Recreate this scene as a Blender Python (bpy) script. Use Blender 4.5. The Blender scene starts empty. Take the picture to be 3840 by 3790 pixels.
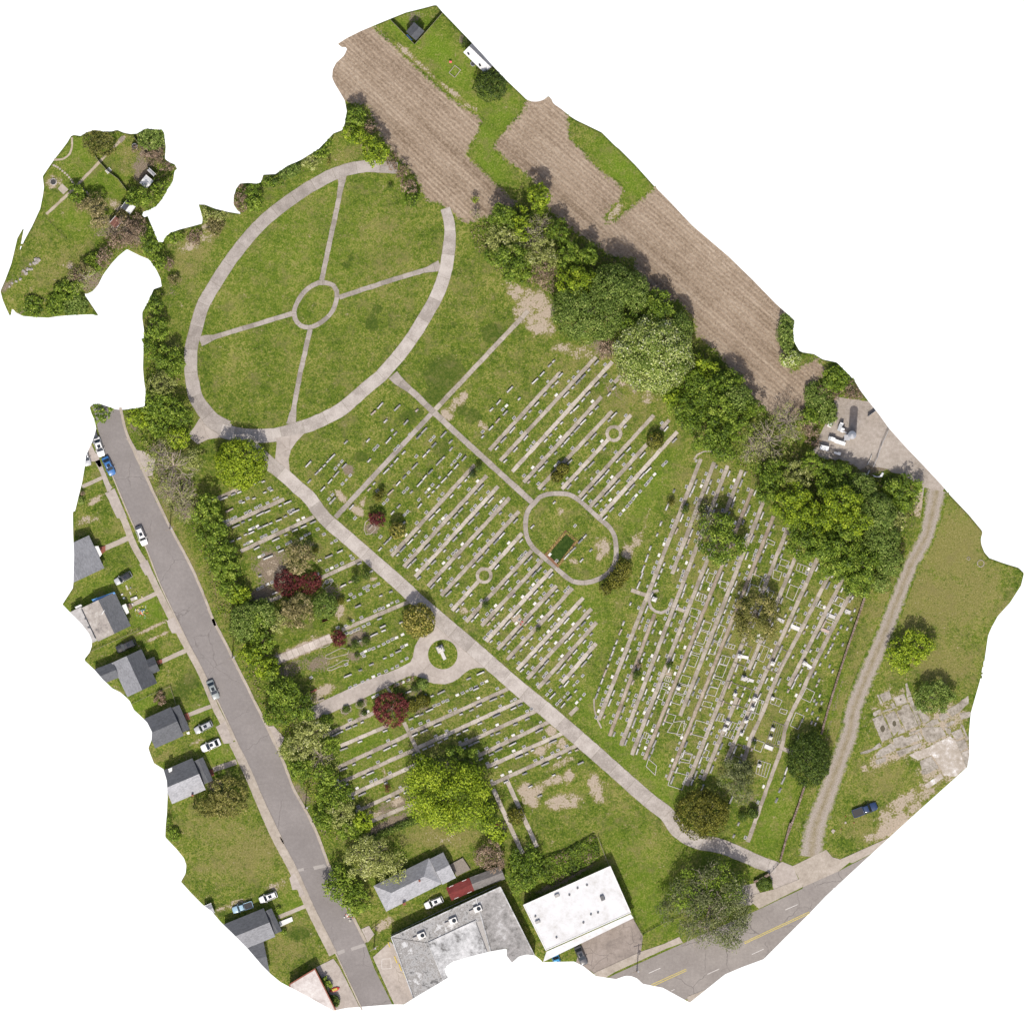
import bpy, bmesh, math, random
import numpy as np
from mathutils import Vector, Matrix
from mathutils.geometry import delaunay_2d_cdt
random.seed(7); RNG = np.random.default_rng(7)
S = bpy.context.scene
COL = S.collection
# ------------------------------------------------------------ map plan: survey sheets -> metres
TILES = dict(Z=(0,0,1.98758), A=(1200,0,.5034), B=(0,420,.5034), C=(660,560,.5034), D=(1500,560,.5034), E=(2300,560,.5034),
    F=(200,1400,.5034), G=(1000,1400,.5034), H=(1800,1300,.5034), I=(2600,1300,.5034), J=(200,2200,.5034), K=(1000,2200,.5034),
    L=(1800,2100,.5034), M=(2500,2200,.5034), N=(3000,1700,.916), O=(560,2830,.879), P=(1300,2830,.879), Q=(2200,2830,.879),
    R=(2880,2400,.879), U=(0,0,1.0), V=(3040,1480,.3663), X=(3200,2550,.45788), Y=(240,2200,.4762))
def T(t, x, y):
    a, b, s = TILES[t]
    return ((a+x*s-1920)/16.0, (1895-(b+y*s))/16.0)
def TT(t, pts): return [T(t, x, y) for x, y in pts]
def MX(*seq):
    r = []
    for t, pts in seq: r += TT(t, pts)
    return r
def D(t, d): return TILES[t][2]*d/16.0      # a length on a sheet in metres

OUT = MX(
 ('A', [(865,37),(915,95),(1040,225),(1110,298),(1210,405),(1290,495),(1380,590),(1500,705),(1535,740),(1575,757),(1620,758),(1665,745),(1703,715),(1728,745),(1735,770),(1800,815),(1860,865),(1907,895)]),
 ('Z', [(1135,250),(1160,275)]),
 ('E', [(45,0),(165,120),(300,270),(420,390),(590,570),(860,800),(1040,975),(1210,1150),(1350,1275),(1340,1340),(1345,1430),(1385,1500),(1410,1512),(1495,1525),(1560,1565),(1665,1587),(1780,1705)]),
 ('I', [(1190,235),(1240,320),(1300,400),(1380,500),(1455,605),(1580,745),(1700,870),(1850,1030),(1907,1100)]),
 ('N', [(690,250),(748,320),(740,350),(743,375),(755,405),(775,428),(830,448),(895,468),(917,490),(905,540),(860,610),(810,665),(785,710),(770,745),(765,780),(755,850),(745,920)]),
 ('R', [(920,90),(905,170),(885,240),(865,310),(857,400),(859,490),(850,540),(600,765),(420,930),(245,1092)]),
 ('Q', [(955,670),(850,775),(755,870),(660,905),(590,935),(440,1055),(325,992),(240,975),(215,952),(190,942),(165,941),(125,955),(45,943),(5,908)]),
 ('P', [(1060,940),(1010,900),(970,880),(835,883),(830,875),(805,855),(770,850),(735,858),(705,885),(683,855),(683,825),(610,838),(530,858),(450,882),(420,905),(420,930),(433,948),(390,975),(300,1028),(245,1063)]),
 ('O', [(1030,1063),(840,1078),(785,1090),(740,1065),(640,1010),(560,968),(520,935),(480,895),(420,825),(355,760),(305,712),(265,665),(230,640),(180,590),(135,540),(155,505),(158,470),(148,440),(120,405),(68,350),(70,300),(75,250),(78,180),(75,110),(60,60),(20,35)]),
 ('J', [(725,1250),(708,1200),(732,1140),(735,1080),(700,1010),(655,965),(600,915),(570,850),(540,820),(500,785),(440,755),(370,690),(310,620),(228,543),(270,490),(288,440),(285,390),(265,345),(210,275),(130,195),(68,130)]),
 ('F', [(145,1600),(150,1560),(155,1350),(148,1200),(145,1030),(162,1025),(185,930),(215,810),(235,690),(245,610),(262,570),(290,510),(310,450),(320,410),(305,340),(285,300),(270,250),(295,232),(340,225),(400,245),(465,268),(505,272),(600,262),(680,250),(688,130),(675,50)]),
 ('B', [(1065,1907),(1070,1730),(1052,1690),(1070,1690),(1072,1620),(1060,1540),(1060,1490),(1085,1450),(1110,1400),(1145,1320),(1205,1300),(1195,1240),(1160,1165),(1110,1098),(1040,1070),(945,1022),(880,1075),(830,1130),(770,1210),(730,1290),(690,1335),(650,1355),(625,1353),(690,1450),(738,1522),(690,1508),(540,1512),(430,1522),(360,1533),(260,1528),(170,1520),(120,1495),(90,1460),(78,1530),(50,1470),(22,1405),(3,1335),(40,1250),(85,1130),(130,940),(180,855),(145,1040),(180,960),(240,850),(300,720),(320,620),(328,560),(318,480),(400,360),(470,270),(500,230),(530,180),(550,172),(600,180),(650,150),(710,135),(770,147),(840,145),(870,133),(920,155),(970,165),(1020,162),(1085,125),(1205,133),(1222,160),(1235,260),(1228,350),(1260,375),(1300,390),(1320,425),(1300,440),(1290,510),(1240,590),(1200,660),(1165,700),(1110,730),(1068,745),(1060,770),(1075,785),(1100,775),(1130,850),(1180,970),(1212,972),(1235,930),(1270,900),(1340,875),(1420,855),(1505,832),(1510,790),(1495,740),(1480,690),(1525,690),(1600,720),(1700,745),(1812,763),(1770,735),(1740,690)]),
 ('C', [(430,350),(450,290),(480,255),(540,250),(600,257),(635,245),(650,190),(740,185),(830,125),(930,80),(1060,0)]),
 ('A', [(50,1050),(100,995),(165,970),(185,920),(200,830),(185,750),(150,690),(110,625),(90,580),(95,520),(120,470),(180,415),(207,355),(160,352),(133,328),(200,285),(300,235),(430,180),(520,143),(640,95),(760,65)]))
OUTN = np.array(OUT)
def inside(pts, poly=OUTN):
    p = np.asarray(pts, float); x, y = p[:,0], p[:,1]; poly = np.asarray(poly)
    c = np.zeros(len(p), bool); n = len(poly)
    for i in range(n):
        x0, y0 = poly[i]; x1, y1 = poly[(i+1) % n]
        if y0 == y1: continue
        m = (y0 > y) != (y1 > y)
        c ^= m & (x < (x1-x0)*(y-y0)/(y1-y0)+x0)
    return c
def nearest(pts, poly=OUTN):
    """nearest point on a closed outline, and its distance"""
    p = np.asarray(pts, float); best = np.full(len(p), 1e9); q = p.copy(); poly = np.asarray(poly); n = len(poly)
    for i in range(n):
        a = poly[i]; b = poly[(i+1) % n]; d = b-a; L = d@d
        if L < 1e-9: continue
        t = np.clip(((p-a)@d)/L, 0, 1)[:,None]; r = a+t*d
        dd = ((p-r)**2).sum(1); m = dd < best; best[m] = dd[m]; q[m] = r[m]
    return q, np.sqrt(best)

# ------------------------------------------------------------ object helpers
def tag(o, label=None, cat=None, group=None, kind=None):
    if label: o['label'] = label
    if cat: o['category'] = cat
    if group: o['group'] = group
    if kind: o['kind'] = kind
    return o
def link(o, parent=None):
    COL.objects.link(o)
    if parent: o.parent = parent
    return o
def empty(name, loc=(0,0,0), rz=0, label=None, cat=None, group=None):
    o = bpy.data.objects.new(name, None); link(o); o.location = loc; o.rotation_euler = (0,0,rz)
    return tag(o, label, cat, group)
def mesh(name, V, F, mats, parent=None, midx=None, smooth=False):
    me = bpy.data.meshes.new(name); me.from_pydata([tuple(v) for v in V], [], F)
    for m in (mats if isinstance(mats, (list, tuple)) else [mats]): me.materials.append(m)
    if midx: me.polygons.foreach_set('material_index', midx)
    if smooth: me.polygons.foreach_set('use_smooth', [True]*len(F))
    me.update()
    return link(bpy.data.objects.new(name, me), parent)
class MB:
    """collects solids into one mesh"""
    def __init__(s): s.V=[]; s.F=[]; s.I=[]
    def add(s, V, F, m=0):
        k=len(s.V); s.V += [tuple(v) for v in V]; s.F += [tuple(i+k for i in f) for f in F]; s.I += [m]*len(F); return s
    def prism(s, poly, z0, z1, m=0, inset=0.0, mt=None):
        n=len(poly); A=sum(poly[i][0]*poly[(i+1)%n][1]-poly[(i+1)%n][0]*poly[i][1] for i in range(n))
        if A<0: poly=poly[::-1]
        top=poly
        if inset:
            cx=sum(p[0] for p in poly)/n; cy=sum(p[1] for p in poly)/n
            top=[(p[0]+(cx-p[0])*min(.9,inset/max(.01,math.hypot(p[0]-cx,p[1]-cy))), p[1]+(cy-p[1])*min(.9,inset/max(.01,math.hypot(p[0]-cx,p[1]-cy)))) for p in poly]
        V=[(p[0],p[1],z0) for p in poly]+[(p[0],p[1],z1) for p in top]
        s.add(V,[tuple(range(n))[::-1]]+[(i,(i+1)%n,n+(i+1)%n,n+i) for i in range(n)],m)
        k=len(s.V)-2*n
        s.F.append(tuple(range(k+n,k+2*n))); s.I.append(m if mt is None else mt)
        return s
    def box(s, cx, cy, z0, lx, ly, h, m=0, rz=0, inset=0, mt=None):
        c,q=math.cos(rz),math.sin(rz)
        P=[(cx+c*a-q*b, cy+q*a+c*b) for a,b in ((-lx/2,-ly/2),(lx/2,-ly/2),(lx/2,ly/2),(-lx/2,ly/2))]
        return s.prism(P,z0,z0+h,m,inset,mt)
    def cyl(s, cx, cy, z0, r, h, m=0, n=14, r1=None):
        r1 = r if r1 is None else r1
        V=[(cx+r*math.cos(2*math.pi*i/n), cy+r*math.sin(2*math.pi*i/n), z0) for i in range(n)]+[(cx+r1*math.cos(2*math.pi*i/n), cy+r1*math.sin(2*math.pi*i/n), z0+h) for i in range(n)]
        return s.add(V,[tuple(range(n))[::-1]]+[(i,(i+1)%n,n+(i+1)%n,n+i) for i in range(n)]+[tuple(range(n,2*n))],m)
    def tube(s, pts, radii, m=0, n=5):
        P=[Vector(p) for p in pts]; V=[]
        for i,p in enumerate(P):
            d=(P[min(i+1,len(P)-1)]-P[max(i-1,0)])
            d = d.normalized() if d.length>1e-6 else Vector((0,0,1))
            a=d.orthogonal().normalized(); b=d.cross(a)
            for k in range(n):
                t=2*math.pi*k/n; V.append(p+radii[i]*(math.cos(t)*a+math.sin(t)*b))
        F=[]
        for i in range(len(P)-1):
            for k in range(n): F.append((i*n+k,i*n+(k+1)%n,(i+1)*n+(k+1)%n,(i+1)*n+k))
        F.append(tuple(range(n))[::-1]); F.append(tuple(range((len(P)-1)*n,len(P)*n)))
        return s.add(V,F,m)
    def build(s, name, mats, parent=None, smooth=False): return mesh(name, s.V, s.F, mats, parent, s.I, smooth)
CLIP=[]
def clip(o): CLIP.append(o); return o

# ------------------------------------------------------------ materials
def new_mat(name):
    m=bpy.data.materials.new(name); m.use_nodes=True; nt=m.node_tree; nt.nodes.clear()
    out=nt.nodes.new('ShaderNodeOutputMaterial'); b=nt.nodes.new('ShaderNodeBsdfPrincipled'); nt.links.new(b.outputs[0],out.inputs[0])
    return m,nt,b,out
class N:
    """small node-graph helper"""
    def __init__(s,nt): s.nt=nt
    def n(s,t,**k):
        x=s.nt.nodes.new(t)
        for a,v in k.items(): setattr(x,a,v)
        return x
    def l(s,a,b): s.nt.links.new(a,b)
    def pos(s): return s.n('ShaderNodeNewGeometry').outputs['Position']
    def obj(s): return s.n('ShaderNodeTexCoord').outputs['Object']
    def noise(s,co,scale,detail=3,rough=.6,dist=0):
        x=s.n('ShaderNodeTexNoise'); x.inputs['Scale'].default_value=scale; x.inputs['Detail'].default_value=detail; x.inputs['Roughness'].default_value=rough; x.inputs['Distortion'].default_value=dist
        s.l(co,x.inputs['Vector']); return x.outputs[0]
    def math(s,op,a,b=None,c=None):
        x=s.n('ShaderNodeMath',operation=op)
        for i,v in enumerate((a,b,c)):
            if v is None: continue
            if isinstance(v,(int,float)): x.inputs[i].default_value=v
            else: s.l(v,x.inputs[i])
        return x.outputs[0]
    def ramp(s,f,stops):
        x=s.n('ShaderNodeValToRGB'); e=x.color_ramp.elements
        while len(e)<len(stops): e.new(.5)
        for i,(p,c) in enumerate(stops): e[i].position=p; e[i].color=(*c,1) if len(c)==3 else c
        s.l(f,x.inputs[0]); return x.outputs[0]
    def step(s,f,a,b):
        x=s.n('ShaderNodeMapRange',interpolation_type='SMOOTHSTEP'); x.inputs[1].default_value=a; x.inputs[2].default_value=b
        s.l(f,x.inputs[0]); return x.outputs[0]
    def mix(s,f,a,b,mode='MIX'):
        x=s.n('ShaderNodeMix',data_type='RGBA',blend_type=mode)
        for i,v in ((0,f),(6,a),(7,b)):
            if isinstance(v,(int,float)): x.inputs[i].default_value=v
            elif isinstance(v,tuple): x.inputs[i].default_value=(*v,1)
            else: s.l(v,x.inputs[i])
        return x.outputs[2]
    def bump(s,h,strength,dist,b):
        x=s.n('ShaderNodeBump'); x.inputs['Strength'].default_value=strength; x.inputs['Distance'].default_value=dist
        s.l(h,x.inputs['Height']); s.l(x.outputs[0],b.inputs['Normal'])
    def sep(s,v):
        x=s.n('ShaderNodeSeparateXYZ'); s.l(v,x.inputs[0]); return x.outputs
    def rot(s,co,ang):
        x=s.n('ShaderNodeMapping'); x.inputs['Rotation'].default_value=(0,0,ang); s.l(co,x.inputs[0]); return x.outputs[0]
MATS={}
def plain(name,c,rough=.7,metal=0,var=.18,scale=3.0,spec=.5):
    if name in MATS: return MATS[name]
    m,nt,b,o=new_mat(name); g=N(nt); co=g.obj()
    f=g.math('ADD',g.math('MULTIPLY',g.noise(co,scale,4),.6),g.math('MULTIPLY',g.noise(co,scale*6,3),.4))
    lo=tuple(max(0,x*(1-var)) for x in c); hi=tuple(min(1,x*(1+var)) for x in c)
    g.l(g.ramp(f,[(.3,lo),(.7,hi)]),b.inputs['Base Color']); b.inputs['Roughness'].default_value=rough; b.inputs['Metallic'].default_value=metal; b.inputs['Specular IOR Level'].default_value=spec
    MATS[name]=m; return m
def patchy(name,stops,scales=(.25,1.5,7),rough=.9,weights=(.45,.35,.2),bump=0,spec=.3,cracks=None,world=True):
    """layered noise through a colour ramp, e.g. worn asphalt, stained membrane roofs"""
    if name in MATS: return MATS[name]
    m,nt,b,o=new_mat(name); g=N(nt); co=g.pos() if world else g.obj(); f=None
    for s,w in zip(scales,weights):
        t=g.math('MULTIPLY',g.noise(co,s,4,.65),w); f=t if f is None else g.math('ADD',f,t)
    k=.7 if stops[-1][0]-stops[0][0]>.3 else 1
    c=g.ramp(f,[(.5+(p-.5)*k,q) for p,q in stops])
    if cracks:
        sc,wd,cc=cracks
        v=g.n('ShaderNodeTexVoronoi',feature='DISTANCE_TO_EDGE'); v.inputs['Scale'].default_value=sc
        wob=g.n('ShaderNodeVectorMath',operation='ADD'); nz=g.n('ShaderNodeTexNoise'); nz.inputs['Scale'].default_value=.5; nz.inputs['Detail'].default_value=5
        sc2=g.n('ShaderNodeVectorMath',operation='SCALE'); sc2.inputs['Scale'].default_value=1.6
        g.l(co,nz.inputs['Vector']); g.l(nz.outputs[1],sc2.inputs[0]); g.l(co,wob.inputs[0]); g.l(sc2.outputs[0],wob.inputs[1]); g.l(wob.outputs[0],v.inputs['Vector'])
        k=g.math('MULTIPLY',g.math('LESS_THAN',v.outputs[0],wd),g.step(g.noise(co,.12,2),.42,.6))
        c=g.mix(g.math('MULTIPLY',k,.55),c,cc)
    g.l(c,b.inputs['Base Color']); b.inputs['Roughness'].default_value=rough; b.inputs['Specular IOR Level'].default_value=spec
    if bump: g.bump(g.noise(co,scales[-1],3),bump,.05,b)
    MATS[name]=m; return m
GD=(.030,.054,.004); GM=(.108,.145,.015); GL=(.225,.215,.062)
def grass_nodes(g,co):
    f=g.math('ADD',g.math('ADD',g.math('MULTIPLY',g.noise(co,.13,4,.6),.30),g.math('MULTIPLY',g.noise(co,.8,5,.7),.30)),g.math('MULTIPLY',g.noise(co,3.4,4,.8),.40))
    vo=g.n('ShaderNodeTexVoronoi'); vo.inputs['Scale'].default_value=3.4; g.l(co,vo.inputs['Vector']); sp=g.sep(vo.outputs['Color'])
    f=g.math('ADD',g.math('MULTIPLY',f,.86),g.math('MULTIPLY',sp[0],.14))
    return g.ramp(f,[(.375,GD),(.45,(.060,.102,.010)),(.525,GM),(.60,GL)])
def ground_mat():
    m,nt,b,o=new_mat('turf'); g=N(nt); co=g.pos()
    at=g.n('ShaderNodeAttribute',attribute_name='cover'); sp=g.n('ShaderNodeSeparateColor'); g.l(at.outputs['Color'],sp.inputs[0]); R,G,B=sp.outputs; A=at.outputs['Alpha']
    c=grass_nodes(g,co)
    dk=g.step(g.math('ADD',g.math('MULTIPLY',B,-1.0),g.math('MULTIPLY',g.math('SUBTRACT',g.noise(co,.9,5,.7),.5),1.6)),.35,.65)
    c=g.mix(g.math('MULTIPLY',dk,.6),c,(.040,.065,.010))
    nf=g.noise(co,2.6,4,.7); nm=g.noise(co,.5,5,.65); nh=g.noise(co,7,3,.7); nl=g.noise(co,.28,3,.6)
    lush=g.ramp(g.math('ADD',g.math('MULTIPLY',nh,.5),g.math('MULTIPLY',nf,.5)),[(.38,(.05,.10,.006)),(.5,(.11,.185,.012)),(.62,(.20,.275,.03))])
    c=g.mix(g.math('MULTIPLY',g.math('MAXIMUM',B,0.0),.85),c,lush)
    dryc=g.ramp(g.math('ADD',g.math('MULTIPLY',nf,.5),g.math('MULTIPLY',nh,.5)),[(.36,(.095,.098,.025)),(.48,(.165,.155,.045)),(.56,(.225,.20,.075)),(.66,(.31,.27,.145))])
    dryf=g.step(g.math('ADD',g.math('ADD',G,g.math('MULTIPLY',g.math('SUBTRACT',nm,.5),1.7)),g.math('MULTIPLY',g.math('SUBTRACT',nf,.5),1.5)),.16,.78)
    th=g.step(g.math('ADD',R,g.math('MULTIPLY',g.math('SUBTRACT',nm,.5),1.2)),.12,.6)
    dryf=g.math('MAXIMUM',dryf,g.math('MULTIPLY',th,.95))
    c=g.mix(g.math('MULTIPLY',dryf,.88),c,dryc)
    # thatch: old brownish grass in broad uneven drifts
    tf=g.step(g.math('ADD',g.noise(co,.22,6,.72),g.math('MULTIPLY',g.math('SUBTRACT',nh,.5),.35)),.50,.68)
    c=g.mix(g.math('MULTIPLY',tf,.55),c,(.165,.145,.058))
    mul=g.ramp(nh,[(.36,(.07,.05,.03)),(.47,(.15,.115,.08)),(.55,(.225,.185,.14)),(.66,(.36,.31,.25))])
    mf=g.step(g.math('ADD',g.math('ADD',A,g.math('MULTIPLY',g.math('SUBTRACT',nm,.5),1.2)),g.math('MULTIPLY',g.math('SUBTRACT',nf,.5),1.6)),.40,.75)
    c=g.mix(mf,c,mul)
    dirt=g.ramp(g.math('ADD',g.math('MULTIPLY',nf,.5),g.math('MULTIPLY',nh,.5)),[(.36,(.25,.20,.145)),(.5,(.34,.285,.22)),(.64,(.41,.35,.285))])
    df=g.step(g.math('ADD',g.math('ADD',R,g.math('MULTIPLY',g.math('SUBTRACT',nm,.5),2.3)),g.math('MULTIPLY',g.math('SUBTRACT',nf,.5),1.9)),.46,.74)
    c=g.mix(df,c,dirt)
    g.l(c,b.inputs['Base Color']); b.inputs['Roughness'].default_value=.95; b.inputs['Specular IOR Level'].default_value=.15
    g.bump(g.math('ADD',nf,nh),.6,.12,b)
    return m
def soil_mat(name,ang):
    m,nt,b,o=new_mat(name); g=N(nt); co=g.pos(); r=g.rot(co,-ang)
    X=g.sep(r)
    wob=g.math('MULTIPLY',g.noise(co,.25,3),.9)
    y=g.math('ADD',X[1],wob)
    # rows about 1 m apart
    row=g.math('SINE',g.math('MULTIPLY',y,6.4))
    st=g.n('ShaderNodeMapping'); st.inputs['Scale'].default_value=(.035,1.9,1); g.l(r,st.inputs[0])
    streak=g.noise(st.outputs[0],1.0,4,.65)
    st2=g.n('ShaderNodeMapping'); st2.inputs['Scale'].default_value=(.012,.38,1); g.l(r,st2.inputs[0]); st2v=g.noise(st2.outputs[0],1.0,3,.6)
    vo=g.n('ShaderNodeTexVoronoi'); vo.inputs['Scale'].default_value=3.0; g.l(co,vo.inputs['Vector']); gr=g.sep(vo.outputs['Color'])[0]
    fine=g.math('ADD',g.math('MULTIPLY',g.noise(co,6,3,.7),.6),g.math('MULTIPLY',gr,.4)); big=g.noise(co,.07,3); rl=g.math('POWER',g.math('ADD',g.math('MULTIPLY',row,.5),.5),5.0)
    f=g.math('ADD',g.math('ADD',g.math('MULTIPLY',streak,.22),g.math('MULTIPLY',fine,.30)),g.math('ADD',g.math('MULTIPLY',big,.22),g.math('ADD',g.math('MULTIPLY',st2v,.2),g.math('MULTIPLY',rl,-.012))))
    c=g.ramp(f,[(.36,(.155,.115,.080)),(.46,(.245,.190,.140)),(.53,(.30,.24,.182)),(.62,(.385,.32,.252))])
    at=g.n('ShaderNodeAttribute',attribute_name='edge')
    k=g.step(g.math('ADD',at.outputs['Fac'],g.math('MULTIPLY',g.math('SUBTRACT',g.noise(co,1.3,5,.75),.5),5.5)),.2,-.5)
    c=g.mix(k,c,grass_nodes(g,co))
    g.l(c,b.inputs['Base Color']); b.inputs['Roughness'].default_value=.95; b.inputs['Specular IOR Level'].default_value=.1
    h=g.math('ADD',g.math('MULTIPLY',row,.6),g.math('MULTIPLY',fine,.7)); g.bump(h,.5,.10,b)
    return m
def strip_mat(name,stops,joint=2.2,edge=.10,stain=(.20,.165,.125),jd=.6):
    if name in MATS: return MATS[name]
    m,nt,b,o=new_mat(name); g=N(nt); co=g.pos(); uv=g.n('ShaderNodeUVMap').outputs[0]; U=g.sep(uv)
    slab=g.math('FLOOR',g.math('DIVIDE',U[0],joint)); wn=g.n('ShaderNodeTexWhiteNoise',noise_dimensions='1D'); g.l(slab,wn.inputs['W'])
    f=g.math('ADD',g.math('ADD',g.math('MULTIPLY',g.noise(co,.35,4,.65),.46),g.math('MULTIPLY',g.noise(co,3.2,4,.75),.42)),g.math('MULTIPLY',wn.outputs[0],.12))
    c=g.ramp(f,[(.5+(p-.5)*.72,q) for p,q in stops])
    e=g.math('SUBTRACT',.5,g.math('ABSOLUTE',g.math('SUBTRACT',U[1],.5)))
    ef=g.step(g.math('ADD',e,g.math('MULTIPLY',g.math('SUBTRACT',g.noise(co,1.4,4,.7),.5),edge*2.2)),edge,edge*.2)
    c=g.mix(g.math('MULTIPLY',ef,.75),c,stain)
    j=g.math('ABSOLUTE',g.math('SUBTRACT',g.math('FRACT',g.math('DIVIDE',U[0],joint)),.5))
    jf=g.math('GREATER_THAN',j,.5-.045/joint)
    c=g.mix(g.math('MULTIPLY',jf,jd),c,(.11,.10,.06))
    g.l(c,b.inputs['Base Color']); b.inputs['Roughness'].default_value=.9; b.inputs['Specular IOR Level'].default_value=.25
    MATS[name]=m; return m
LEAFMAT={}
def leaf_mat(kind,stops,trans=.16):
    m,nt,b,o=new_mat('leaves '+kind); g=N(nt); at=g.n('ShaderNodeAttribute',attribute_name='tone')
    oi=g.n('ShaderNodeObjectInfo')
    f=g.math('ADD',at.outputs['Fac'],g.math('MULTIPLY',g.math('SUBTRACT',oi.outputs['Random'],.5),.16))
    c=g.ramp(f,stops); g.l(c,b.inputs['Base Color']); b.inputs['Roughness'].default_value=.6; b.inputs['Specular IOR Level'].default_value=.25
    t=g.n('ShaderNodeBsdfTranslucent'); g.l(g.mix(.5,c,(.12,.20,.01),'MIX'),t.inputs[0]); mx=g.n('ShaderNodeMixShader'); mx.inputs[0].default_value=trans
    g.l(b.outputs[0],mx.inputs[1]); g.l(t.outputs[0],mx.inputs[2]); g.l(mx.outputs[0],o.inputs[0]); LEAFMAT[kind]=m
leaf_mat('bright',[(.0,(.040,.072,.004)),(.33,(.135,.205,.009)),(.66,(.27,.36,.016)),(1,(.43,.50,.045))])
leaf_mat('green',[(.0,(.030,.055,.005)),(.38,(.10,.165,.012)),(.72,(.205,.285,.026)),(1,(.35,.42,.075))])
leaf_mat('dark',[(.0,(.018,.034,.005)),(.5,(.062,.100,.012)),(.85,(.12,.175,.022)),(1,(.19,.25,.05))],.15)
leaf_mat('dense',[(.0,(0.040,0.075,0.008)),(.5,(0.137,0.204,0.032)),(.8,(0.256,0.327,0.074)),(1,(0.458,0.506,0.163))])
leaf_mat('flower',[(.0,(0.078,0.129,0.014)),(.4,(0.233,0.313,0.056)),(.65,(0.465,0.517,0.166)),(1,(0.600,0.600,0.480))])
leaf_mat('spotted',[(.0,(0.045,0.060,0.006)),(.38,(0.127,0.128,0.017)),(.6,(0.328,0.284,0.050)),(1,(0.596,0.511,0.185))])
leaf_mat('olive',[(.0,(.030,.036,.004)),(.45,(.105,.108,.012)),(.8,(.20,.19,.025)),(1,(.30,.28,.06))],.15)
leaf_mat('cedar',[(.0,(0.052,0.064,0.010)),(.45,(0.142,0.142,0.028)),(.8,(0.253,0.234,0.064)),(1,(0.432,0.369,0.156))])
leaf_mat('tan',[(.0,(0.079,0.075,0.022)),(.45,(0.210,0.181,0.069)),(.8,(0.354,0.294,0.144)),(1,(0.551,0.450,0.275))])
leaf_mat('red',[(.0,(.022,.003,.004)),(.5,(.095,.015,.016)),(.85,(.18,.038,.036)),(1,(.27,.08,.07))],.08)
leaf_mat('brown',[(.0,(0.085,0.061,0.034)),(.5,(0.213,0.149,0.101)),(.85,(0.340,0.250,0.182)),(1,(0.482,0.378,0.284))],.1)
leaf_mat('pale',[(.0,(0.109,0.119,0.030)),(.45,(0.250,0.283,0.067)),(.8,(0.421,0.446,0.149)),(1,(0.600,0.600,0.327))])
leaf_mat('greygreen',[(.0,(0.048,0.060,0.020)),(.45,(0.112,0.131,0.047)),(.8,(0.194,0.213,0.085)),(1,(0.313,0.327,0.170))])
BARK=patchy('bark',[(.3,(.10,.08,.06)),(.7,(.22,.18,.14))],(2,6,12))
PALEBARK=patchy('pale bark',[(.3,(.20,.165,.13)),(.7,(.42,.36,.30))],(2,6,12))
CONC=[(.33,(.235,.20,.165)),(.5,(.31,.27,.23)),(.66,(.375,.33,.29))]
m_walk=strip_mat('walk concrete',[(.36,(.205,.178,.145)),(.5,(.30,.265,.22)),(.64,(.39,.35,.30))],2.3,.11,(.17,.14,.085))
m_walkl=strip_mat('pale walk concrete',[(.36,(.28,.25,.21)),(.5,(.385,.345,.295)),(.64,(.47,.43,.38))],2.3,.10,(.19,.155,.10))
m_drive=strip_mat('drive concrete',[(.36,(.255,.228,.205)),(.5,(.345,.312,.285)),(.64,(.43,.395,.365))],5.5,.035,(.22,.19,.15),.5)
m_loop=strip_mat('older drive concrete',[(.36,(.21,.187,.168)),(.5,(.285,.256,.234)),(.64,(.36,.328,.303))],5.5,.035,(.19,.165,.125),.55)
m_path=strip_mat('path concrete',[(.36,(.20,.178,.155)),(.5,(.275,.245,.217)),(.64,(.35,.315,.285))],2.6,.06,(.16,.14,.10),.55)
m_side=patchy('sidewalk concrete',[(.3,(.25,.215,.18)),(.5,(.33,.29,.245)),(.7,(.41,.365,.32))],(.3,1.5,6))
m_conc=patchy('drive slab concrete',[(.32,(.26,.23,.205)),(.5,(.34,.30,.27)),(.68,(.42,.38,.345))],(.18,1.2,6),cracks=(.16,.006,(.14,.12,.09)))
m_asph=patchy('worn asphalt',[(.32,(.165,.15,.145)),(.5,(.20,.184,.178)),(.68,(.25,.23,.222))],(.12,1.5,9),weights=(.35,.25,.4),cracks=(.11,.006,(.09,.08,.075)))
m_road=patchy('main road asphalt',[(.32,(.175,.155,.145)),(.5,(.225,.205,.19)),(.68,(.29,.265,.245))],(.12,1.5,9),weights=(.35,.25,.4),cracks=(.13,.010,(.07,.062,.06)))
m_lot=patchy('parking asphalt',[(.32,(.17,.145,.13)),(.5,(.24,.205,.18)),(.68,(.30,.26,.235))],(.25,1.5,9),cracks=(.3,.014,(.08,.07,.065)))
m_gravel=patchy('gravel',[(.33,(.19,.16,.13)),(.46,(.28,.245,.21)),(.56,(.34,.30,.265)),(.68,(.43,.39,.35))],(.12,1.2,9),weights=(.28,.27,.45),bump=.5)
m_ruin=patchy('old broken concrete',[(.33,(.15,.13,.105)),(.45,(.25,.225,.19)),(.56,(.32,.29,.255)),(.68,(.42,.39,.355))],(.3,1.2,5),weights=(.45,.3,.25),cracks=(.55,.02,(.08,.08,.04)))
m_ruinpale=patchy('bleached broken concrete',[(.35,(.25,.215,.17)),(.5,(.36,.32,.275)),(.56,(.46,.43,.40)),(.62,(.70,.70,.70))],(.3,.9,5),weights=(.4,.35,.25))
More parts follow.
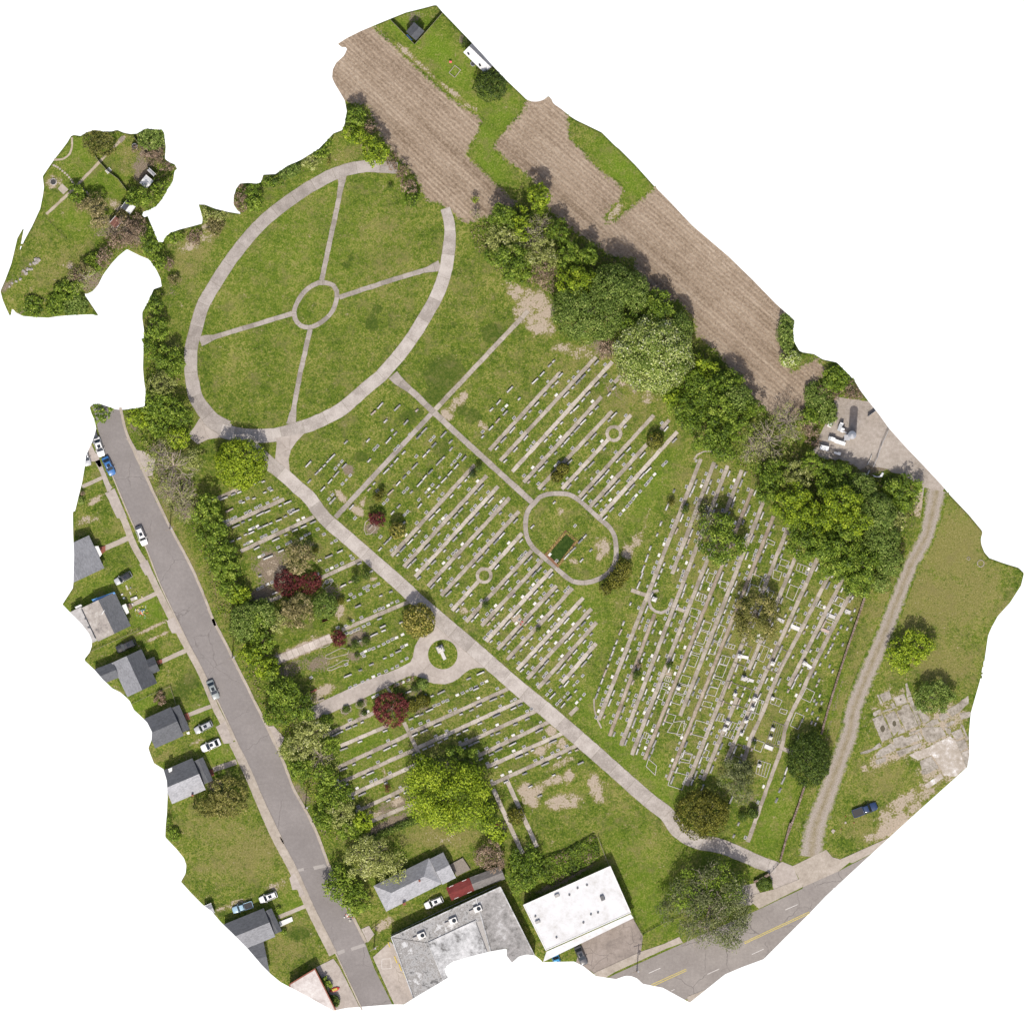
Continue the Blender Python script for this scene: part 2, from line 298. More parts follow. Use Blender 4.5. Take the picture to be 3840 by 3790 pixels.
# ------------------------------------------------------------ ground sheet and flat surfaces
def grid_sheet(name, poly, cell, z, mat, skirt=0, kind='structure', clip_out=True):
    P=np.asarray(poly); x0,y0=P.min(0)-cell; x1,y1=P.max(0)+cell
    if clip_out:
        x0=max(x0,OUTN[:,0].min()-cell); x1=min(x1,OUTN[:,0].max()+cell); y0=max(y0,OUTN[:,1].min()-cell); y1=min(y1,OUTN[:,1].max()+cell)
    nx=int((x1-x0)/cell)+1; ny=int((y1-y0)/cell)+1
    cx,cy=np.meshgrid(x0+(np.arange(nx)+.5)*cell, y0+(np.arange(ny)+.5)*cell); C=np.c_[cx.ravel(),cy.ravel()]
    keep=inside(C,P)
    if clip_out: keep&=inside(C)
    K=keep.reshape(ny,nx)
    vx,vy=np.meshgrid(x0+np.arange(nx+1)*cell, y0+np.arange(ny+1)*cell); V=np.c_[vx.ravel(),vy.ravel()]
    j,i=np.nonzero(K); w=nx+1; a=j*w+i
    F=np.c_[a,a+1,a+1+w,a+w]
    used,inv=np.unique(F,return_inverse=True); F=inv.reshape(-1,4); V=V[used]
    Kp=np.pad(K,1); full=(Kp[:-1,:-1].astype(int)+Kp[1:,:-1]+Kp[:-1,1:]+Kp[1:,1:]).ravel()[used]
    edge=full<4
    q,d=nearest(V[edge],P)
    if clip_out:
        q2,d2=nearest(V[edge]); m=d2<d; q[m]=q2[m]
        d=np.minimum(d,d2)
    V2=V.copy(); V2[edge]=np.where((d<cell*1.2)[:,None],q,V[edge])
    VV=np.c_[V2,np.full(len(V2),z)]
    me=bpy.data.meshes.new(name); n=len(VV)
    me.vertices.add(n); me.vertices.foreach_set('co',VV.astype(np.float32).ravel())
    me.loops.add(F.size); me.loops.foreach_set('vertex_index',F.astype(np.int32).ravel())
    me.polygons.add(len(F)); me.polygons.foreach_set('loop_start',np.arange(0,F.size,4,dtype=np.int32))
    me.materials.append(mat); me.update(calc_edges=True); me.validate()
    if skirt:
        bm=bmesh.new(); bm.from_mesh(me); E=[e for e in bm.edges if e.is_boundary]
        r=bmesh.ops.extrude_edge_only(bm,edges=E)
        for v in r['geom']:
            if isinstance(v,bmesh.types.BMVert): v.co.z-=skirt
        bm.to_mesh(me); bm.free()
    o=link(bpy.data.objects.new(name,me)); tag(o,kind=kind); return o
def verts_of(o):
    a=np.empty(len(o.data.vertices)*3,np.float32); o.data.vertices.foreach_get('co',a); return a.reshape(-1,3)

ground=grid_sheet('ground',OUTN,.45,0,ground_mat(),skirt=.8)
GV=verts_of(ground)[:,:2]; COVER=np.zeros((len(GV),4),np.float32)
def blob(ch,t,x,y,rx,ry=None,ang=0,w=1.0,soft=.5):
    """adds soft-edged bare earth / dry / lush / leaf-litter cover around a surveyed spot"""
    ry=ry or rx; c=T(t,x,y); a=math.radians(-ang); d=GV-np.array(c)
    u=(d[:,0]*math.cos(a)+d[:,1]*math.sin(a))/D(t,rx); v=(-d[:,0]*math.sin(a)+d[:,1]*math.cos(a))/D(t,ry)
    r=np.sqrt(u*u+v*v); f=np.clip((1+soft-r)/(2*soft) if soft else (r<1),0,1)*w
    COVER[:,ch]=np.maximum(COVER[:,ch],f)
DIRT,DRY,LUSH,MULCH=0,1,2,3
COVER[:,DRY]=.20
for t,x,y,rx,ry,a,w in [
 ('D',880,1070,120,55,40,.75),('D',1000,1120,130,70,20,.85),('D',930,1200,90,80,0,.75),('D',1030,1300,110,80,20,.85),('D',1090,1210,80,60,0,.85),('D',1110,1330,50,50,0,.7),
 ('D',460,1860,60,30,-45,.7),('D',430,1890,50,25,0,.7),('G',1465,170,35,35,0,.8),('G',1390,240,90,30,-50,.65),('G',1345,305,55,40,40,.85),('G',1610,390,48,26,40,.9),
 ('G',560,920,28,62,-40,1),('G',672,1020,30,62,-45,.95),('G',715,960,50,18,-60,.7),('G',545,1770,32,50,10,1),('G',1465,1770,40,32,40,.75),('G',800,1530,25,15,0,.7),
 ('K',430,770,80,45,-20,.85),('K',370,830,60,40,0,.7),('K',880,1390,20,45,-15,.7),('K',545,180,30,45,15,.9),('K',800,1700,80,40,0,.62),('K',960,1600,90,40,-20,.55),('K',1850,235,55,25,40,.75),
 ('L',365,1750,60,110,-35,.95),('L',620,1800,140,60,-10,.85),('L',860,1690,50,120,-10,.85),('L',660,1610,45,50,0,.9),('L',550,1640,90,40,-20,.7),('L',440,1700,50,45,0,.7),('L',530,1270,35,42,-20,.95),('L',612,1365,45,45,0,.8),('L',440,1420,70,40,-10,.75),('L',590,1520,110,28,-25,.65),('L',520,1370,60,25,-25,.55),
 ('L',285,430,40,30,20,.7),('L',1400,850,50,35,-40,.55),
 ('H',915,1490,50,70,-10,.9),('H',890,1560,30,55,10,.7),('H',1100,1530,45,60,0,.85),('H',1170,1440,35,80,35,.6),('H',1230,1310,14,130,18,.5),('H',700,1590,35,25,30,.7),('H',20,590,45,28,35,.8),('H',600,1225,28,28,0,.6),
 ('H',720,30,200,60,10,.5),('H',1250,380,55,60,0,.6),('H',1100,270,90,60,30,.55),
 ('B',1400,1010,70,30,0,.8),('B',1560,860,60,50,0,.6),('B',1450,960,160,60,-20,.5),('B',510,1140,40,30,-40,.7),('B',870,700,80,40,40,.65),('B',900,830,100,60,0,.6),('B',400,520,60,50,0,.7),
 ('R',560,330,130,130,0,.5),('R',700,420,150,110,20,.6),('R',760,330,90,60,0,.7),('R',560,470,160,40,-25,.7),('R',740,530,100,80,-30,.8),('R',820,470,50,90,0,.8),('K',270,460,230,48,-22,.85),('K',480,560,70,20,-20,.5),('I',1700,1150,50,120,15,.8),('M',1150,1650,50,230,17,.75),('F',1640,1450,90,110,0,.45),('N',330,800,14,300,18,.4),('M',1690,1780,190,70,-28,.95),('M',1560,1850,120,40,-25,.7),('M',1850,1650,70,50,-40,.7),('R',560,700,120,30,-35,.75),('R',660,650,60,40,-30,.6),
 ('M',1100,1820,60,60,0,.8),('M',1480,1350,50,30,-30,.55),
 ('F',300,960,60,16,-25,.8),('F',330,920,60,14,-25,.7),('J',720,310,130,14,-25,.9),('J',780,370,110,12,-25,.8),('F',240,1100,90,45,-25,.5),
 ('J',1060,1160,60,14,-25,.5),('O',350,640,80,14,-20,.55),('O',545,560,50,20,-25,.6),('P',160,720,45,22,-30,.8),('P',420,350,100,30,0,.35),
 ('I',1250,880,120,30,10,.75),('E',1000,1760,60,20,40,.0),('D',1600,480,110,40,-50,.55),('A',430,250,30,60,-45,.6),('A',700,440,200,25,42,.62),('A',1000,700,230,22,38,.6)]:
    if w: blob(DIRT,t,x,y,rx,ry,a,w,.45)
for t,x,y,rx,ry,a,w in [
 ('O',430,420,230,110,-20,.72),('O',600,800,130,90,-60,.65),('N',640,380,190,150,-45,.85),('N',560,600,240,160,0,.78),('N',300,650,50,300,-72,.62),('N',500,850,150,80,0,.68),('N',720,560,130,150,0,.75),('N',600,860,150,120,0,.7),('O',300,320,120,90,0,.55),
 ('M',1330,1000,110,900,17,.7),('I',1420,1850,60,120,0,.7),('M',1600,1400,250,250,0,.55),('M',1450,1780,150,120,0,.62),('J',800,1270,250,40,-25,.55),('J',1100,1760,260,120,-10,.5),('J',930,760,120,120,0,.5),
 ('H',700,200,500,300,0,.42),('H',1100,430,350,250,0,.48),('H',1650,1300,300,600,0,.52),('M',650,300,500,500,0,.52),('M',300,900,350,700,0,.40),('L',500,600,500,400,0,.36),('K',1300,1000,500,350,-22,.33),('M',700,1100,200,500,15,.45),
 ('P',400,350,170,50,0,.85),('Q',300,330,220,120,-40,.38),('L',1000,1800,330,120,40,.42),('C',1550,800,300,600,0,.40),('C',1050,500,350,350,0,.30),('C',150,800,90,300,35,.62),('C',60,700,90,120,30,.6),
 ('B',1350,1080,110,140,0,.6),('B',1000,320,180,150,0,.5),('B',450,1150,280,150,-30,.5),('B',300,880,150,120,0,.4),('D',1480,1500,120,60,0,.6),('D',480,1050,200,300,0,.36),
 ('F',1000,1350,40,330,-24,.62),('F',1250,1650,60,300,-27,.5),('F',850,1080,60,230,-30,.62),('J',1230,200,60,250,-27,.45),('A',250,1130,250,60,-15,.55),('A',1100,300,60,200,-30,.3)]:
    blob(DRY,t,x,y,rx,ry,a,w,.7)
for t,x,y,rx,ry,a,w in [
 ('A',900,400,110,420,-42,.95),('A',560,210,40,100,-45,.8),('A',1250,1050,70,250,-30,.9),('A',1350,850,180,120,-40,.7),('A',1270,1240,160,60,45,.8),('D',1640,160,90,260,-40,.9),('E',120,120,90,160,-40,.8),
 ('B',740,530,200,120,20,.55),('B',650,280,170,140,0,.6),('B',560,780,220,120,0,.5),('N',700,260,60,180,-45,.35),('Q',250,560,140,230,-30,.45),('Q',330,160,70,330,-38,.5),
 ('F',400,1600,300,60,-25,.6),('J',700,170,250,100,0,.7),('J',620,900,300,60,-25,.6),('J',1080,920,100,50,-25,.6),('J',1250,1260,120,90,0,.5),('O',620,640,80,50,-25,.5),('Q',240,630,40,150,-30,.6),
 ('C',900,700,700,500,-40,.25),('L',1000,1300,120,500,-38,.5),('H',1300,1050,90,330,30,.45),('L',760,520,140,300,10,.45),('M',780,1750,140,300,18,.55),('M',1250,900,60,300,15,.3),('C',1750,300,60,120,0,.4),
 ('G',1240,130,60,90,0,.5),('D',330,1700,150,170,0,.4),('K',900,620,400,80,-22,.35),('K',700,1150,300,250,-25,.4)]:
    blob(LUSH,t,x,y,rx,ry,a,w,.8)
for t,x,y,rx,ry,a,w in [
 ('F',1640,1470,130,180,-20,.95),('F',1560,1640,140,60,-20,.85),('G',60,1480,110,170,0,.9),('G',300,1260,120,40,20,.5),('G',790,1150,62,48,-40,1),('G',610,720,45,40,0,1),('G',500,1640,80,90,0,.6),
 ('K',200,600,200,70,-20,.6),('K',380,570,120,80,-20,.7),('K',680,380,90,75,-20,.9),('K',650,520,60,40,0,.8),('K',1100,770,110,80,0,.55),('K',1130,900,110,60,0,.6),('K',700,860,55,35,-20,.9),('K',590,915,50,38,-20,.9),('K',720,940,45,35,0,.7),('K',940,1640,190,70,-22,.75),('K',1740,1780,60,50,0,.9),('K',1560,1280,100,50,-20,.5),
 ('F',900,850,170,220,-30,.7),('F',1000,1000,120,160,-30,.6),('F',600,380,60,90,-30,.6),('D',1010,1060,150,60,20,.4),('D',1500,1480,120,60,20,.75),('D',1700,1760,120,60,25,.5),('H',1000,330,220,60,45,.45),('H',1650,1180,120,150,20,.45),
 ('I',1060,420,30,60,0,.5),('I',1350,900,160,50,-10,.8),('I',900,560,40,150,28,.55),('I',960,790,80,30,10,.5),('I',1280,800,60,60,0,.4),('I',150,1250,150,110,0,.5),('M',1250,900,14,420,16,.55),('M',560,1550,200,90,25,.5),
 ('B',1060,420,90,130,0,.8),('B',1130,290,110,80,0,.8),('B',850,850,180,100,0,.7),('B',700,700,150,60,20,.6),('B',650,1240,140,110,0,.8),('B',980,900,130,110,0,.8),('B',200,1170,140,35,-45,.5),('B',60,1290,90,30,-40,.7),('B',300,1420,330,28,-28,.55),('B',1300,1290,50,120,20,.5),
 ('P',420,40,60,60,0,.5),('P',170,300,140,25,-28,.8),('P',940,520,160,22,-30,.8),('A',700,150,60,70,0,.6),('A',1060,290,30,50,0,.7),('J',1200,1480,70,60,0,.7),('A',640,1350,100,110,0,.35),('A',240,640,90,120,-40,.3),
 ('O',650,160,28,60,-30,.7),('F',1080,1500,60,40,0,.5)]:
    blob(MULCH,t,x,y,rx,ry,a,w,.55)
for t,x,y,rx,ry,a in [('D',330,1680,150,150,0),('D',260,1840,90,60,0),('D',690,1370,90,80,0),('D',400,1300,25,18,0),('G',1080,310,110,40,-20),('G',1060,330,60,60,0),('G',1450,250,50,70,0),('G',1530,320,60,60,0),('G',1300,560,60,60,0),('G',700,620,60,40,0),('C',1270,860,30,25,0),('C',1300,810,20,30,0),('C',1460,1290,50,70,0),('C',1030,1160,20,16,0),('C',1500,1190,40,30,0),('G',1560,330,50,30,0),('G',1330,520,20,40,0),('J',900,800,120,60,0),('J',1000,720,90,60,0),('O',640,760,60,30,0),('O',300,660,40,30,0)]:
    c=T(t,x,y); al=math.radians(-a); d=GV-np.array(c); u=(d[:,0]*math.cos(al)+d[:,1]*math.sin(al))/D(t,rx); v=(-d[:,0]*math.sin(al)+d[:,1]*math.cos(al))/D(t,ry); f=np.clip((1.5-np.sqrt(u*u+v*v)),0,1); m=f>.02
    COVER[m,LUSH]=-np.maximum(f[m],np.maximum(0,-COVER[m,LUSH])); COVER[m,DRY]*=1-f[m]  # tree shadow remnants painted into the turf colour as dark patches (negative lush)
ca=ground.data.color_attributes.new('cover','FLOAT_COLOR','POINT')
full=np.zeros((len(ground.data.vertices),4),np.float32); full[:len(COVER)]=COVER; ca.data.foreach_set('color',full.ravel())

def field(name,poly,ang,z,free):
    o=grid_sheet(name,poly,.6,z,soil_mat(name+' soil',ang)); v=verts_of(o)[:,:2]
    q,d=nearest(v,poly)
    a=o.data.attributes.new('edge','FLOAT','POINT'); a.data.foreach_set('value',(d-.7).astype(np.float32)); return o
F1=TT('A',[(280,190),(400,185),(460,240),(530,305),(640,415),(760,525),(860,615),(960,705),(1080,795),(1180,855),(1228,885),(1200,940),(1180,1010),(1130,1090),(1102,1150),(1200,1240),(1320,1362),(1420,1452),(1500,1515),(1350,1620),(1200,1640),(1100,1680),(1015,1640),(985,1600),(930,1560),(880,1525),(790,1510),(730,1400),(690,1310),(600,1220),(520,1130),(430,1000),(385,900),(345,800),(200,780),(40,720),(40,320)])
F2=MX(('A',[(1530,735),(1720,670),(1830,780),(1857,860),(1870,960),(1870,1020)]),('D',[(1370,0),(1440,90),(1540,180),(1640,240),(1682,310),(1650,380),(1560,470),(1545,525),(1600,520),(1690,440),(1760,385),(1905,270)]),
 ('E',[(360,240),(620,540),(890,770),(1070,945),(1250,1130),(1310,1210),(1260,1330),(1270,1440),(1330,1640),(1480,1560),(1430,1515),(1500,1530),(1560,1580),(1600,1650),(1550,1720),(1480,1800)]),
 ('I',[(865,430),(825,520),(700,600),(560,520),(430,390),(310,260),(220,140),(150,30)]),('E',[(1010,1840),(900,1710),(780,1570),(680,1450),(600,1390),(590,1270),(470,1140),(330,1150),(200,1010),(130,850)]),
 ('D',[(1740,830),(1560,810),(1450,720),(1300,630),(1130,490),(1080,430),(1000,265),(930,195),(840,135),(760,75),(690,5)]),('A',[(1420,1235),(1340,1165),(1285,1110),(1295,1050),(1400,930),(1500,820)]))
field('field',F1,math.radians(-43),.012,None); field('field',F2,math.radians(-41),.012,None)

OUTC=OUT if sum(OUT[i][0]*OUT[(i+1)%len(OUT)][1]-OUT[(i+1)%len(OUT)][0]*OUT[i][1] for i in range(len(OUT)))>0 else OUT[::-1]
def flat(name,poly,z,mat,th=0,kind='structure',jit=0,res=1.2,cut=True,parent=None):
    """a clipped flat sheet (or slab of thickness th) whose outline may be slightly ragged"""
    P=[]
    n=len(poly)
    for i in range(n):
        a=Vector(poly[i]); b=Vector(poly[(i+1)%n]); L=(b-a).length; k=max(1,int(L/res)) if jit else 1
        for j in range(k):
            p=a.lerp(b,j/k)
            if jit and j: p=p+Vector((random.gauss(0,jit),random.gauss(0,jit)))
            P.append(p)
    if sum(P[i].x*P[(i+1)%len(P)].y-P[(i+1)%len(P)].x*P[i].y for i in range(len(P)))<0: P=P[::-1]
    vs=[Vector(p) for p in P]; faces=[list(range(len(P)))]
    if cut and not (inside(poly).all() and nearest(poly)[1].min()>.3):
        vs+= [Vector(p) for p in OUTC]; faces.append(list(range(len(P),len(vs))))
    r=delaunay_2d_cdt(vs,[],faces,1,1e-4); need=set(range(len(faces)))
    F=[f for f,oo in zip(r[2],r[5]) if set(oo)>=need]
    used=sorted({i for f in F for i in f}); mp={u:i for i,u in enumerate(used)}
    V=[(r[0][u].x,r[0][u].y,z) for u in used]; F=[tuple(mp[i] for i in f) for f in F]
    if th:
        k=len(V); ed={}
        for f in F:
            for a,b in zip(f,f[1:]+f[:1]): ed[(a,b)]=1
        V=V+[(x,y,zz-th) for x,y,zz in V]
        F=F+[(b,a,a+k,b+k) for (a,b) in ed if (b,a) not in ed]
    o=mesh(name,V,F,mat,parent); 
    if kind: tag(o,kind=kind)
    return o
def smooth_line(P,step=.9,closed=False):
    """Catmull-Rom through the surveyed points"""
    P=[Vector(p) for p in P]; n=len(P); R=[]
    if n==2:
        L=(P[1]-P[0]).length; k=max(1,int(L/step)); return [P[0].lerp(P[1],i/k) for i in range(k+1)]
    for i in range(n if closed else n-1):
        p0=P[(i-1)%n] if closed or i>0 else P[0]*2-P[1]; p1=P[i]; p2=P[(i+1)%n]; p3=P[(i+2)%n] if closed or i+2<n else P[-1]*2-P[-2]
        k=max(1,int((p2-p1).length/step))
        for j in range(k):
            t=j/k; R.append(.5*((2*p1)+(p2-p0)*t+(2*p0-5*p1+4*p2-p3)*t*t+(3*p1-p0-3*p2+p3)*t**3))
    if not closed: R.append(P[-1])
    return R
def strip(name,P,width,z,mat,closed=False,jit=.03,straight=False,kind='structure',parent=None,h=0,widths=None):
    """a path ribbon: u runs in metres along it, v across"""
    R=smooth_line(P,.9,closed) if not straight else smooth_line(P[:2] if len(P)==2 else P,.9,closed)
    n=len(R); V=[]; U=[]; s=0; F=[]
    for i,p in enumerate(R):
        d=(R[(i+1)%n]-R[i-1]) if closed else (R[min(i+1,n-1)]-R[max(i-1,0)])
        d.normalize(); q=Vector((-d.y,d.x))
        if i: s+=(p-R[i-1]).length
        w=width if widths is None else np.interp(i/(n-1),np.linspace(0,1,len(widths)),widths)
        for side in (1,-1):
            e=p+q*side*(w/2+random.gauss(0,jit)); V.append((e.x,e.y,z)); U.append((s,.5+side*.5))
    m=n if closed else n-1
    for i in range(m):
        a=2*i; b=2*((i+1)%n); F.append((a,a+1,b+1,b))
    if h:
        k=len(V); V+=[(x,y,zz-h) for x,y,zz in V]
        for i in range(m):
            a=2*i; b=2*((i+1)%n); F+=[(b,b+k,a+k,a),(a+1,a+1+k,b+1+k,b+1)]
        if not closed: F+=[(0,k,k+1,1),(2*n-1,2*n-1+k,2*n-2+k,2*n-2)]
        U+=U
    me=bpy.data.meshes.new(name); me.from_pydata(V,[],F); me.materials.append(mat)
    uv=me.uv_layers.new(name='UVMap'); 
    li=np.empty(len(me.loops),np.int32); me.loops.foreach_get('vertex_index',li); uu=np.array(U,np.float32)[li]
    if closed:   # unwrap the last segment
        for i in range(m):
            if i==n-1:
                for c in me.polygons[i].loop_indices:
                    if me.loops[c].vertex_index in (0,1): uu[c,0]=s+.9
    uv.data.foreach_set('uv',uu.ravel()); me.update()
    o=link(bpy.data.objects.new(name,me),parent)
    if kind: tag(o,kind=kind)
    return o
# --- main drive, loop and walks
LOOP=MX(('F',[(1290,415),(1185,350),(1115,265),(1060,175),(1035,60)]),('C',[(110,1640),(113,1480),(135,1390),(160,1295),(200,1165),(275,1030),(400,835),(540,655),(660,530),(780,430),(885,355),(990,285),(1165,190),(1300,145),(1415,128),(1540,132),(1650,140)]))
strip('driveway',LOOP,3.0,.030,m_loop,widths=[4.2,3.4,3.1,3.1,3.1,3.0,3.0,3.0,2.9,2.9,2.9,2.7])
LOOP2=MX(('D',[(335,440),(362,520),(372,600),(370,680),(360,770),(345,880),(310,1000),(260,1120),(180,1260),(100,1390),(0,1525)]),('G',[(850,20),(800,60),(690,155),(560,265),(440,330),(330,380),(220,415),(100,450),(0,463)]),('F',[(1480,466),(1380,455),(1250,425)]))
strip('driveway',LOOP2,3.1,.034,m_drive,widths=[2.3,3.0,3.1,3.1,3.1,3.1,3.1,3.2,3.2,3.2,3.3,3.3])
flat('driveway',TT('F',[(1085,340),(1050,400),(1015,445),(1020,480),(1075,528),(1150,492),(1240,478),(1330,500),(1330,380),(1240,330),(1150,300)]),.026,m_conc,jit=.04)
flat('driveway',TT('F',[(1660,480),(1664,520),(1652,640),(1640,655),(1560,590),(1560,700),(1700,800),(1870,900),(1810,800),(1760,720),(1752,640),(1770,570),(1810,510),(1870,445)]),.038,m_conc,jit=.03)
DRV=MX(('F',[(1440,500),(1560,622),(1650,700),(1740,775),(1820,850),(1905,925)]),('G',[(430,1075),(600,1225),(760,1365),(1000,1575),(1150,1715)]),('L',[(40,735),(250,920),(530,1150),(830,1410),(1000,1560),(1250,1780),(1390,1890)]),('Q',[(390,320),(470,368),(560,385),(640,415),(730,455),(810,482)]))
strip('driveway',DRV,3.4,.042,m_drive,widths=[2.9,3.2,3.3,3.3,3.35,3.4,3.5,3.5,3.6,3.6,3.5,3.6,3.7,3.3,3.0])
flat('driveway',TT('K',[(1250,180),(1248,300),(1235,335),(1180,352),(1140,378),(1105,440),(1090,520),(1070,560),(1010,592),(900,640),(700,715),(310,903),(352,990),(500,930),(700,840),(900,745),(1000,692),(1060,665),(1110,662),(1160,680),(1200,705),(1245,720),(1330,725),(1385,708),(1430,682),(1470,645),(1510,617),(1560,603),(1620,603),(1660,630),(1600,540),(1400,370)]),.028,m_conc,jit=.03)
def lawn_mat(nm):
    m,nt,b,o=new_mat(nm); g=N(nt); g.l(grass_nodes(g,g.pos()),b.inputs['Base Color']); b.inputs['Roughness'].default_value=.95; b.inputs['Specular IOR Level'].default_value=.15; return m
isl=T('K',1312,503); flat('lawn',[(isl[0]+3.46*math.cos(a*.157)*1.0,isl[1]+3.46*math.sin(a*.157)) for a in range(40)],.052,lawn_mat('lawn turf'))
flat('driveway',TT('Q',[(775,502),(790,470),(835,455),(880,474),(915,557),(800,582),(785,525)]),.036,m_conc)
strip('path',MX(('C',[(1236,200),(1220,330),(1085,975)])),1.15,.022,m_path,widths=[2.2,1.15,1.15,1.15,1.15,1.15,1.15])
strip('path',MX(('C',[(1000,1340)]),('G',[(250,0),(195,300),(180,380)])),1.15,.022,m_path,widths=[1.15,1.15,1.15,1.15,1.15,1.15,2.3])
strip('path',MX(('C',[(180,1432),(230,1415),(865,1223)])),1.15,.022,m_path,widths=[2.4,1.2,1.15,1.15,1.15,1.15,1.15])
strip('path',MX(('C',[(1215,1103)]),('D',[(0,955),(240,886),(300,865)])),1.15,.022,m_path,widths=[1.15,1.15,1.15,1.15,1.15,1.15,1.2,2.8])
strip('path',TT('C',[(1105,993),(1170,1012),(1197,1055),(1200,1105),(1168,1200),(1115,1263),(1050,1307),(988,1327),(928,1312),(887,1262),(878,1212),(903,1140),(953,1065),(1018,1013),(1062,995)]),1.1,.027,m_path,closed=True)
strip('path',MX(('G',[(940,10),(975,50),(1100,150),(1240,285),(1560,580),(1907,895)]),('H',[(395,1165)])),1.45,.024,m_path,widths=[2.7,1.5,1.45,1.4,1.4,1.4,1.4,1.4,1.4,1.4,1.35])
strip('path',MX(('D',[(955,1203)]),('G',[(1248,278)])),1.15,.0205,m_walk); strip('path',TT('G',[(1232,295),(512,1072)]),1.15,.0205,m_path)
strip('path',TT('H',[(405,1165),(440,1125),(500,1100),(580,1092),(660,1100),(720,1130),(780,1180),(890,1280),(970,1350),(1005,1420),(1015,1500),(1012,1580),(985,1650),(930,1705),(860,1740),(770,1758),(690,1745),(630,1705),(560,1640),(460,1555),(390,1490),(350,1420),(340,1340),(345,1260),(370,1200)]),1.12,.030,m_path,closed=True)
# --- street, kerbs, sidewalks and the main road
ST_L=MX(('F',[(285,225),(318,345),(332,420),(392,620),(460,800),(600,1130),(690,1290),(800,1570),(960,1907)]),('J',[(1000,400),(1150,690),(1300,1000),(1480,1400),(1720,1907)]),('O',[(560,350),(680,600),(800,850),(910,1085)]))
ST_R=MX(('F',[(492,255),(545,460),(680,760),(830,1080),(1000,1400),(1100,1620),(1200,1880)]),('J',[(1180,240),(1330,530),(1500,870),(1680,1240),(1780,1500)]),('O',[(620,160),(700,310),(770,490),(830,620),(920,800),(960,910),(1042,1075)]))
flat('road',ST_L+ST_R[::-1],.016,m_asph)
SW=MX(('F',[(405,880),(520,1080),(600,1280),(700,1455),(790,1640),(885,1830)]),('J',[(960,380),(1100,640),(1200,880),(1260,1000),(1335,1150)]))
strip('sidewalk',SW,1.55,.10,m_side,h=.1,jit=.02)
strip('sidewalk',MX(('J',[(1338,1158),(1455,1400)]),('O',[(532,335),(613,490),(680,640),(784,850)])),2.0,.101,m_side,h=.1,jit=.02)
strip('kerb',[Vector(p)+Vector((-.12,-.05)) for p in ST_L[3:]],.32,.14,m_side,h=.14,jit=.01)
strip('kerb',[Vector(p)+Vector((.2,.05)) for p in ST_R[:-2]],.62,.13,m_side,h=.13,jit=.03)
for P in (TT('F',[(280,520),(312,590),(330,600),(362,690),(340,700),(310,655),(235,662),(240,630)]),TT('F',[(310,655),(345,640),(420,820),(440,850),(405,890),(350,740)]),TT('F',[(392,890),(455,855),(548,1070),(520,1082),(475,1078),(430,985)]),TT('F',[(640,1422),(700,1388),(745,1495),(685,1503)]),TT('J',[(845,252),(900,225),(965,345),(885,345),(860,300)]),
  TT('J',[(1210,1042),(1275,1005),(1345,1162),(1270,1168)]),TT('O',[(597,525),(617,500),(665,595),(640,605),(635,573),(610,575)]),TT('O',[(712,905),(785,868),(812,905),(905,1090),(800,1095),(770,1020)]),TT('F',[(570,480),(620,570),(680,580),(760,640),(740,760),(690,770),(640,640),(540,480)]),TT('J',[(1580,1040),(1640,1035),(1720,1120),(1690,1200),(1640,1170)]),TT('P',[(62,742),(95,728),(118,765),(90,800)]),TT('P',[(112,862),(185,795),(205,815),(300,1050),(205,1068)])):
    flat('driveway_apron',P,.112,m_conc,th=.1,jit=.02)
for P,w in ((TT('F',[(215,845),(365,775)]),.85),(TT('F',[(380,1303),(575,1220)]),1.2),(TT('J',[(575,140),(775,45)]),1.0),(TT('J',[(790,562),(985,475)]),1.0),(TT('J',[(1000,955),(1175,888)]),.95),(TT('J',[(1190,1362),(1365,1302)]),1.2),(TT('O',[(550,692),(665,645)]),.9)):
    strip('path',P,w,.0215,m_side)
flat('parking_lot',TT('Q',[(-20,800),(195,692),(205,710),(240,772),(232,838),(20,935),(-60,930)]),.018,m_lot)
for P in (TT('Q',[(20,935),(232,838),(330,805),(395,775),(410,800),(340,825),(120,925),(60,962)]),TT('Q',[(700,598),(800,572),(912,527),(922,562),(735,655),(705,628)])): flat('sidewalk',P,.11,m_side,th=.1)
flat('parking_lot',TT('Q',[(660,560),(720,545),(740,590),(800,575),(700,640),(600,640)]),.0185,m_conc)
flat('driveway_apron',TT('R',[(105,963),(248,893),(275,925),(350,945),(300,985),(150,1052)]),.06,m_side,th=.06)
flat('sidewalk',TT('R',[(305,935),(330,925),(530,835),(560,850),(360,950)]),.11,m_side,th=.1)
flat('sidewalk',TT('Q',[(430,1030),(520,995),(560,1010),(430,1065)]),.11,m_side,th=.1)
flat('road',MX(('Q',[(60,965),(120,935),(340,835),(735,658),(920,570)]),('R',[(150,1052),(300,985),(425,920),(560,860),(560,1100),(200,1200)]),('Q',[(900,1100),(430,1040),(300,1080),(60,1000)])),.016,m_road)
m_yel=plain('yellow road paint',(.50,.40,.06),.7,var=.2); m_whp=plain('white road paint',(.52,.50,.48),.7,var=.2)
def line(P,w,mat,dz=.021): return strip('road_marking',P,w,dz,mat,jit=.005)
for q in ((276,979,425,912),(281,986,426,919),(672,798,950,668),(674,804,952,675)): line(TT('Q',[(q[0],q[1]),(q[2],q[3])]),.13,m_yel)
for q in ((265,930,315,908),(515,935,565,912),(705,850,755,827),(848,660,900,637),(1050,570,1085,553),(360,1006,375,999)): line(TT('Q',[(q[0],q[1]),(q[2],q[3])]),.13,m_whp)
m_patch=plain('pale road patch',(.30,.28,.265),.9,var=.12)
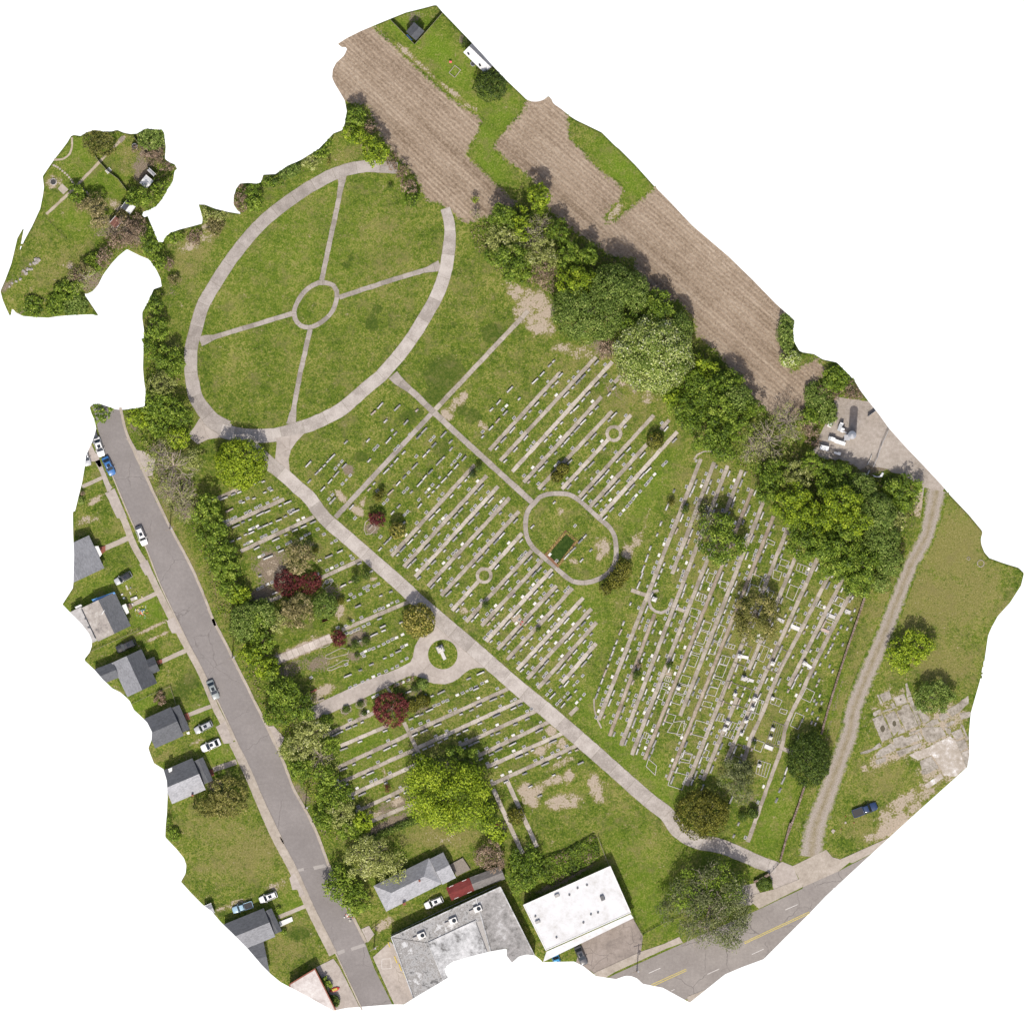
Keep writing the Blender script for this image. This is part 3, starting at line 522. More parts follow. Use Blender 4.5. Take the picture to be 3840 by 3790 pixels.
for P in (TT('O',[(632,487),(658,480),(660,493),(636,497)]),TT('O',[(698,475),(745,465),(758,477),(704,490)]),TT('O',[(800,838),(832,827),(834,842),(805,853)]),TT('O',[(858,822),(915,803),(925,815),(864,835)])): flat('road_marking',P,.021,m_patch)
for P in (TT('P',[(150,870),(188,868),(190,910),(150,912)]),):
    for a,b in zip(P,P[1:]+P[:1]): line([a,b],.1,m_whp,.118)
# --- the gravel lot, the dirt track and the ruined slabs
flat('gravel_lot',TT('I',[(1060,370),(1140,385),(1210,393),(1300,405),(1400,430),(1480,560),(1650,720),(1900,1000),(1870,1050),(1825,1130),(1790,1230),(1740,1260),(1715,1130),(1690,1020),(1560,960),(1400,900),(1300,880),(1240,920),(1150,850),(1000,832),(885,795),(925,690),(1000,540)]),.014,m_gravel,jit=.12,res=.8)
def track_mat():
    m,nt,b,o=new_mat('two-rut track'); g=N(nt); co=g.pos(); U=g.sep(g.n('ShaderNodeUVMap').outputs[0])
    v=g.math('ADD',U[1],g.math('MULTIPLY',g.math('SUBTRACT',g.noise(co,.9,4),.5),.16))
    d=g.math('ABSOLUTE',g.math('SUBTRACT',g.math('ABSOLUTE',g.math('SUBTRACT',v,.5)),.23))
    rut=g.step(g.math('ADD',d,g.math('MULTIPLY',g.math('SUBTRACT',g.noise(co,1.5,5,.75),.5),.35)),.26,.0)
    gc=g.ramp(g.noise(co,5,3,.7),[(.36,(.21,.18,.15)),(.5,(.29,.255,.22)),(.64,(.37,.335,.30))])
    dry=g.ramp(g.math('ADD',g.math('MULTIPLY',g.noise(co,5,3,.7),.6),g.math('MULTIPLY',g.noise(co,.8,3),.4)),[(.36,(.14,.12,.06)),(.5,(.225,.19,.125)),(.64,(.31,.27,.21))])
    c=g.mix(rut,dry,gc)
    e=g.step(g.math('ADD',g.math('ABSOLUTE',g.math('SUBTRACT',v,.5)),g.math('MULTIPLY',g.math('SUBTRACT',g.noise(co,1.1,5,.75),.5),.7)),.26,.46)
    c=g.mix(e,c,grass_nodes(g,co)); g.l(c,b.inputs['Base Color']); b.inputs['Roughness'].default_value=.95; b.inputs['Specular IOR Level'].default_value=.1
    return m
strip('dirt_track',MX(('N',[(560,150),(520,330),(455,455),(395,610),(345,740),(290,870),(222,1040)]),('M',[(1360,1090),(1250,1400),(1170,1620),(1105,1800),(1075,2010)])),5.2,.0145,track_mat(),widths=[6,4.6,4.2,4.4,4.8,5.0,5.0,5.2,5.4,6.2,7.2])
for i,P in enumerate([
 [(212,118),(295,85),(315,150),(245,180)],[(332,142),(415,108),(440,185),(355,212)],[(192,120),(207,117),(240,190),(222,198)],[(162,265),(215,237),(226,258),(180,297),(163,288)],[(155,318),(240,283),(322,462),(232,502)],[(258,290),(335,252),(375,325),(392,385),(330,458)],[(357,256),(395,235),(405,208),(450,192),(535,372),(432,416)],
 [(300,197),(330,180),(352,225),(325,233)],[(240,250),(320,228),(328,238),(250,262)],[(425,30),(440,22),(475,120),(437,138)],[(440,140),(475,130),(555,350),(540,380)],[(370,400),(415,390),(425,425),(365,445)],[(480,180),(520,220),(620,300),(625,330),(575,355)],
 [(322,480),(400,450),(425,475),(520,438),(542,490),(420,545),(345,555),(330,515)],[(185,605),(215,570),(310,515),(350,535),(340,575),(190,640)],[(350,580),(555,512),(558,545),(375,628)],[(180,655),(265,625),(270,665),(190,690)],[(58,590),(150,560),(215,510),(235,545),(190,565),(110,600),(60,605)],
 [(455,430),(545,395),(548,412),(460,450)],[(525,430),(545,425),(570,480),(545,488)],[(582,370),(640,325),(690,318),(705,350),(640,378)],[(698,285),(750,265),(790,300),(735,335),(712,330)],[(760,250),(870,180),(940,125),(945,190),(870,260),(810,300)],[(870,275),(960,255),(955,300),(880,325)],[(752,360),(815,330),(835,345),(770,385)],[(800,430),(880,395),(905,460),(845,490)],[(840,505),(915,478),(940,550),(875,588)],[(875,355),(900,370),(945,480),(930,490)],[(880,595),(950,565),(945,680),(930,715)],
 [(620,545),(790,455),(845,500),(870,580),(925,715),(830,790),(740,780),(700,690),(650,620)],[(455,610),(620,545),(650,605),(530,655),(480,630)],[(545,660),(640,620),(680,690),(560,735)],[(555,740),(690,690),(700,720),(600,770),(560,770)],[(580,855),(720,765),(740,800),(610,885)],[(560,390),(640,380),(720,385),(760,450),(650,510),(600,500),(570,450)],[(745,380),(800,400),(790,455),(760,420)]]):
    flat('concrete_slab',TT('X',P),.035+.004*(i%9),m_ruinpale if i in (29,30,33) else m_ruin,th=.03,jit=.05,res=.7)
m_pit=plain('pit water and weeds',(.06,.05,.025),.6,var=.5)
for x,y,rx,ry in ((240,395,20,28),(336,355,16,24),(388,157,8,8)): 
    c=T('X',x,y); flat('pit',[(c[0]+D('X',rx)*math.cos(a*.52)*random.uniform(.85,1.1),c[1]+D('X',ry)*math.sin(a*.52)*random.uniform(.85,1.1)) for a in range(12)],.074,m_pit)
# ------------------------------------------------------------ headstones, markers and grave kerbs
def granite(name,c): return patchy(name,[(.3,tuple(x*.8 for x in c)),(.5,c),(.7,tuple(min(.85,x*1.15) for x in c))],(1.5,6,20),rough=.55,spec=.4,world=False)
g_lt=granite('light granite',(.47,.455,.44)); g_md=granite('grey granite',(.29,.28,.27)); g_wh=granite('white marble',(.58,.565,.54)); g_dk=granite('dark granite',(.16,.165,.175)); g_pk=granite('pinkish granite',(.40,.31,.26))
g_bs=granite('base stone',(.20,.195,.185))
m_brz=plain('weathered bronze',(.115,.115,.12),.5,.3,var=.3,scale=5)
def stone_mesh(L,tint,h,top):
    b=MB(); b.box(0,0,0,L+.22,.50,.15,1); 
    n=7 if top else 3; prof=[]
    for i in range(n):
        t=i/(n-1); prof.append((-L/2+L*t, h-(.13*abs(2*t-1)**2 if top else 0)))
    V=[];  w0,w1=.14,.10
    for x,z in prof: V+=[(x,-w0,.158),(x,w0,.158),(x,-w1,z),(x,w1,z)]
    F=[]
    for i in range(n-1):
        a,c=4*i,4*i+4; F+=[(a,c,c+2,a+2),(a+1,a+3,c+3,c+1),(a+2,c+2,c+3,a+3)]
    e=4*(n-1); F+=[(0,2,3,1),(e,e+1,e+3,e+2)]
    b.add(V,F,0)
    me=bpy.data.meshes.new('headstone'); me.from_pydata(b.V,[],b.F); me.materials.append(tint); me.materials.append(g_bs); me.polygons.foreach_set('material_index',b.I); me.update(); return me
SM={}
for tn,tm in (('grey',g_lt),('mid grey',g_md),('white',g_wh),('dark',g_dk),('pinkish',g_pk)):
    for L in (.7,1.0,1.35,1.8,2.3): SM[tn,L]=stone_mesh(L,tm,.58 if L<1.2 else .70,L in(.7,1.0,1.8))
def marker_mesh(w,d,top,plate):
    b=MB(); b.box(0,0,0,w,d,.11,0,inset=.03)
    if plate: b.box(0,0,.108,w-.2,d-.2,.012,1)
    me=bpy.data.meshes.new('flat_marker'); me.from_pydata(b.V,[],b.F); me.materials.append(top); me.materials.append(plate or top); me.polygons.foreach_set('material_index',b.I); me.update(); return me
MM={'grey':marker_mesh(.84,.60,g_lt,g_dk),'bronze':marker_mesh(.88,.64,g_lt,m_brz),'white':marker_mesh(.86,.58,g_wh,None),'plain':marker_mesh(.74,.5,g_md,None),'pinkish':marker_mesh(.8,.5,g_pk,None)}
ST=[]   # (kind, x, y, angle, meshkey, label, group, priority)
TINT=['grey']*8+['mid grey']*6+['white']*2+['dark']*1+['pinkish']*1
LENS=[.7,.7,1.0,1.0,1.35,1.35,1.8,1.8]
def up(x,y,a,label,group,pri=0,L=None,tint=None): ST.append(('U',x,y,a+random.gauss(0,.03),(tint or random.choice(TINT),L or random.choice(LENS)),label,group,pri))
def fl(x,y,a,label,group,pri=0,k=None): ST.append(('f',x,y,a+random.gauss(0,.03),k or random.choice(['grey','grey','bronze','bronze','bronze','white','plain']),label,group,pri))
def ang(t,p,q): a=T(t,*p); b=T(t,*q); return math.atan2(b[1]-a[1],b[0]-a[0])
A_W=ang('F',(1270,1140),(1720,935)); A_C=ang('G',(930,1360),(1550,680)); A_N=ang('H',(150,850),(865,75)); A_S=ang('L',(885,1190),(1645,-700))
def many(fn,t,pts,a,label,group,**k):
    for p in pts: fn(*T(t,*p[:2]),a,label,group,pri=5,**k)
# north-west lawn beside the round yellow-green tree
gW='headstones of the northwest plot by the bright round tree'; lW='grey upright headstone in the northwest plot beside the bright round tree'; lWf='small flat marker in the northwest plot beside the bright round tree'; gWf='flat markers of the northwest plot'
many(up,'F',[(1385,885),(1340,900),(1305,910),(1270,930),(1490,840),(1520,815),(1565,805),(1575,885),(1625,870),(1415,960),(1495,930),(1312,1018),(1745,960),(1690,985),(1595,1027),(1540,1048),(1465,1088),(1412,1108),(1360,1137),(1330,1155),(1805,1025),(1770,1045),(1728,1065),(1680,1092),(1620,1115),(1580,1132),(1537,1150),(1475,1185),(1432,1200),(1383,1228),(1330,1250),(1865,1140),(1800,1168),(1732,1202),(1657,1235),(1515,1300),(1695,1322),(1540,1508),(1650,1635)],A_W,lW,gW)
many(fl,'F',[(1610,855),(1395,955),(1418,942),(1447,930),(1645,937),(1670,925),(1595,965),(1617,952),(1510,1000),(1540,985),(1435,1040),(1465,1025),(1355,1070),(1330,1085),(1300,1095),(1275,1108),(1757,1028),(1785,1015),(1465,1162),(1490,1150),(1520,1137),(1635,1180),(1660,1165),(1862,1075),(1823,1092),(1553,1220),(1580,1207),(1425,1275),(1450,1263),(1475,1250),(1535,1365),(1563,1352),(1675,1295),(1700,1285),(1740,1270),(1765,1255),(1555,1590),(1595,1570),(1630,1555),(1525,1605)],A_W,lWf,gWf)
x,y=T('F',1600,1370); up(x,y,A_W,'extra long white headstone beside the leaf litter under the tan cedar','long white headstone',9,2.3,'white')
# west lawn between the red maples and the main drive
lW2='grey upright headstone on the lawn between the large red maple and the drive'; lW2f='small flat marker on the lawn between the large red maple and the drive'
many(up,'G',[(545,1325),(463,1363),(395,1393),(570,1580),(690,1415),(775,1475),(925,1625),(850,1655),(680,1733),(610,1688),(68,1237),(142,1202),(210,1168),(275,1140),(345,1107),(628,1550)],A_W,lW2,'headstones between the large red maple and the drive')
many(fl,'G',[(427,1198),(380,1160),(358,1172),(485,1262),(515,1245),(318,1192),(290,1205),(260,1228),(640,1378),(625,1357),(562,1413),(520,1433),(485,1448),(450,1465),(380,1495),(450,1555),(482,1543),(728,1597),(757,1582),(803,1582),(832,1567),(752,1613),(698,1643),(652,1665),(625,1645),(705,1817),(867,1747),(905,1727),(933,1708),(973,1697),(840,1755),(807,1770)],A_W,lW2f,'flat markers between the large red maple and the drive')
lR='grey upright headstone on the lawn west of the drive circle'; lRf='flat marker on the lawn west of the drive circle'
many(up,'K',[(840,237),(1000,265),(870,325),(800,357),(980,480),(880,530),(780,577),(698,620),(604,662),(690,405),(865,295)],A_W,lR,'headstones west of the drive circle')
many(fl,'K',[(723,293),(758,275),(705,228),(1012,355),(967,378),(937,390),(905,407),(940,412),(910,425),(872,425),(835,442),(795,458),(765,467),(735,480),(710,495),(755,493),(725,515),(1040,432),(1010,447),(932,507),(1043,533),(1007,553),(972,590),(937,607),(890,627),(838,652),(795,668),(753,692),(715,708),(662,733),(622,750),(593,577),(682,313),(655,325),(628,340),(597,345),(590,290),(560,290),(530,303),(640,253),(330,675)],A_W,lRf,'flat markers west of the drive circle')
lS='grey upright headstone on the lawn just below the drive circle'; lSf='flat marker on the lawn just below the drive circle'
many(up,'K',[(1593,643),(1505,683),(1300,785),(1233,812),(1055,783),(1560,760),(1213,918),(1183,935),(1155,948),(1120,960),(1075,983),(590,915),(690,865),(385,1005)],A_W,lS,'headstones below the drive circle')
many(fl,'K',[(1605,718),(1638,703),(1668,708),(1560,745),(1523,760),(1493,775),(1460,790),(1420,805),(1718,757),(1345,845),(1315,855),(1280,875),(1250,885),(1180,810),(1105,850),(1140,830),(975,725),(1015,710),(1055,693),(795,820),(823,805),(720,945),(620,995)],A_W,lSf,'flat markers below the drive circle')
# lawn inside the curve of the oval drive
lA='grey upright headstone on the open lawn inside the oval drive bend'; lAf='flat marker on the open lawn inside the oval drive bend'
many(up,'G',[(845,240),(795,292),(972,255),(885,355),(1037,365),(957,448),(755,498),(590,512),(907,498),(880,528),(487,622),(455,655),(430,685),(400,715),(372,742),(763,648),(310,675),(578,688),(518,750),(472,803),(418,860),(317,803),(497,940),(1118,275)],A_C,lA,'headstones on the lawn inside the oval drive bend')
many(fl,'G',[(935,423),(825,542),(803,565),(1063,453),(980,543),(958,567),(560,655),(537,682),(513,708),(622,760),(593,793),(565,822),(490,903),(463,935),(475,965)],A_C,lAf,'flat markers on the lawn inside the oval drive bend')
lB='grey upright headstone on the lawn between the two concrete walks'; lBf='flat marker on the lawn between the two concrete walks'
many(up,'G',[(1172,425),(1132,470),(1020,590),(1245,533),(1175,612),(1203,580),(1373,563),(1317,628),(1283,662),(1470,633),(1412,693),(1365,742),(1320,793),(1275,843),(1220,732),(1177,775),(1140,820),(1103,690),(1025,772),(980,820),(945,860),(922,885),(930,685),(890,727),(800,820),(763,862),(965,645),(632,995),(1078,883),(1207,915),(1240,880),(1140,985),(983,990),(938,1037),(890,1258),(845,1308),(1015,1120),(930,1217),(1317,455),(1370,508)],A_C,lB,'headstones between the two concrete walks')
many(fl,'G',[(1245,473),(1222,498),(1440,607),(1422,630),(1400,655),(1378,680),(1288,775),(1235,830),(1208,862),(1187,885),(1135,940),(1057,738),(1047,858),(1022,883),(898,943),(872,968),(1050,1030),(1028,1053),(848,1217),(658,1077),(825,873),(1115,617)],A_C,lBf,'flat markers between the two concrete walks')
# upper lawn beside the walk that ends in bare earth
lN='grey upright headstone on the upper lawn left of the walk strips'; lNf='flat marker on the upper lawn left of the walk strips'
many(up,'H',[(223,318),(292,387),(138,413),(188,493),(85,468),(132,550),(82,605),(20,670),(385,285),(410,255),(463,202),(520,138),(548,108),(600,213)],A_N,lN,'headstones on the upper lawn')
many(fl,'H',[(197,440),(170,468),(20,633),(697,228)],A_N,lNf,'flat markers on the upper lawn')
many(fl,'H',[(1045,1247),(1070,1217),(1097,1188),(1120,1160),(1142,1132),(1163,1107),(1193,1078),(1237,1027),(1255,1005),(1275,980),(1300,950),(1365,880),(1385,860)],A_N,'flat marker in the lone row beside the wide grass ride','flat markers in the row beside the grass ride')
lO='upright headstone on the grass inside the walled garden oval path'
many(up,'H',[(553,1160),(390,1340),(825,1515),(748,1447),(780,1412),(757,1590),(690,1513),(645,1560)],A_N,'grey upright headstone on the lawn inside the stadium shaped path','headstones inside the stadium shaped path')
many(fl,'H',[(708,1333),(570,1595),(520,1548)],A_N,'flat marker on the lawn inside the stadium shaped path','flat markers inside the stadium shaped path')
many(up,'H',[(1445,1075),(1395,1190),(1347,1317),(1320,1400)]+[(1268,1500),(1255,1540),(1243,1575),(1230,1610),(1215,1655),(1205,1705),(1180,1775)],A_S,'grey upright headstone in the outermost row beside the wide grass ride','headstones in the outermost row of the southeast plots')
many(up,'L',[(1120,325),(1068,470),(1045,535),(1017,610),(998,655),(985,695),(970,735),(953,785),(930,840),(908,900),(885,960),(868,1010)],A_S,'grey upright headstone in the outermost row beside the wide grass ride','headstones in the outermost row of the southeast plots')
many(up,'L',[(750,1510),(550,1600),(375,1685),(445,1755)],A_W,'grey headstone standing among the bare earth patches by the drive','headstones among the bare earth patches')
many(up,'M',[(978,1125),(890,1370),(868,1440),(843,1515),(818,1590),(500,1855),(535,1765),(480,1585),(265,1500),(1340,190)],A_S,'grey upright headstone on the lawn near the round dark tree by the wall','headstones near the round dark tree')
# --- strips of concrete walk, with stones along both sides
ORD='first second third fourth fifth sixth seventh eighth ninth tenth eleventh twelfth thirteenth fourteenth fifteenth sixteenth'.split()
STRIPS={}
def row(sec,where,k,a,b,w,gapU,gapF,mat=None,pU=.85,pF=.8,seg=None,stones=True,skip=(),offs=.30):
    a=Vector(a); b=Vector(b); L=(b-a).length; d=(b-a)/L; q=Vector((d.y,-d.x)); th=math.atan2(d.y,d.x)
    STRIPS[sec,k]=(a,b,w)
    for s0,s1 in (seg or [(0,1)]):
        strip('path',[a.lerp(b,s0),a.lerp(b,s1)],w,.0225+.0004*(k%3),mat or (m_walkl if (k*7+len(sec))%3==0 else m_walk),jit=.035)
    if not stones: return
    nm=f'the {ORD[k]} walk strip {where}'
    for side,gap,pr,f in ((1,gapU,pU,up),(-1,gapF,pF,fl)):
        s=random.uniform(.4,1.6)
        while s<L-.4:
            p=a+d*s; lw=random.gauss(0,.06)
            Ls=random.choice(LENS) if side==1 else .8
            if random.random()<pr and all((p-Vector(c)).length>r for c,r in skip):
                off=w/2+(offs+.12 if side==1 else offs+.06)+lw; c=p+q*side*off
                if side==1: up(c.x,c.y,th,f'upright headstone along {nm}',f'headstones along {nm}',L=Ls)
                else: fl(c.x,c.y,th+ (math.pi/2 if random.random()<.0 else 0),f'flat grave marker beside {nm}',f'flat markers along {nm}')
            s+= (Ls*.5+.95 if side==1 else .95)+random.expovariate(1/max(.1,gap))
U=lambda t,p:T(t,*p)
# south-west plots
wSW='down from the purple maple'
for k,(a,b,seg) in enumerate([((415,1115),(800,937),None),((550,1185),(905,1033),None),((530,1345),(1060,1098),None),((500,1480),(1112,1208),None),((605,1560),(1120,1320),None),((665,1675),(1055,1490),None),((760,1755),(1110,1605),None)]):
    row('SW','by the purple maple, street side',k,U('K',a),U('K',b),.95,1.6,2.4,seg=seg,pU=.75,pF=.6,stones=k<6)
for k,(a,b) in enumerate([(U('K',(1060,1092)),U('K',(1812,752))),(U('K',(1120,1200)),U('L',(318,1040))),(U('K',(1430,1187)),U('L',(415,1123))),(U('K',(1540,1275)),U('L',(512,1205))),(U('K',(1640,1342)),U('L',(612,1290))),(U('K',(1670,1472)),U('L',(720,1380)))]):
    row('SX','by the purple maple, drive side',k,a,b,.95,1.1,1.8,pU=.8,pF=.65)
strip('path',TT('K',[(1022,1008),(1160,1292)]),.95,.0245,m_walk)
strip('path',TT('P',[(625,145),(750,420)]),1.05,.0215,m_walkl); strip('path',TT('P',[(682,105),(812,392)]),1.05,.0215,m_walkl)
# north-west walk strips
for a,b,w in ((U('F',(1190,945)),U('F',(1395,857)),.95),(U('F',(1270,1140)),U('F',(1720,935)),.95),(U('F',(1395,1325)),U('G',(352,1068)),.95),(U('G',(395,1528)),U('G',(705,1385)),.95),(U('G',(0,1700)),U('G',(110,1660)),.9),(U('K',(560,322)),U('K',(1072,105)),.95)):
    strip('path',[a,b],w,.0225,m_walk)
strip('path',TT('K',[(70,548),(480,380)]),2.2,.0228,strip_mat('pale old walk',[(.33,(.30,.26,.22)),(.5,(.40,.35,.31)),(.66,(.52,.47,.43))],1.4,.14,(.22,.17,.13)))
strip('path',TT('K',[(890,740),(925,790)]),.6,.0222,m_walk)
# centre plots
ring1=T('G',1620,1505); ring2=T('H',997,647)
CEN=[(U('G',(930,1360)),U('G',(1550,680))),(U('G',(1020,1440)),U('G',(1640,760))),(U('G',(1105,1515)),U('G',(1725,840))),(U('G',(1200,1585)),U('G',(1810,925))),(U('G',(1300,1655)),U('G',(1880,1025))),(U('G',(1380,1765)),U('H',(315,1388))),(U('G',(1485,1850)),U('H',(385,1518))),(U('K',(1600,290)),U('H',(465,1588))),
 (U('L',(45,605)),U('L',(540,65))),(U('L',(130,665)),U('L',(570,188))),(U('L',(200,742)),U('L',(690,208))),(U('L',(275,815)),U('L',(770,280))),(U('L',(350,885)),U('L',(830,360))),(U('L',(430,955)),U('L',(870,462))),(U('L',(610,915)),U('L',(866,618))),(U('L',(668,1152)),U('L',(727,1095)))]
for k,(a,b) in enumerate(CEN):
    va,vb=Vector(a),Vector(b); L=(vb-va).length; seg=None; skip=()
    if k==5:
        t=(Vector(ring1)-va).dot(vb-va)/L/L; seg=[(0,t-1.85/L),(t+1.85/L,1)]; skip=((ring1,2.9),)
    if k==15: row('C','of the centre plots',k,a,b,1.0,9,1.2,pU=.2); continue
    row('C','of the centre plots',k,a,b,.95,1.25 if k<6 else .75,1.4 if k<6 else 1.0,pU=.82,pF=.75,seg=seg,skip=skip)
strip('path',[(ring1[0]+1.6*math.cos(i*.3927),ring1[1]+1.6*math.sin(i*.3927)) for i in range(16)],.82,.026,m_walk,closed=True)
many(up,'L',[(540,1010),(712,975),(665,1027),(618,1080),(600,940)],A_C,'grey headstone in the short rows at the drive tip of the centre plots','headstones at the tip of the centre plots')
many(fl,'L',[(500,1000),(525,970),(598,890),(625,862),(700,930),(725,905),(765,860),(575,1070),(598,1045),(628,1017),(653,990),(720,1060),(748,1033),(775,1000)],A_C,'flat marker in the short rows at the drive tip of the centre plots','flat markers at the tip of the centre plots')
# north-east plots
NE=[((70,770),(600,190),None),((150,850),(865,75),None),((240,930),(985,112),None),((325,1010),(1050,212),[(0,.80),(.93,1)]),((435,1060),(985,480),None),((610,1060),(1125,508),None),((740,1120),(1295,510),None),((820,1190),(1410,545),[(0,.80),(.89,1)]),((895,1265),(1470,633),None)]
for k,(a,b,seg) in enumerate(NE):
    a=U('H',a); b=U('H',b); va,vb=Vector(a),Vector(b); L=(vb-va).length; skip=()
    if k==5:
        t=(Vector(ring2)-va).dot(vb-va)/L/L; seg=[(0,t-1.85/L),(t+1.85/L,1)]; skip=((ring2,2.9),)
    row('N','of the northeast plots',k,a,b,.95,1.3,2.0,pU=.78,pF=.62,seg=seg,skip=skip+((T('H',1305,700),2.2),))
strip('path',[(ring2[0]+1.6*math.cos(i*.3927),ring2[1]+1.6*math.sin(i*.3927)) for i in range(16)],.82,.026,m_walk,closed=True)
# south-east plots
SE=[(U('L',(885,1190)),U('H',(1645,835))),(U('L',(965,1310)),U('L',(1300,400))),(U('L',(1050,1380)),U('H',(1845,885))),(U('L',(1130,1450)),U('I',(362,918))),(U('L',(1225,1485)),U('I',(440,1060))),(U('L',(1490,1160)),U('I',(525,1148))),(U('L',(1402,1640)),U('I',(598,1262))),(U('M',(150,1480)),U('I',(715,1318))),(U('M',(270,1440)),U('I',(785,1512))),(U('M',(440,1300)),U('I',(925,1575))),(U('M',(560,1340)),U('I',(1012,1690))),(U('M',(910,738)),U('I',(1115,1722))),(U('M',(605,1900)),U('I',(1182,1820)))]
BEND={10:TT('M',[(560,1340),(640,1100),(705,960),(830,650),(890,530),(1080,170),(1165,0)])+[T('I',1012,1690)],12:TT('M',[(605,1900),(740,1520),(858,1190),(890,1030),(1000,800),(1100,580),(1220,340),(1380,35)])}
m_rough=strip_mat('crumbling walk',[(.33,(.19,.15,.115)),(.5,(.285,.235,.185)),(.68,(.38,.325,.27))],1.6,.24,(.10,.095,.045),.3)
for k,(a,b) in enumerate(SE):
    if k in BEND:
        B=BEND[k]; strip('path',B,.95,.0225,m_walk,jit=.04)
        for i in range(len(B)-1):
            a,b=Vector(B[i]),Vector(B[i+1]); d=(b-a); L=d.length; d/=L; q=Vector((d.y,-d.x)); th=math.atan2(d.y,d.x); nm=f'the {ORD[k]} walk strip of the southeast plots'
            s=.8
            while s<L and k==10:
                for sd in (1,-1):
                    c=a+d*s+q*sd*.9
                    if random.random()<.6:
                        (up if sd==1 else fl)(c.x,c.y,th,f'upright headstone along {nm}' if sd==1 else f'flat grave marker beside {nm}',(f'headstones along {nm}' if sd==1 else f'flat markers along {nm}'))
                s+=random.uniform(1.3,2.8)
            while s<L and k==12:
                c=a+d*s-q*.9
                if random.random()<.35: fl(c.x,c.y,th,f'flat grave marker beside {nm}',f'flat markers along {nm}')
                s+=random.uniform(1.3,2.8)
        STRIPS['S',k]=(Vector(BEND[k][0]),Vector(BEND[k][-1]),.95); continue
    seg=None
    if k==1: seg=[(0,1)]
    if k==8: seg=[(0,.36),(.48,.62),(.68,1)]
    row('S','of the southeast plots',k,a,b,.95,.75,.95,mat=m_rough if k in (1,4,6) else m_walk,pU=.85,pF=.75,seg=seg,skip=((T('L',1347,305),2.6),))
row('S','of the southeast plots',13,U('H',(1430,1692)),U('H',(1745,860)),.95,.9,1.1,pU=.85,pF=.75)
strip('path',TT('L',[(1330,224),(1295,232),(1268,262),(1258,305),(1272,352),(1305,382),(1350,392),(1400,372),(1425,330),(1432,285)]),.72,.027,m_path)
strip('path',TT('L',[(1125,222),(1250,265)]),1.0,.0205,m_walk); strip('path',TT('L',[(1455,353),(1532,383)]),.85,.0205,m_walk); strip('path',TT('M',[(862,1203),(942,1235)]),1.0,.0205,m_side)
strip('path',TT('H',[(1592,840),(1620,805),(1665,782),(1752,772)]),.42,.0205,m_walk); strip('path',TT('L',[(850,1030),(850,1090),(860,1150),(880,1200),(905,1250)]),.4,.0205,m_walk)
# scattered small old stones towards the wall
lE='small weathered stone on the lawn between the last walk strip and the wall'
many(up,'M',[(1298,298),(1275,345),(1250,380),(1235,430),(1220,455),(1205,485),(1183,520),(1170,540),(1143,577),(1135,600),(1108,640),(1090,665),(1400,175),(1375,240),(1345,312),(1312,430),(1213,590),(1237,630),(1135,697),(1118,733),(1100,845),(1115,870),(1140,810),(1155,865),(1045,915),(1085,940),(1125,980),(1080,1010),(1108,1022),(1010,995),(885,215),(1365,105),(1385,80),(940,520),(995,730),(905,775)],A_S,lE,'small old stones near the wall',L=.7)
# keep about 300 of each kind as things, largest first, and the rest as one mass
def place_stones():
    for kd,nm in (('U','headstone'),('f','flat_marker')):
        L=[s for s in ST if s[0]==kd and inside([s[1:3]])[0]]
        # thin out stones that would overlap
        kept=[]; cells={}
        for s in sorted(L,key=lambda s:(-s[7],-(s[4][1] if kd=='U' else 0))):
            c=(int(s[1]//2),int(s[2]//2)); ok=True
            for i in (-1,0,1):
                for j in (-1,0,1):
                    for r in cells.get((c[0]+i,c[1]+j),()):
                        need=(.42*(s[4][1]+r[4][1])+.2) if kd=='U' else .85
                        dx,dy=s[1]-r[1],s[2]-r[2]; al=abs(dx*math.cos(s[3])+dy*math.sin(s[3])); ac=abs(-dx*math.sin(s[3])+dy*math.cos(s[3]))
                        if al<need and ac<.7: ok=False
            if ok: kept.append(s); cells.setdefault(c,[]).append(s)
        first=kept[:300]; rest=kept[300:]
        for s in first:
            o=bpy.data.objects.new(nm,(SM if kd=='U' else MM)[s[4]]); link(o); o.location=(s[1],s[2],0); o.rotation_euler=(random.gauss(0,.02),0,s[3]); tag(o,s[5],'headstone' if kd=='U' else 'grave marker',s[6])
        if rest:
            b=MB(); ml=[]; mi={}
            for s in rest:
                me=(SM if kd=='U' else MM)[s[4]]; c,q=math.cos(s[3]),math.sin(s[3])
                for m in me.materials:
                    if m.name not in mi: mi[m.name]=len(ml); ml.append(m)
                V=[(s[1]+c*v.co.x-q*v.co.y,s[2]+q*v.co.x+c*v.co.y,v.co.z) for v in me.vertices]; k=len(b.V); b.V+=V
                for p in me.polygons: b.F.append(tuple(i+k for i in p.vertices)); b.I.append(mi[me.materials[p.material_index].name])
            o=b.build(nm+'s',ml); tag(o,'the many smaller '+('headstones' if kd=='U' else 'flat markers')+' lining the walk strips',('headstones' if kd=='U' else 'grave markers'),kind='stuff')
        print('STONES',kd,len(L),len(kept),len(rest))
place_stones()
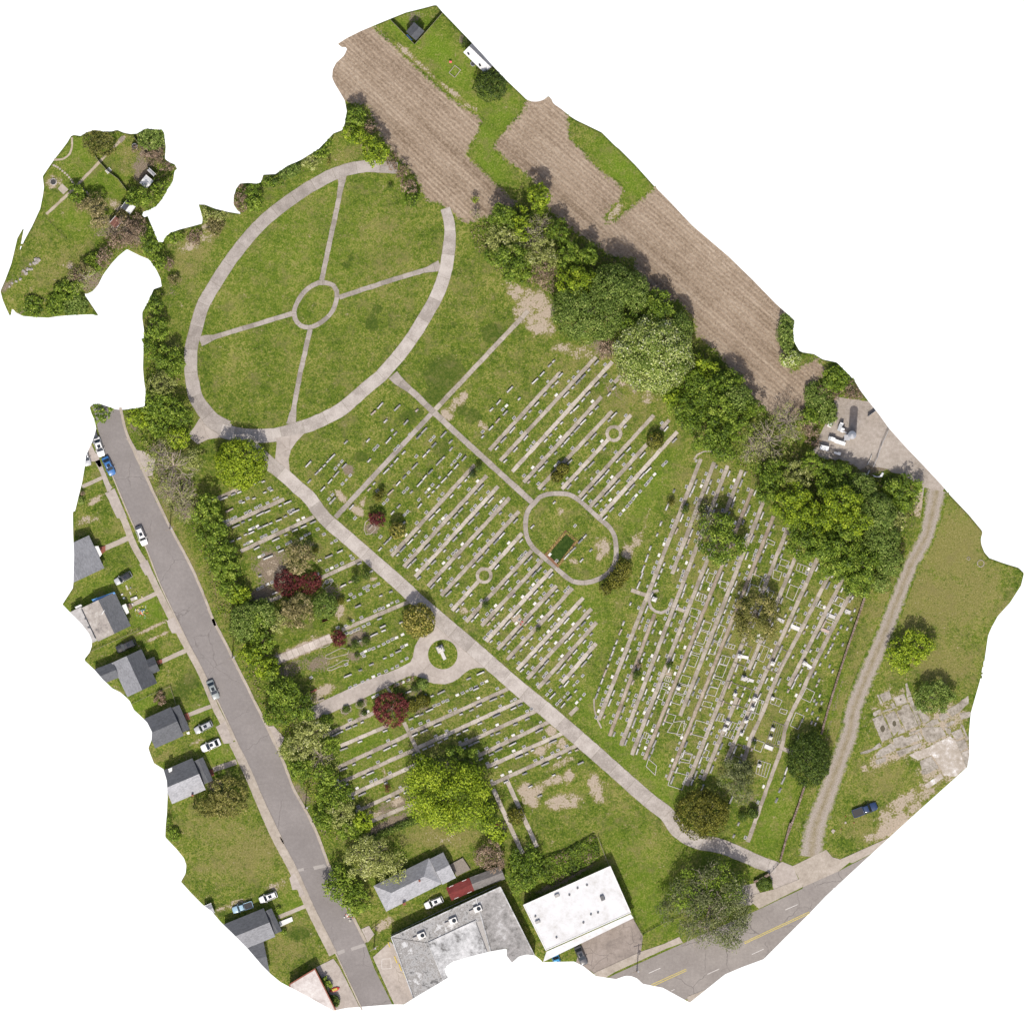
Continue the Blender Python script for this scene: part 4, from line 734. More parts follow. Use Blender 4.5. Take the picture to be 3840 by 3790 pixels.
# --- grave kerbs: low concrete frames round family plots
m_kerb=plain('kerb concrete',(.40,.38,.35),.9,var=.25,scale=2)
m_kerbd=plain('dark kerb stone',(.19,.165,.14),.9,var=.25,scale=2)
def kerb(P,label,group=None,mat=None,w=.14,h=.16,cross=0,open_side=None):
    P=[Vector(p) for p in P]; c=sum(P,Vector((0,0)))/4
    r=empty('grave_kerb',(c.x,c.y,0),0,label,'grave kerb',group)
    for i in range(4):
        if open_side==i: continue
        a=P[i]-c; b=P[(i+1)%4]-c; d=(b-a); L=d.length; m=(a+b)/2
        e=-.01 if i%2 else w
        MB().box(m.x,m.y,0,L+e,w,h+(.004 if i%2 else 0),0,math.atan2(d.y,d.x)).build('kerb_stone',mat or m_kerb,r)
    for i in range(cross):
        t=(i+1)/(cross+1); a=P[0].lerp(P[1],t)-c; b=P[3].lerp(P[2],t)-c; d=b-a; m=(a+b)/2
        MB().box(m.x,m.y,0,d.length-w*1.2,w*.9,h*.92,0,math.atan2(d.y,d.x)).build('kerb_stone',mat or m_kerb,r)
    return r
def between(i,j,y0,y1,t='L',f0=0.0,f1=1.0):
    """plot corners between two walk strips, from heights on the survey sheet"""
    def at(k,y):
        a,b,w=STRIPS['S',k]; yy=T(t,0,y)[1]; s=(yy-a.y)/(b.y-a.y); return a.lerp(b,s)
    R=[]
    for y,order in ((y0,(0,1)),(y1,(1,0))):
        A=at(i,y); B=at(j,y+35); d=(B-A).normalized(); A=A+d*.85; B=B-d*.95; A,B=A.lerp(B,f0),A.lerp(B,f1)
        R+= [A,B] if order[0]==0 else [B,A]
    return R
for i,j,L in ((4,5,[(445,505),(515,600),(615,675),(690,770),(845,905),(915,975),(985,1050),(1130,1190)]),(5,6,[(470,585),(595,680),(1195,1290)])):
    for y0,y1 in L: kerb(between(i,j,y0,y1),f'pale kerb frame in the ladder of plots right of the {ORD[i]} walk strip',f'kerb frames right of the {ORD[i]} walk strip')
for i,j,L in ((3,4,[(850,885,2),(900,925,1),(945,1020,0),(1270,1310,1)]),(6,7,[(610,640,2),(700,760,1),(765,850,0),(870,930,0),(935,990,0),(1040,1075,0),(1420,1470,0)]),(7,8,[(1400,1450,0),(1130,1180,1)]),):
    for y0,y1,cr in L: kerb(between(i,j,y0,y1,f1=.8),f'small kerb frame tucked right of the {ORD[i]} walk strip of the southeast plots',f'small kerb frames right of the {ORD[i]} walk strip',cross=cr)
for t,P,lab,cr,mt in [
 ('L',[(1525,1195),(1440,1205),(1395,1280),(1510,1300)],'open kerb frame at the foot of the sixth walk strip',0,None),
 ('L',[(1610,1190),(1720,1222),(1690,1325),(1578,1295)],'wide low kerb frame right of the crumbling seventh walk strip',0,None),
 ('L',[(1505,1435),(1582,1450),(1560,1510),(1480,1500)],'lowest kerb frame beside the seventh walk strip',0,None),
 ('L',[(1255,1480),(1315,1530),(1305,1600),(1238,1535)],'angled kerb frame at the corner nearest the drive',0,None),
 ('L',[(1430,1570),(1540,1600),(1505,1710),(1400,1675)],'long kerb frame at the tip beside the olive round tree',0,None),
 ('M',[(452,702),(638,768),(582,905),(392,848)],'largest kerb frame enclosing several white tablets',0,m_kerbd),
 ('M',[(450,992),(530,1020),(500,1075),(422,1045)],'white multiple grave frame beside two marble blocks',3,m_kerb),
 ('M',[(425,1050),(505,1075),(480,1130),(405,1105)],'second white multiple grave frame below two marble blocks',2,m_kerb),
 ('M',[(548,422),(636,452),(582,592),(498,562)],'walled family plot holding a white cross tomb',0,m_kerbd),
 ('M',[(690,425),(765,455),(722,560),(645,530)],'double kerb frame right of the olive green crown',1,m_kerb),
 ('M',[(822,445),(900,482),(828,645),(742,608)],'brown bordered family plot with white tablets inside',0,m_kerbd),
 ('M',[(795,1000),(880,1035),(835,1195),(742,1160)],'dark bordered plot with ladder of small white frames',5,m_kerbd),
 ('M',[(683,1290),(775,1318),(742,1420),(665,1388)],'square white frame with bars below the ladder plot',3,m_kerb),
 ('M',[(1040,752),(1103,785),(1070,860),(1002,828)],'kerb frame with two dark markers near the wall lawn',0,m_kerb),
 ('M',[(962,935),(1025,962),(978,1060),(920,1032)],'kerb frame right of the bent last walk strip',0,m_kerb),
 ('M',[(1118,120),(1187,148),(1178,168),(1110,142)],'narrow white grave frame with four studs',1,m_kerb),
 ('M',[(1190,235),(1243,252),(1233,275),(1182,255)],'narrow empty grave frame under the white slab',0,m_kerb),
 ('M',[(1262,65),(1325,95),(1300,150),(1235,120)],'thin kerb frame beside the twelfth walk strip top',0,m_kerb),
 ('M',[(945,255),(1003,278),(992,300),(935,278)],'small bright frame above the long white slab',1,m_kerb),
 ('M',[(850,905),(900,920),(888,950),(838,932)],'white single grave frame with three white corner blocks',0,m_kerb),
 ('M',[(790,815),(860,845),(840,890),(770,865)],'white double grave frame below the tenth strip bend',1,m_kerb),
 ('M',[(660,830),(720,850),(690,950),(630,925)],'tall narrow white frame beside three marble blocks',1,m_kerb),
 ('M',[(672,1140),(728,1160),(700,1230),(650,1210)],'kerb frame beside the dark small shrub',0,m_kerb),
 ('M',[(595,925),(660,945),(640,990),(580,970)],'kerb frame holding a white square block',0,m_kerb),
 ('M',[(530,1170),(600,1200),(560,1280),(490,1250)],'kerb frame low between the ninth and tenth strips',0,m_kerbd),
 ('I',[(552,1430),(608,1455),(600,1480),(543,1455)],'small white grave frame alone in the upper east grass',0,m_kerb),
 ('I',[(655,1580),(715,1600),(700,1640),(640,1622)],'thin frame in the upper east rows beside the wood',0,None),
 ('I',[(722,1770),(785,1795),(745,1890),(690,1862)],'large bright frame near the wood edge',0,m_kerb),
 ('I',[(442,1690),(515,1720),(490,1790),(420,1765)],'frame enclosing two stones above the olive green crown',0,m_kerb),
 ('I',[(778,1612),(850,1638),(830,1690),(765,1662)],'frame with bars near the wood edge',2,m_kerb),
 ('I',[(530,1798),(602,1825),(580,1872),(515,1842)],'frame with a middle bar above the olive green crown',1,m_kerb),
 ('I',[(600,1660),(660,1680),(640,1740),(590,1720)],'open frame in the upper east rows',0,None),
 ('I',[(120,1683),(157,1697),(130,1762),(95,1745)],'thin open frame below the loose green tree',0,m_kerb),
 ('L',[(1620,240),(1680,258),(1665,312),(1605,295)],'ladder frame right of the fourth strip top',2,m_kerb),
 ('L',[(1795,155),(1850,170),(1835,215),(1785,200)],'thin frame beside the sixth strip top',0,m_kerb),
 ('L',[(1575,355),(1640,375),(1620,430),(1560,410)],'thin frame below the ladder frame',0,m_kerb)]:
    kerb(TT(t,P),lab,None,mt,w=.12 if cr else .14,cross=cr)
# --- monuments: stepped base, die, cap, sometimes a ledger slab or an obelisk
def monument(t,x,y,a,s,label,ledger=None,obelisk=0,mat=g_lt,cat='monument',steps=2):
    X,Y=T(t,x,y); r=empty('monument',(X,Y,0),a,label,cat); z=0
    for i in range(steps):
        w=s*(1-.17*i); MB().box(0,0,z,w,w,.22,0,inset=.03).build('base_step',g_md if i==0 else mat,r); z+=.22
    w=s*.6; MB().box(0,0,z,w,w,s*.62,0,inset=.04).build('die',mat,r); z+=s*.62
    MB().box(0,0,z,w*1.22,w*1.22,.12,0,inset=.06).build('cap',mat,r); z+=.12
    if obelisk:
        b=MB(); b.box(0,0,z,w*.62,w*.62,obelisk,0,inset=w*.14); b.build('shaft',mat,r)
    else: MB().box(0,0,z,w*.8,w*.8,w*.35,0,inset=w*.38).build('finial',mat,r)
    if ledger:
        lx,ly,l,wd=ledger; MB().box(lx,ly,0,l,wd,.28,0,inset=.03).build('ledger_slab',mat,r)
    return r
aK=ang('K',(1295,465),(1322,525))
monument('K',1293,462,aK,1.75,'grey stepped monument with long slab on the grass circle',(1.75,0,2.0,.8),.9)
monument('M',575,680,ang('M',(575,680),(640,700)),1.35,'tall pale monument with long slab on open grass near the largest kerb frame',(1.5,0,1.9,.75),1.2)
monument('M',543,515,ang('M',(543,515),(590,525)),1.2,'white monument with cross slab inside the walled family plot',(1.3,0,1.7,.75),0,g_wh)
monument('M',1028,568,ang('M',(1028,568),(1075,600)),1.1,'white monument with slab beside the twelfth walk strip',(1.25,0,1.5,.7),0,g_wh)
monument('L',1298,290,A_S,1.25,'white pedestal monument inside the horseshoe path',None,0,g_wh)
monument('L',1478,952,A_S,1.1,'white square monument with dark cap beside the fifth walk strip',None,.5,g_wh)
monument('M',790,570,A_S,1.2,'white monument in the brown bordered family plot',None,0,g_wh)
monument('M',640,905,A_S,1.15,'upper of two white block monuments beside the tenth walk strip',None,.4,g_wh)
monument('M',658,835,A_S,1.2,'white block monument at the head of the tall narrow frame',None,0,g_wh)
monument('M',592,1000,A_S,1.1,'white block monument in its own kerb right of the ninth strip',None,.6,g_wh)
monument('M',435,1060,A_S,1.25,'larger white marble block beside the multiple grave frames',None,0,g_wh)
monument('M',455,1010,A_S,1.1,'smaller white marble block above the larger one',None,0,g_wh)
monument('M',790,1060,A_S,1.0,'white block in the dark bordered ladder plot',None,0,g_wh)
monument('M',775,1125,A_S,.95,'white block low in the dark bordered ladder plot',None,0,g_wh)
monument('M',557,1095,A_S,.95,'small white cube monument near the dark small shrub',None,.3,g_wh)
monument('M',510,800,A_S,1.0,'white block standing inside the largest kerb frame',None,.4,g_wh)
monument('M',790,830,A_S,1.0,'white block above the white double grave frame',None,0,g_wh)
monument('M',690,1330,A_S,1.0,'white block in the square frame with bars',None,0,g_wh)
def ledger(t,x,y,a,l,w,label,mat=g_lt):
    X,Y=T(t,x,y); b=MB(); b.box(0,0,0,l+.2,w+.2,.14,1); b.box(0,0,.138,l,w,.22,0,inset=.04); o=b.build('ledger_grave',[mat,g_md]); o.location=(X,Y,0); o.rotation_euler=(0,0,a); tag(o,label,'grave slab')
aP=A_S+math.pi/2
ledger('M',957,303,aP,2.2,.95,'long white slab grave left of the eleventh walk strip',g_wh)
ledger('M',1225,217,aP,2.0,.8,'pale slab grave right of the twelfth walk strip')
ledger('M',1180,325,aP,2.0,.7,'tan slab grave right of the twelfth strip lower down',g_pk)
ledger('M',845,247,aP,1.9,.8,'pale slab grave at the right edge of the olive crown')
ledger('M',1350,185,aP,1.3,.8,'square kerbed slab alone on the wall lawn')
ledger('M',760,1195,aP,2.0,.9,'white slab grave below the ladder plot',g_wh)
# ------------------------------------------------------------ trees
def leaf_mesh(name,C,Nn,size,tone,mat,asp=.62):
    """leaf-sized quads at C facing Nn"""
    n=len(C); a=RNG.normal(size=(n,3)); a-= (a*Nn).sum(1)[:,None]*Nn; a/=np.linalg.norm(a,axis=1)[:,None]+1e-9; b=np.cross(Nn,a)
    s=(size*RNG.uniform(.7,1.3,n))[:,None]
    V=np.stack([C-a*s, C-b*s*asp, C+a*s, C+b*s*asp],1).reshape(-1,3)
    me=bpy.data.meshes.new(name); me.vertices.add(4*n); me.vertices.foreach_set('co',V.astype(np.float32).ravel())
    me.loops.add(4*n); me.loops.foreach_set('vertex_index',np.arange(4*n,dtype=np.int32))
    me.polygons.add(n); me.polygons.foreach_set('loop_start',np.arange(0,4*n,4,dtype=np.int32)); me.materials.append(mat); me.update(calc_edges=True)
    at=me.attributes.new('tone','FLOAT','FACE'); at.data.foreach_set('value',np.clip(tone,0,1).astype(np.float32)); return me
def unit(n):
    v=RNG.normal(size=(n,3)); return v/np.linalg.norm(v,axis=1)[:,None]
KIND=dict(globe=(.14,.22,50,.0,.05,.9), # clump radius share, leaf size m, leaves per m2, gappiness, ragged outline, flattening
 bright=(.21,.25,40,.10,.16,.75), green=(.22,.25,38,.15,.2,.7), dark=(.15,.20,52,.0,.05,.9), dense=(.17,.21,48,.02,.07,.75), flower=(.17,.23,46,.03,.07,.8), spotted=(.13,.22,52,.0,.06,.9),
 olive=(.16,.21,46,.03,.07,.8), cedar=(.18,.22,40,.1,.14,.7), tan=(.2,.2,36,.12,.2,.7), red=(.14,.18,56,.0,.10,.7), brown=(.2,.18,28,.25,.25,.7), pale=(.2,.2,30,.2,.22,.7), greygreen=(.2,.2,38,.12,.2,.75), bare=(.2,.15,7,.4,.3,.7))
LM={'bare':'pale','globe':'bright'}
def crown_points(kind,rx,ry,h,base,flat=None,dens=1.0,ragged=None,lobes=None):
    cs,ls,dn,gap,rag,fl=KIND[kind]; rag=rag if ragged is None else ragged; r=math.sqrt(rx*ry)
    n=int(math.pi*rx*ry*dn*dens); cr=max(.45,cs*r)
    k=max(14,int(3.0*(r/cr)**2)); ph=RNG.uniform(0,6.28,6); am=RNG.normal(0,1,6)/np.arange(1.5,7.5)
    d=unit(k*3); d=d[d[:,2]>-.35][:k]
    th=np.arctan2(d[:,1],d[:,0]); wob=1+rag*sum(am[i]*np.sin((i+2)*th+ph[i]) for i in range(6))
    rad=RNG.uniform(.72,1.0,len(d))**.6*wob
    hh=(h-base)/2
    Cc=np.c_[d[:,0]*rad*(rx-cr*.75),d[:,1]*rad*(ry-cr*.75),base+hh+d[:,2]*rad*(hh-cr*.4)]
    # the inner mass so that no hole shows straight through
    ki=max(5,k//4); di=unit(ki); Ci=np.c_[di[:,0]*(rx-cr)*.5,di[:,1]*(ry-cr)*.5,base+hh*.9+np.abs(di[:,2])*hh*.55]; Cc=np.r_[Cc,Ci]
    if gap: Cc=Cc[RNG.random(len(Cc))>gap]
    k=len(Cc); crr=cr*RNG.uniform(.7,1.3,k); ct=RNG.normal(.0,.14,k)
    w=crr**2; w/=w.sum(); idx=RNG.choice(k,n,p=w)
    u=unit(n); u[:,2]=np.where(u[:,2]<-.45,-u[:,2],u[:,2])
    P=Cc[idx]+u*(crr[idx]*RNG.uniform(.55,1.05,n))[:,None]*np.array([1,1,.8])
    nn=u*.75+RNG.normal(0,.42,(n,3))+np.array([0,0,.45]); nn/=np.linalg.norm(nn,axis=1)[:,None]
    tone=.44+ct[idx]+RNG.normal(0,.19,n)
    if rag<=.08:   # clipped or naturally tight crowns close up into an even shell
        q=int(n*.55); s=unit(q); s=s[s[:,2]>-.5]; q=len(s); f=RNG.uniform(.93,1.02,q)[:,None]*(1+.035*np.sin(s[:,:1]*9+ph[0])*np.sin(s[:,1:2]*8+ph[1])*2)
        P=np.r_[P,s*f*np.array([rx,ry,hh])+np.array([0,0,base+hh])]; m2=s+RNG.normal(0,.45,(q,3)); nn=np.r_[nn,m2/np.linalg.norm(m2,axis=1)[:,None]]; tone=np.r_[tone,.5+RNG.normal(0,.2,q)+.15*np.sin(s[:,0]*11+ph[2])*np.sin(s[:,1]*10+ph[3])]; n=len(P)
    return P,nn,np.full(n,ls),tone
def trunk(r,h,root,parent,base=.45,pale=False,limbs=7):
    b=MB(); R=max(.10,r*.055); hb=max(.3,h*base)
    b.tube([(0,0,-.05),(R*.1,0,hb*.3),(.02*r,.03*r,hb)],[R*1.35,R,R*.8],n=7)
    for i in range(limbs):
        a=i*2.4+random.random(); e=r*random.uniform(.45,.75); z=hb+ (h-hb)*random.uniform(.25,.65)
        b.tube([(.02*r,.03*r,hb*.92),(e*.45*math.cos(a),e*.45*math.sin(a),(hb+z)/2),(e*math.cos(a+.2),e*math.sin(a+.2),z)],[R*.6,R*.38,R*.12],n=5)
    return b.build('trunk',PALEBARK if pale else BARK,parent)
def twigs(r,h,parent,n0=9,seed=0):
    """bare limbs that fork three times"""
    rnd=random.Random(seed); b=MB()
    def grow(p,d,L,R,lev):
        q=p+d*L*.5+Vector((rnd.gauss(0,.05),rnd.gauss(0,.05),0))*L; e=p+d*L
        b.tube([p,q,e],[R,R*.8,R*.55],n=4 if lev<2 else 3)
        if lev<3:
            for i in range(3 if lev else 4):
                s=rnd.uniform(.35,1); o=p.lerp(e,s); dd=(d+Vector((rnd.gauss(0,.6),rnd.gauss(0,.6),rnd.gauss(.1,.3)))).normalized(); grow(o,dd,L*rnd.uniform(.5,.75),R*.5,lev+1)
    R=max(.09,r*.028)
    for i in range(n0):
        a=i*2*math.pi/n0+rnd.gauss(0,.25); up=rnd.uniform(.25,1.1); grow(Vector((0,0,h*rnd.uniform(.25,.45))),Vector((math.cos(a),math.sin(a),up)).normalized(),r*rnd.uniform(.4,.62),R*rnd.uniform(.7,1.1),0)
    return b.build('limbs',PALEBARK,parent)
NT=[0]
def tree(kind,t,x,y,rd,h,label,group=None,ry=None,a=0,base=None,dens=1.0,name=None,cat='tree',ragged=None,twig=False):
    X,Y=T(t,x,y); rd*=1.12; ry=ry and ry*1.12; rx=D(t,rd); ryy=D(t,ry) if ry else rx*random.uniform(.92,1.06); NT[0]+=1
    shrub=h<2.6
    root=empty(name or ('shrub' if shrub else 'tree'),(X,Y,0),math.radians(-a),label,cat if not shrub or cat!='tree' else 'shrub',group)
    base=h*(.08 if kind in('dark','spotted','olive','red') or shrub else .22) if base is None else base
    P,nn,ls,tone=crown_points(kind,rx,ryy,h,base,dens=dens,ragged=ragged)
    c,s=math.cos(math.radians(-a)),math.sin(math.radians(-a))
    W=np.c_[X+c*P[:,0]-s*P[:,1],Y+s*P[:,0]+c*P[:,1]]
    if nearest([(X,Y)])[1][0]<max(rx,ryy)*1.35 or not inside([(X,Y)])[0]:
        m=inside(W); P,nn,ls,tone=P[m],nn[m],ls[m],tone[m]
    if rx<1.3: ls=ls*.62
    if len(P): link(bpy.data.objects.new('crown',leaf_mesh('crown',P,nn,ls,tone,LEAFMAT[LM.get(kind,kind)])),root)
    if inside([(X,Y)])[0] and nearest([(X,Y)])[1][0]>.3:
        trunk(min(rx,ryy),h,None,root,.4 if not shrub else .25,kind in('bare',),4 if shrub else 7)
        if kind=='bare' or twig: 
            if nearest([(X,Y)])[1][0]>rx*.9: twigs(min(rx,ryy),h,root,9,NT[0])
    return root
TREES=[
 # inner trees
 ('globe','F',1400,675,180,7.5,'dense squarish yellow-green tree beside the drive junction',dict(ry=172)),
 ('dark','M',1060,1290,150,7,'big round dark evergreen straddling the brick wall',dict(ry=185)),
 ('spotted','K',1133,250,112,6.5,'round dark tree with yellow speckles at the drive circle',{}),
 ('spotted','G',972,1172,58,4.6,'small round speckled tree on the central lawn',{}),
 ('olive','H',1305,702,58,3.6,'round olive tree in the northeast walk strips',{}),
 ('olive','M',262,1690,180,7.5,'great round olive tree over the bend of the main drive',dict(ry=172)),
 ('cedar','M',672,230,172,8.5,'large loose olive green cedar among the southeast graves',dict(ragged=.16)),
 ('greygreen','M',530,1435,118,7.5,'irregular grey-green tree beside the great round olive tree',dict(ry=150,ragged=.35)),
 ('greygreen','M',600,1340,50,5,'small grey-green side tree above the irregular grey-green tree',{}),
 ('red','G',822,1080,66,3.6,'small round red maple on the central lawn bed',dict(ry=55)),
 ('red','G',150,1560,92,4.2,'large red maple, the wide crown by the tan cedar',dict(ry=100)),
 ('red','G',320,1560,95,4.0,'red maple crown joined to the large red maple on its drive side',dict(ry=75)),
 ('red','K',535,385,54,3.6,'small red maple among the mulched beds',dict(ry=62)),
 ('red','K',930,912,128,5.2,'broad purple-red maple below the drive circle',dict(ry=128)),
 ('red','K',898,1497,29,2.4,'tiny deep red shrub on the lower walk strip',dict(ry=34)),
 ('red','P',646,300,20,2.0,'dark red shrub beside the two narrow parallel walks',{}),
 ('bright','P',440,180,185,12,'huge yellow-green tree over the lower walk strips',dict(ry=165,ragged=.22,dens=.95)),
 ('green','P',500,20,60,7,'upper green side tree of the huge yellow-green tree',dict(ragged=.4)),
 ('bright','P',330,40,40,7,'ragged arm of leaves at the top of the huge yellow-green tree',dict(ragged=.4)),
 ('greygreen','Q',525,650,185,11,'sprawling thin-leaved tree hanging over the main road',dict(ry=165,ragged=.3,dens=.75,twig=True)),
 ('green','Q',510,570,125,10,'leafy inner top of the sprawling tree by the main road',dict(ragged=.35,dens=.6)),
 ('tan','G',245,1372,120,6.5,'tan-green feathery cedar above the large red maple',dict(ragged=.15)),
 ('tan','G',235,1750,120,6.5,'tan feathery tree below the large red maple',dict(ry=100,ragged=.18)),
 ('tan','K',215,220,110,6,'tan feathery tree leaning over the pale old walk',dict(ragged=.2)),
 ('dense','G',432,1730,92,6,'dense green tree below the joined red maple crown',{}),
 ('green','I',190,1430,165,8.5,'loose green tree standing in the southeast walk strips',dict(ry=180,ragged=.3,dens=.9,twig=True)),
 ('bare','I',90,1290,105,7,'half bare dark crown above the loose green tree',{}),
 ('bright','N',440,810,88,6,'bright green tree beside the two-rut track',dict(ry=85,ragged=.2)),
 ('dense','N',545,1000,82,5.5,'dark bushy tree overhanging the broken slabs',dict(ry=62,ragged=.2)),
 ('dark','A',1270,640,115,7,'dark round evergreen beside the white roofed house',{}),
 ('olive','H',1062,1665,60,4.4,'upper olive bush at the end of the stadium path',dict(ry=80)),
 ('olive','H',1010,1740,60,4.2,'middle olive bush at the end of the stadium path',dict(ry=62)),
 ('olive','H',935,1800,46,4,'lower olive bush at the end of the stadium path',{}),
 # wood between the cemetery and the ploughed field
 ('green','D',760,520,105,8,'pale green tree at the northwest corner of the field wood',{}),
 ('bright','D',905,555,85,8.5,'bright yellow-green tree at the top of the field wood',dict(ry=120)),
 ('bright','D',1035,360,80,8,'bright green tree on the grass tongue between the fields',dict(ry=110,ragged=.25)),
 ('pale','D',770,660,120,8.5,'pale tree in the upper field wood behind the bright one',{}),
 ('bare','D',960,670,150,9,'bare branched tree in the middle of the upper field wood',{}),
 ('bare','D',1060,560,90,8,'bare twiggy tree on the field side of the upper wood',{}),
 ('green','D',1170,610,90,7,'low green tree at the field edge of the upper wood',{}),
 ('green','D',860,830,140,9,'spreading green tree on the cemetery side of the upper wood',dict(dens=1.1)),
 ('green','D',740,800,95,7,'outer green tree facing the oval drive',{}),
 ('pale','D',1060,790,120,8.5,'pale tree between the spreading green tree and the field',{}),
 ('brown','D',1080,930,115,7,'brown leafless thicket above the bare earth patch',{}),
 ('green','D',1250,800,100,9,'green tree beside the brown thicket',{}),
 ('green','D',1400,800,80,8,'green tree on the field edge above the big dense tree',{}),
 ('bright','D',1310,990,135,11,'yellow-green crown rising from the big dense tree',dict(ry=130)),
 ('dense','D',1400,1200,250,12,'biggest dense round tree of the field wood',dict(ry=225)),
 ('dense','D',1590,1020,170,12,'dense crown behind the biggest round tree towards the field',dict(ry=150)),
 ('dense','D',1760,1060,90,9,'olive shaded tree at the field side of the biggest round tree',dict(ry=140)),
 ('brown','D',1540,1480,75,3.5,'red-brown bush in the notch between the two large round trees',{}),
 ('flower','E',300,1530,268,11,'large round tree dusted with cream blossom',dict(ry=255)),
 ('green','E',110,1290,85,8,'green tree wedged between the dense and the blossoming trees',{}),
 ('green','E',330,1180,130,7,'feathery dark green tree at the field edge behind the blossoming tree',{}),
 ('dense','E',500,1340,80,8,'olive tree hugging the field side of the blossoming tree',dict(ry=120)),
 ('bright','E',650,1640,110,7.5,'bright tree right of the blossoming tree by the field',{}),
 ('green','E',430,1830,80,7,'round light green tree below the blossoming tree',{}),
 ('green','E',640,1780,150,9,'leafy green tree in the narrow waist of the wood',{}),
 ('green','E',850,1740,110,8,'dark green tree on the field edge of the wood waist',{}),
 ('dense','E',930,1850,100,8,'dense low tree on the field edge above the bare thicket',{}),
 ('green','H',1560,470,140,9,'green tree over the end of the northeast walk strips',{}),
 ('bright','H',1430,370,75,8,'light green tree touching the blossoming tree',{}),
 ('green','H',1700,620,140,9,'broad green tree above the curved walk end',{}),
 ('green','H',1800,460,120,9,'tall green tree in the core of the waist wood',{}),
 ('green','H',1810,770,90,8,'green tree beside the curved walk end',{}),
 ('bare','I',560,690,170,9,'grey bare tree with many white twigs above the graves',{}),
 ('bare','I',700,560,150,7,'bare twiggy thicket at the bottom corner of the field',{}),
 ('bare','I',450,760,130,8,'bare tree leaning over the top of the southeast strips',{}),
 ('green','I',330,590,110,8.5,'leafy tree left of the grey bare tree',{}),
 ('green','I',420,450,80,7,'small bright tree at the field corner of the wood',{}),
 ('pale','I',780,960,110,8,'pale leafed tree between bare tree and substation',{}),
 ('green','I',600,940,120,8,'green tree below the grey bare tree',{}),
 ('green','I',560,1090,95,8,'green tree at the top of the southeast plots',{}),
 ('bright','I',760,1180,150,11,'bright yellow-green crown at the west of the big southeast wood',{}),
 ('bright','I',930,1280,130,11,'second yellow-green crown in the middle of the big southeast wood',{}),
 ('bright','I',1110,1160,140,11.5,'third yellow-green crown towards the substation side',{}),
 ('bright','I',1210,1290,120,11,'easternmost yellow-green crown of the big southeast wood',{}),
 ('green','I',870,1430,160,9.5,'green crown overhanging the ends of the walk strips',{}),
 ('green','I',1080,1480,170,10,'broad green crown at the centre of the southeast wood',{}),
 ('green','I',1230,1620,150,9,'green crown towards the track at the bottom of the wood',{}),
 ('green','I',1060,1640,110,8.5,'lower green crown beside the graves at the wood foot',{}),
 ('green','I',1230,1750,110,8,'lowest green crown where the wall meets the wood',{}),
 ('dense','I',1400,1760,70,6,'small dense tree at the track foot of the wood',{}),
 ('dense','I',1370,1240,130,9,'shaded dark tree on the track side of the yellow crowns',{}),
 ('dense','I',1400,1440,130,8,'shaded dense tree beside the track',{}),
 ('pale','I',1490,1320,100,5,'pale brushy tree at the track edge',{}),
 ('dense','I',1460,1600,100,7,'dense green tree at the track edge lower down',{}),
 ('green','I',1060,1000,150,7,'green bushy tree below the gravel lot',{}),
 ('dense','I',1250,1060,110,7,'dark bushy tree below the leaning gate',{}),
 ('green','I',1560,1080,135,5,'feathery green bush mass by the gravel track bend',{}),
 ('green','I',880,870,80,7,'green tree at the lower corner of the gravel lot fence',{}),
 # shrubbery left of the gravel lot
 ('dense','I',950,420,90,2.5,'low olive thicket between field and gravel lot',dict(ry=160,a=-28)),
 ('brown','I',1010,330,90,2.3,'reddish low thicket above the gravel lot',{}),
 ('green','I',1080,240,90,2.5,'bright green bush at the field corner of the gravel lot',{}),
 ('brown','I',1180,320,80,2.2,'reddish brown brush along the gravel lot top edge',{}),
 ('green','I',1160,220,60,2.2,'olive bush at the cut edge above the gravel lot',{}),
 ('brown','I',870,620,60,2.2,'brown brush strip left of the gravel lot',dict(ry=150,a=-28)),
 ('green','I',860,520,70,3,'green bush where the field narrows to the wood',{}),
 ('dense','E',1290,1360,60,5,'olive tree at the cut edge of the far field',dict(ry=130)),
 ('flower','E',1320,1560,80,4,'pale green bush on the far field headland',dict(ry=60)),
 ('dense','E',1240,1380,30,4,'small dark bush at the far field edge',dict(ry=60)),
 ('green','E',1640,1720,90,3,'feathery light bush above the gravel lot by the cut edge',{}),
 # trees along the street side
 ('green','B',1140,1440,70,6,'green tree at the top of the street side belt',{}),
 ('green','B',1175,1620,75,6.5,'leafy tree left of the oval drive at its western bend',dict(ry=90)),
 ('green','B',1110,1740,60,5.5,'narrow tree on the cut edge left of the oval drive',dict(ry=100)),
 ('green','B',1260,1860,110,6,'low leafy tree touching the oval drive',{}),
 ('pale','F',800,90,105,7,'pale green tree west of the oval drive foot',{}),
 ('green','F',760,230,115,7,'broad green tree at the inner street belt top',{}),
 ('green','F',900,290,110,7,'green tree beside the drive corner of the belt',{}),
 ('bright','F',640,320,90,5,'bright bushy tree beside the street top',{}),
 ('green','F',360,290,80,5,'drooping leafy branch crown over the street end',dict(dens=.6)),
 ('green','F',780,400,80,6,'small green tree below the broad belt top tree',{}),
 ('bright','F',930,480,85,7.5,'rounded bright tree beside the bare grey tree',{}),
 ('bare','F',900,690,190,9,'big bare grey tree over the side driveway',{}),
 ('bare','F',800,600,120,7,'bare thorny tree by the blocked side entrance',{}),
 ('bare','F',950,900,140,7.5,'bare brown tree below the big bare grey tree',{}),
 ('bare','F',830,880,100,6,'bare bush against the street kerb',{}),
 ('bare','F',960,1040,90,6,'pale bare tree beside the first walk strip',{}),
 ('pale','F',1030,640,90,6,'thin leafed tree between bare tree and round bright tree',{}),
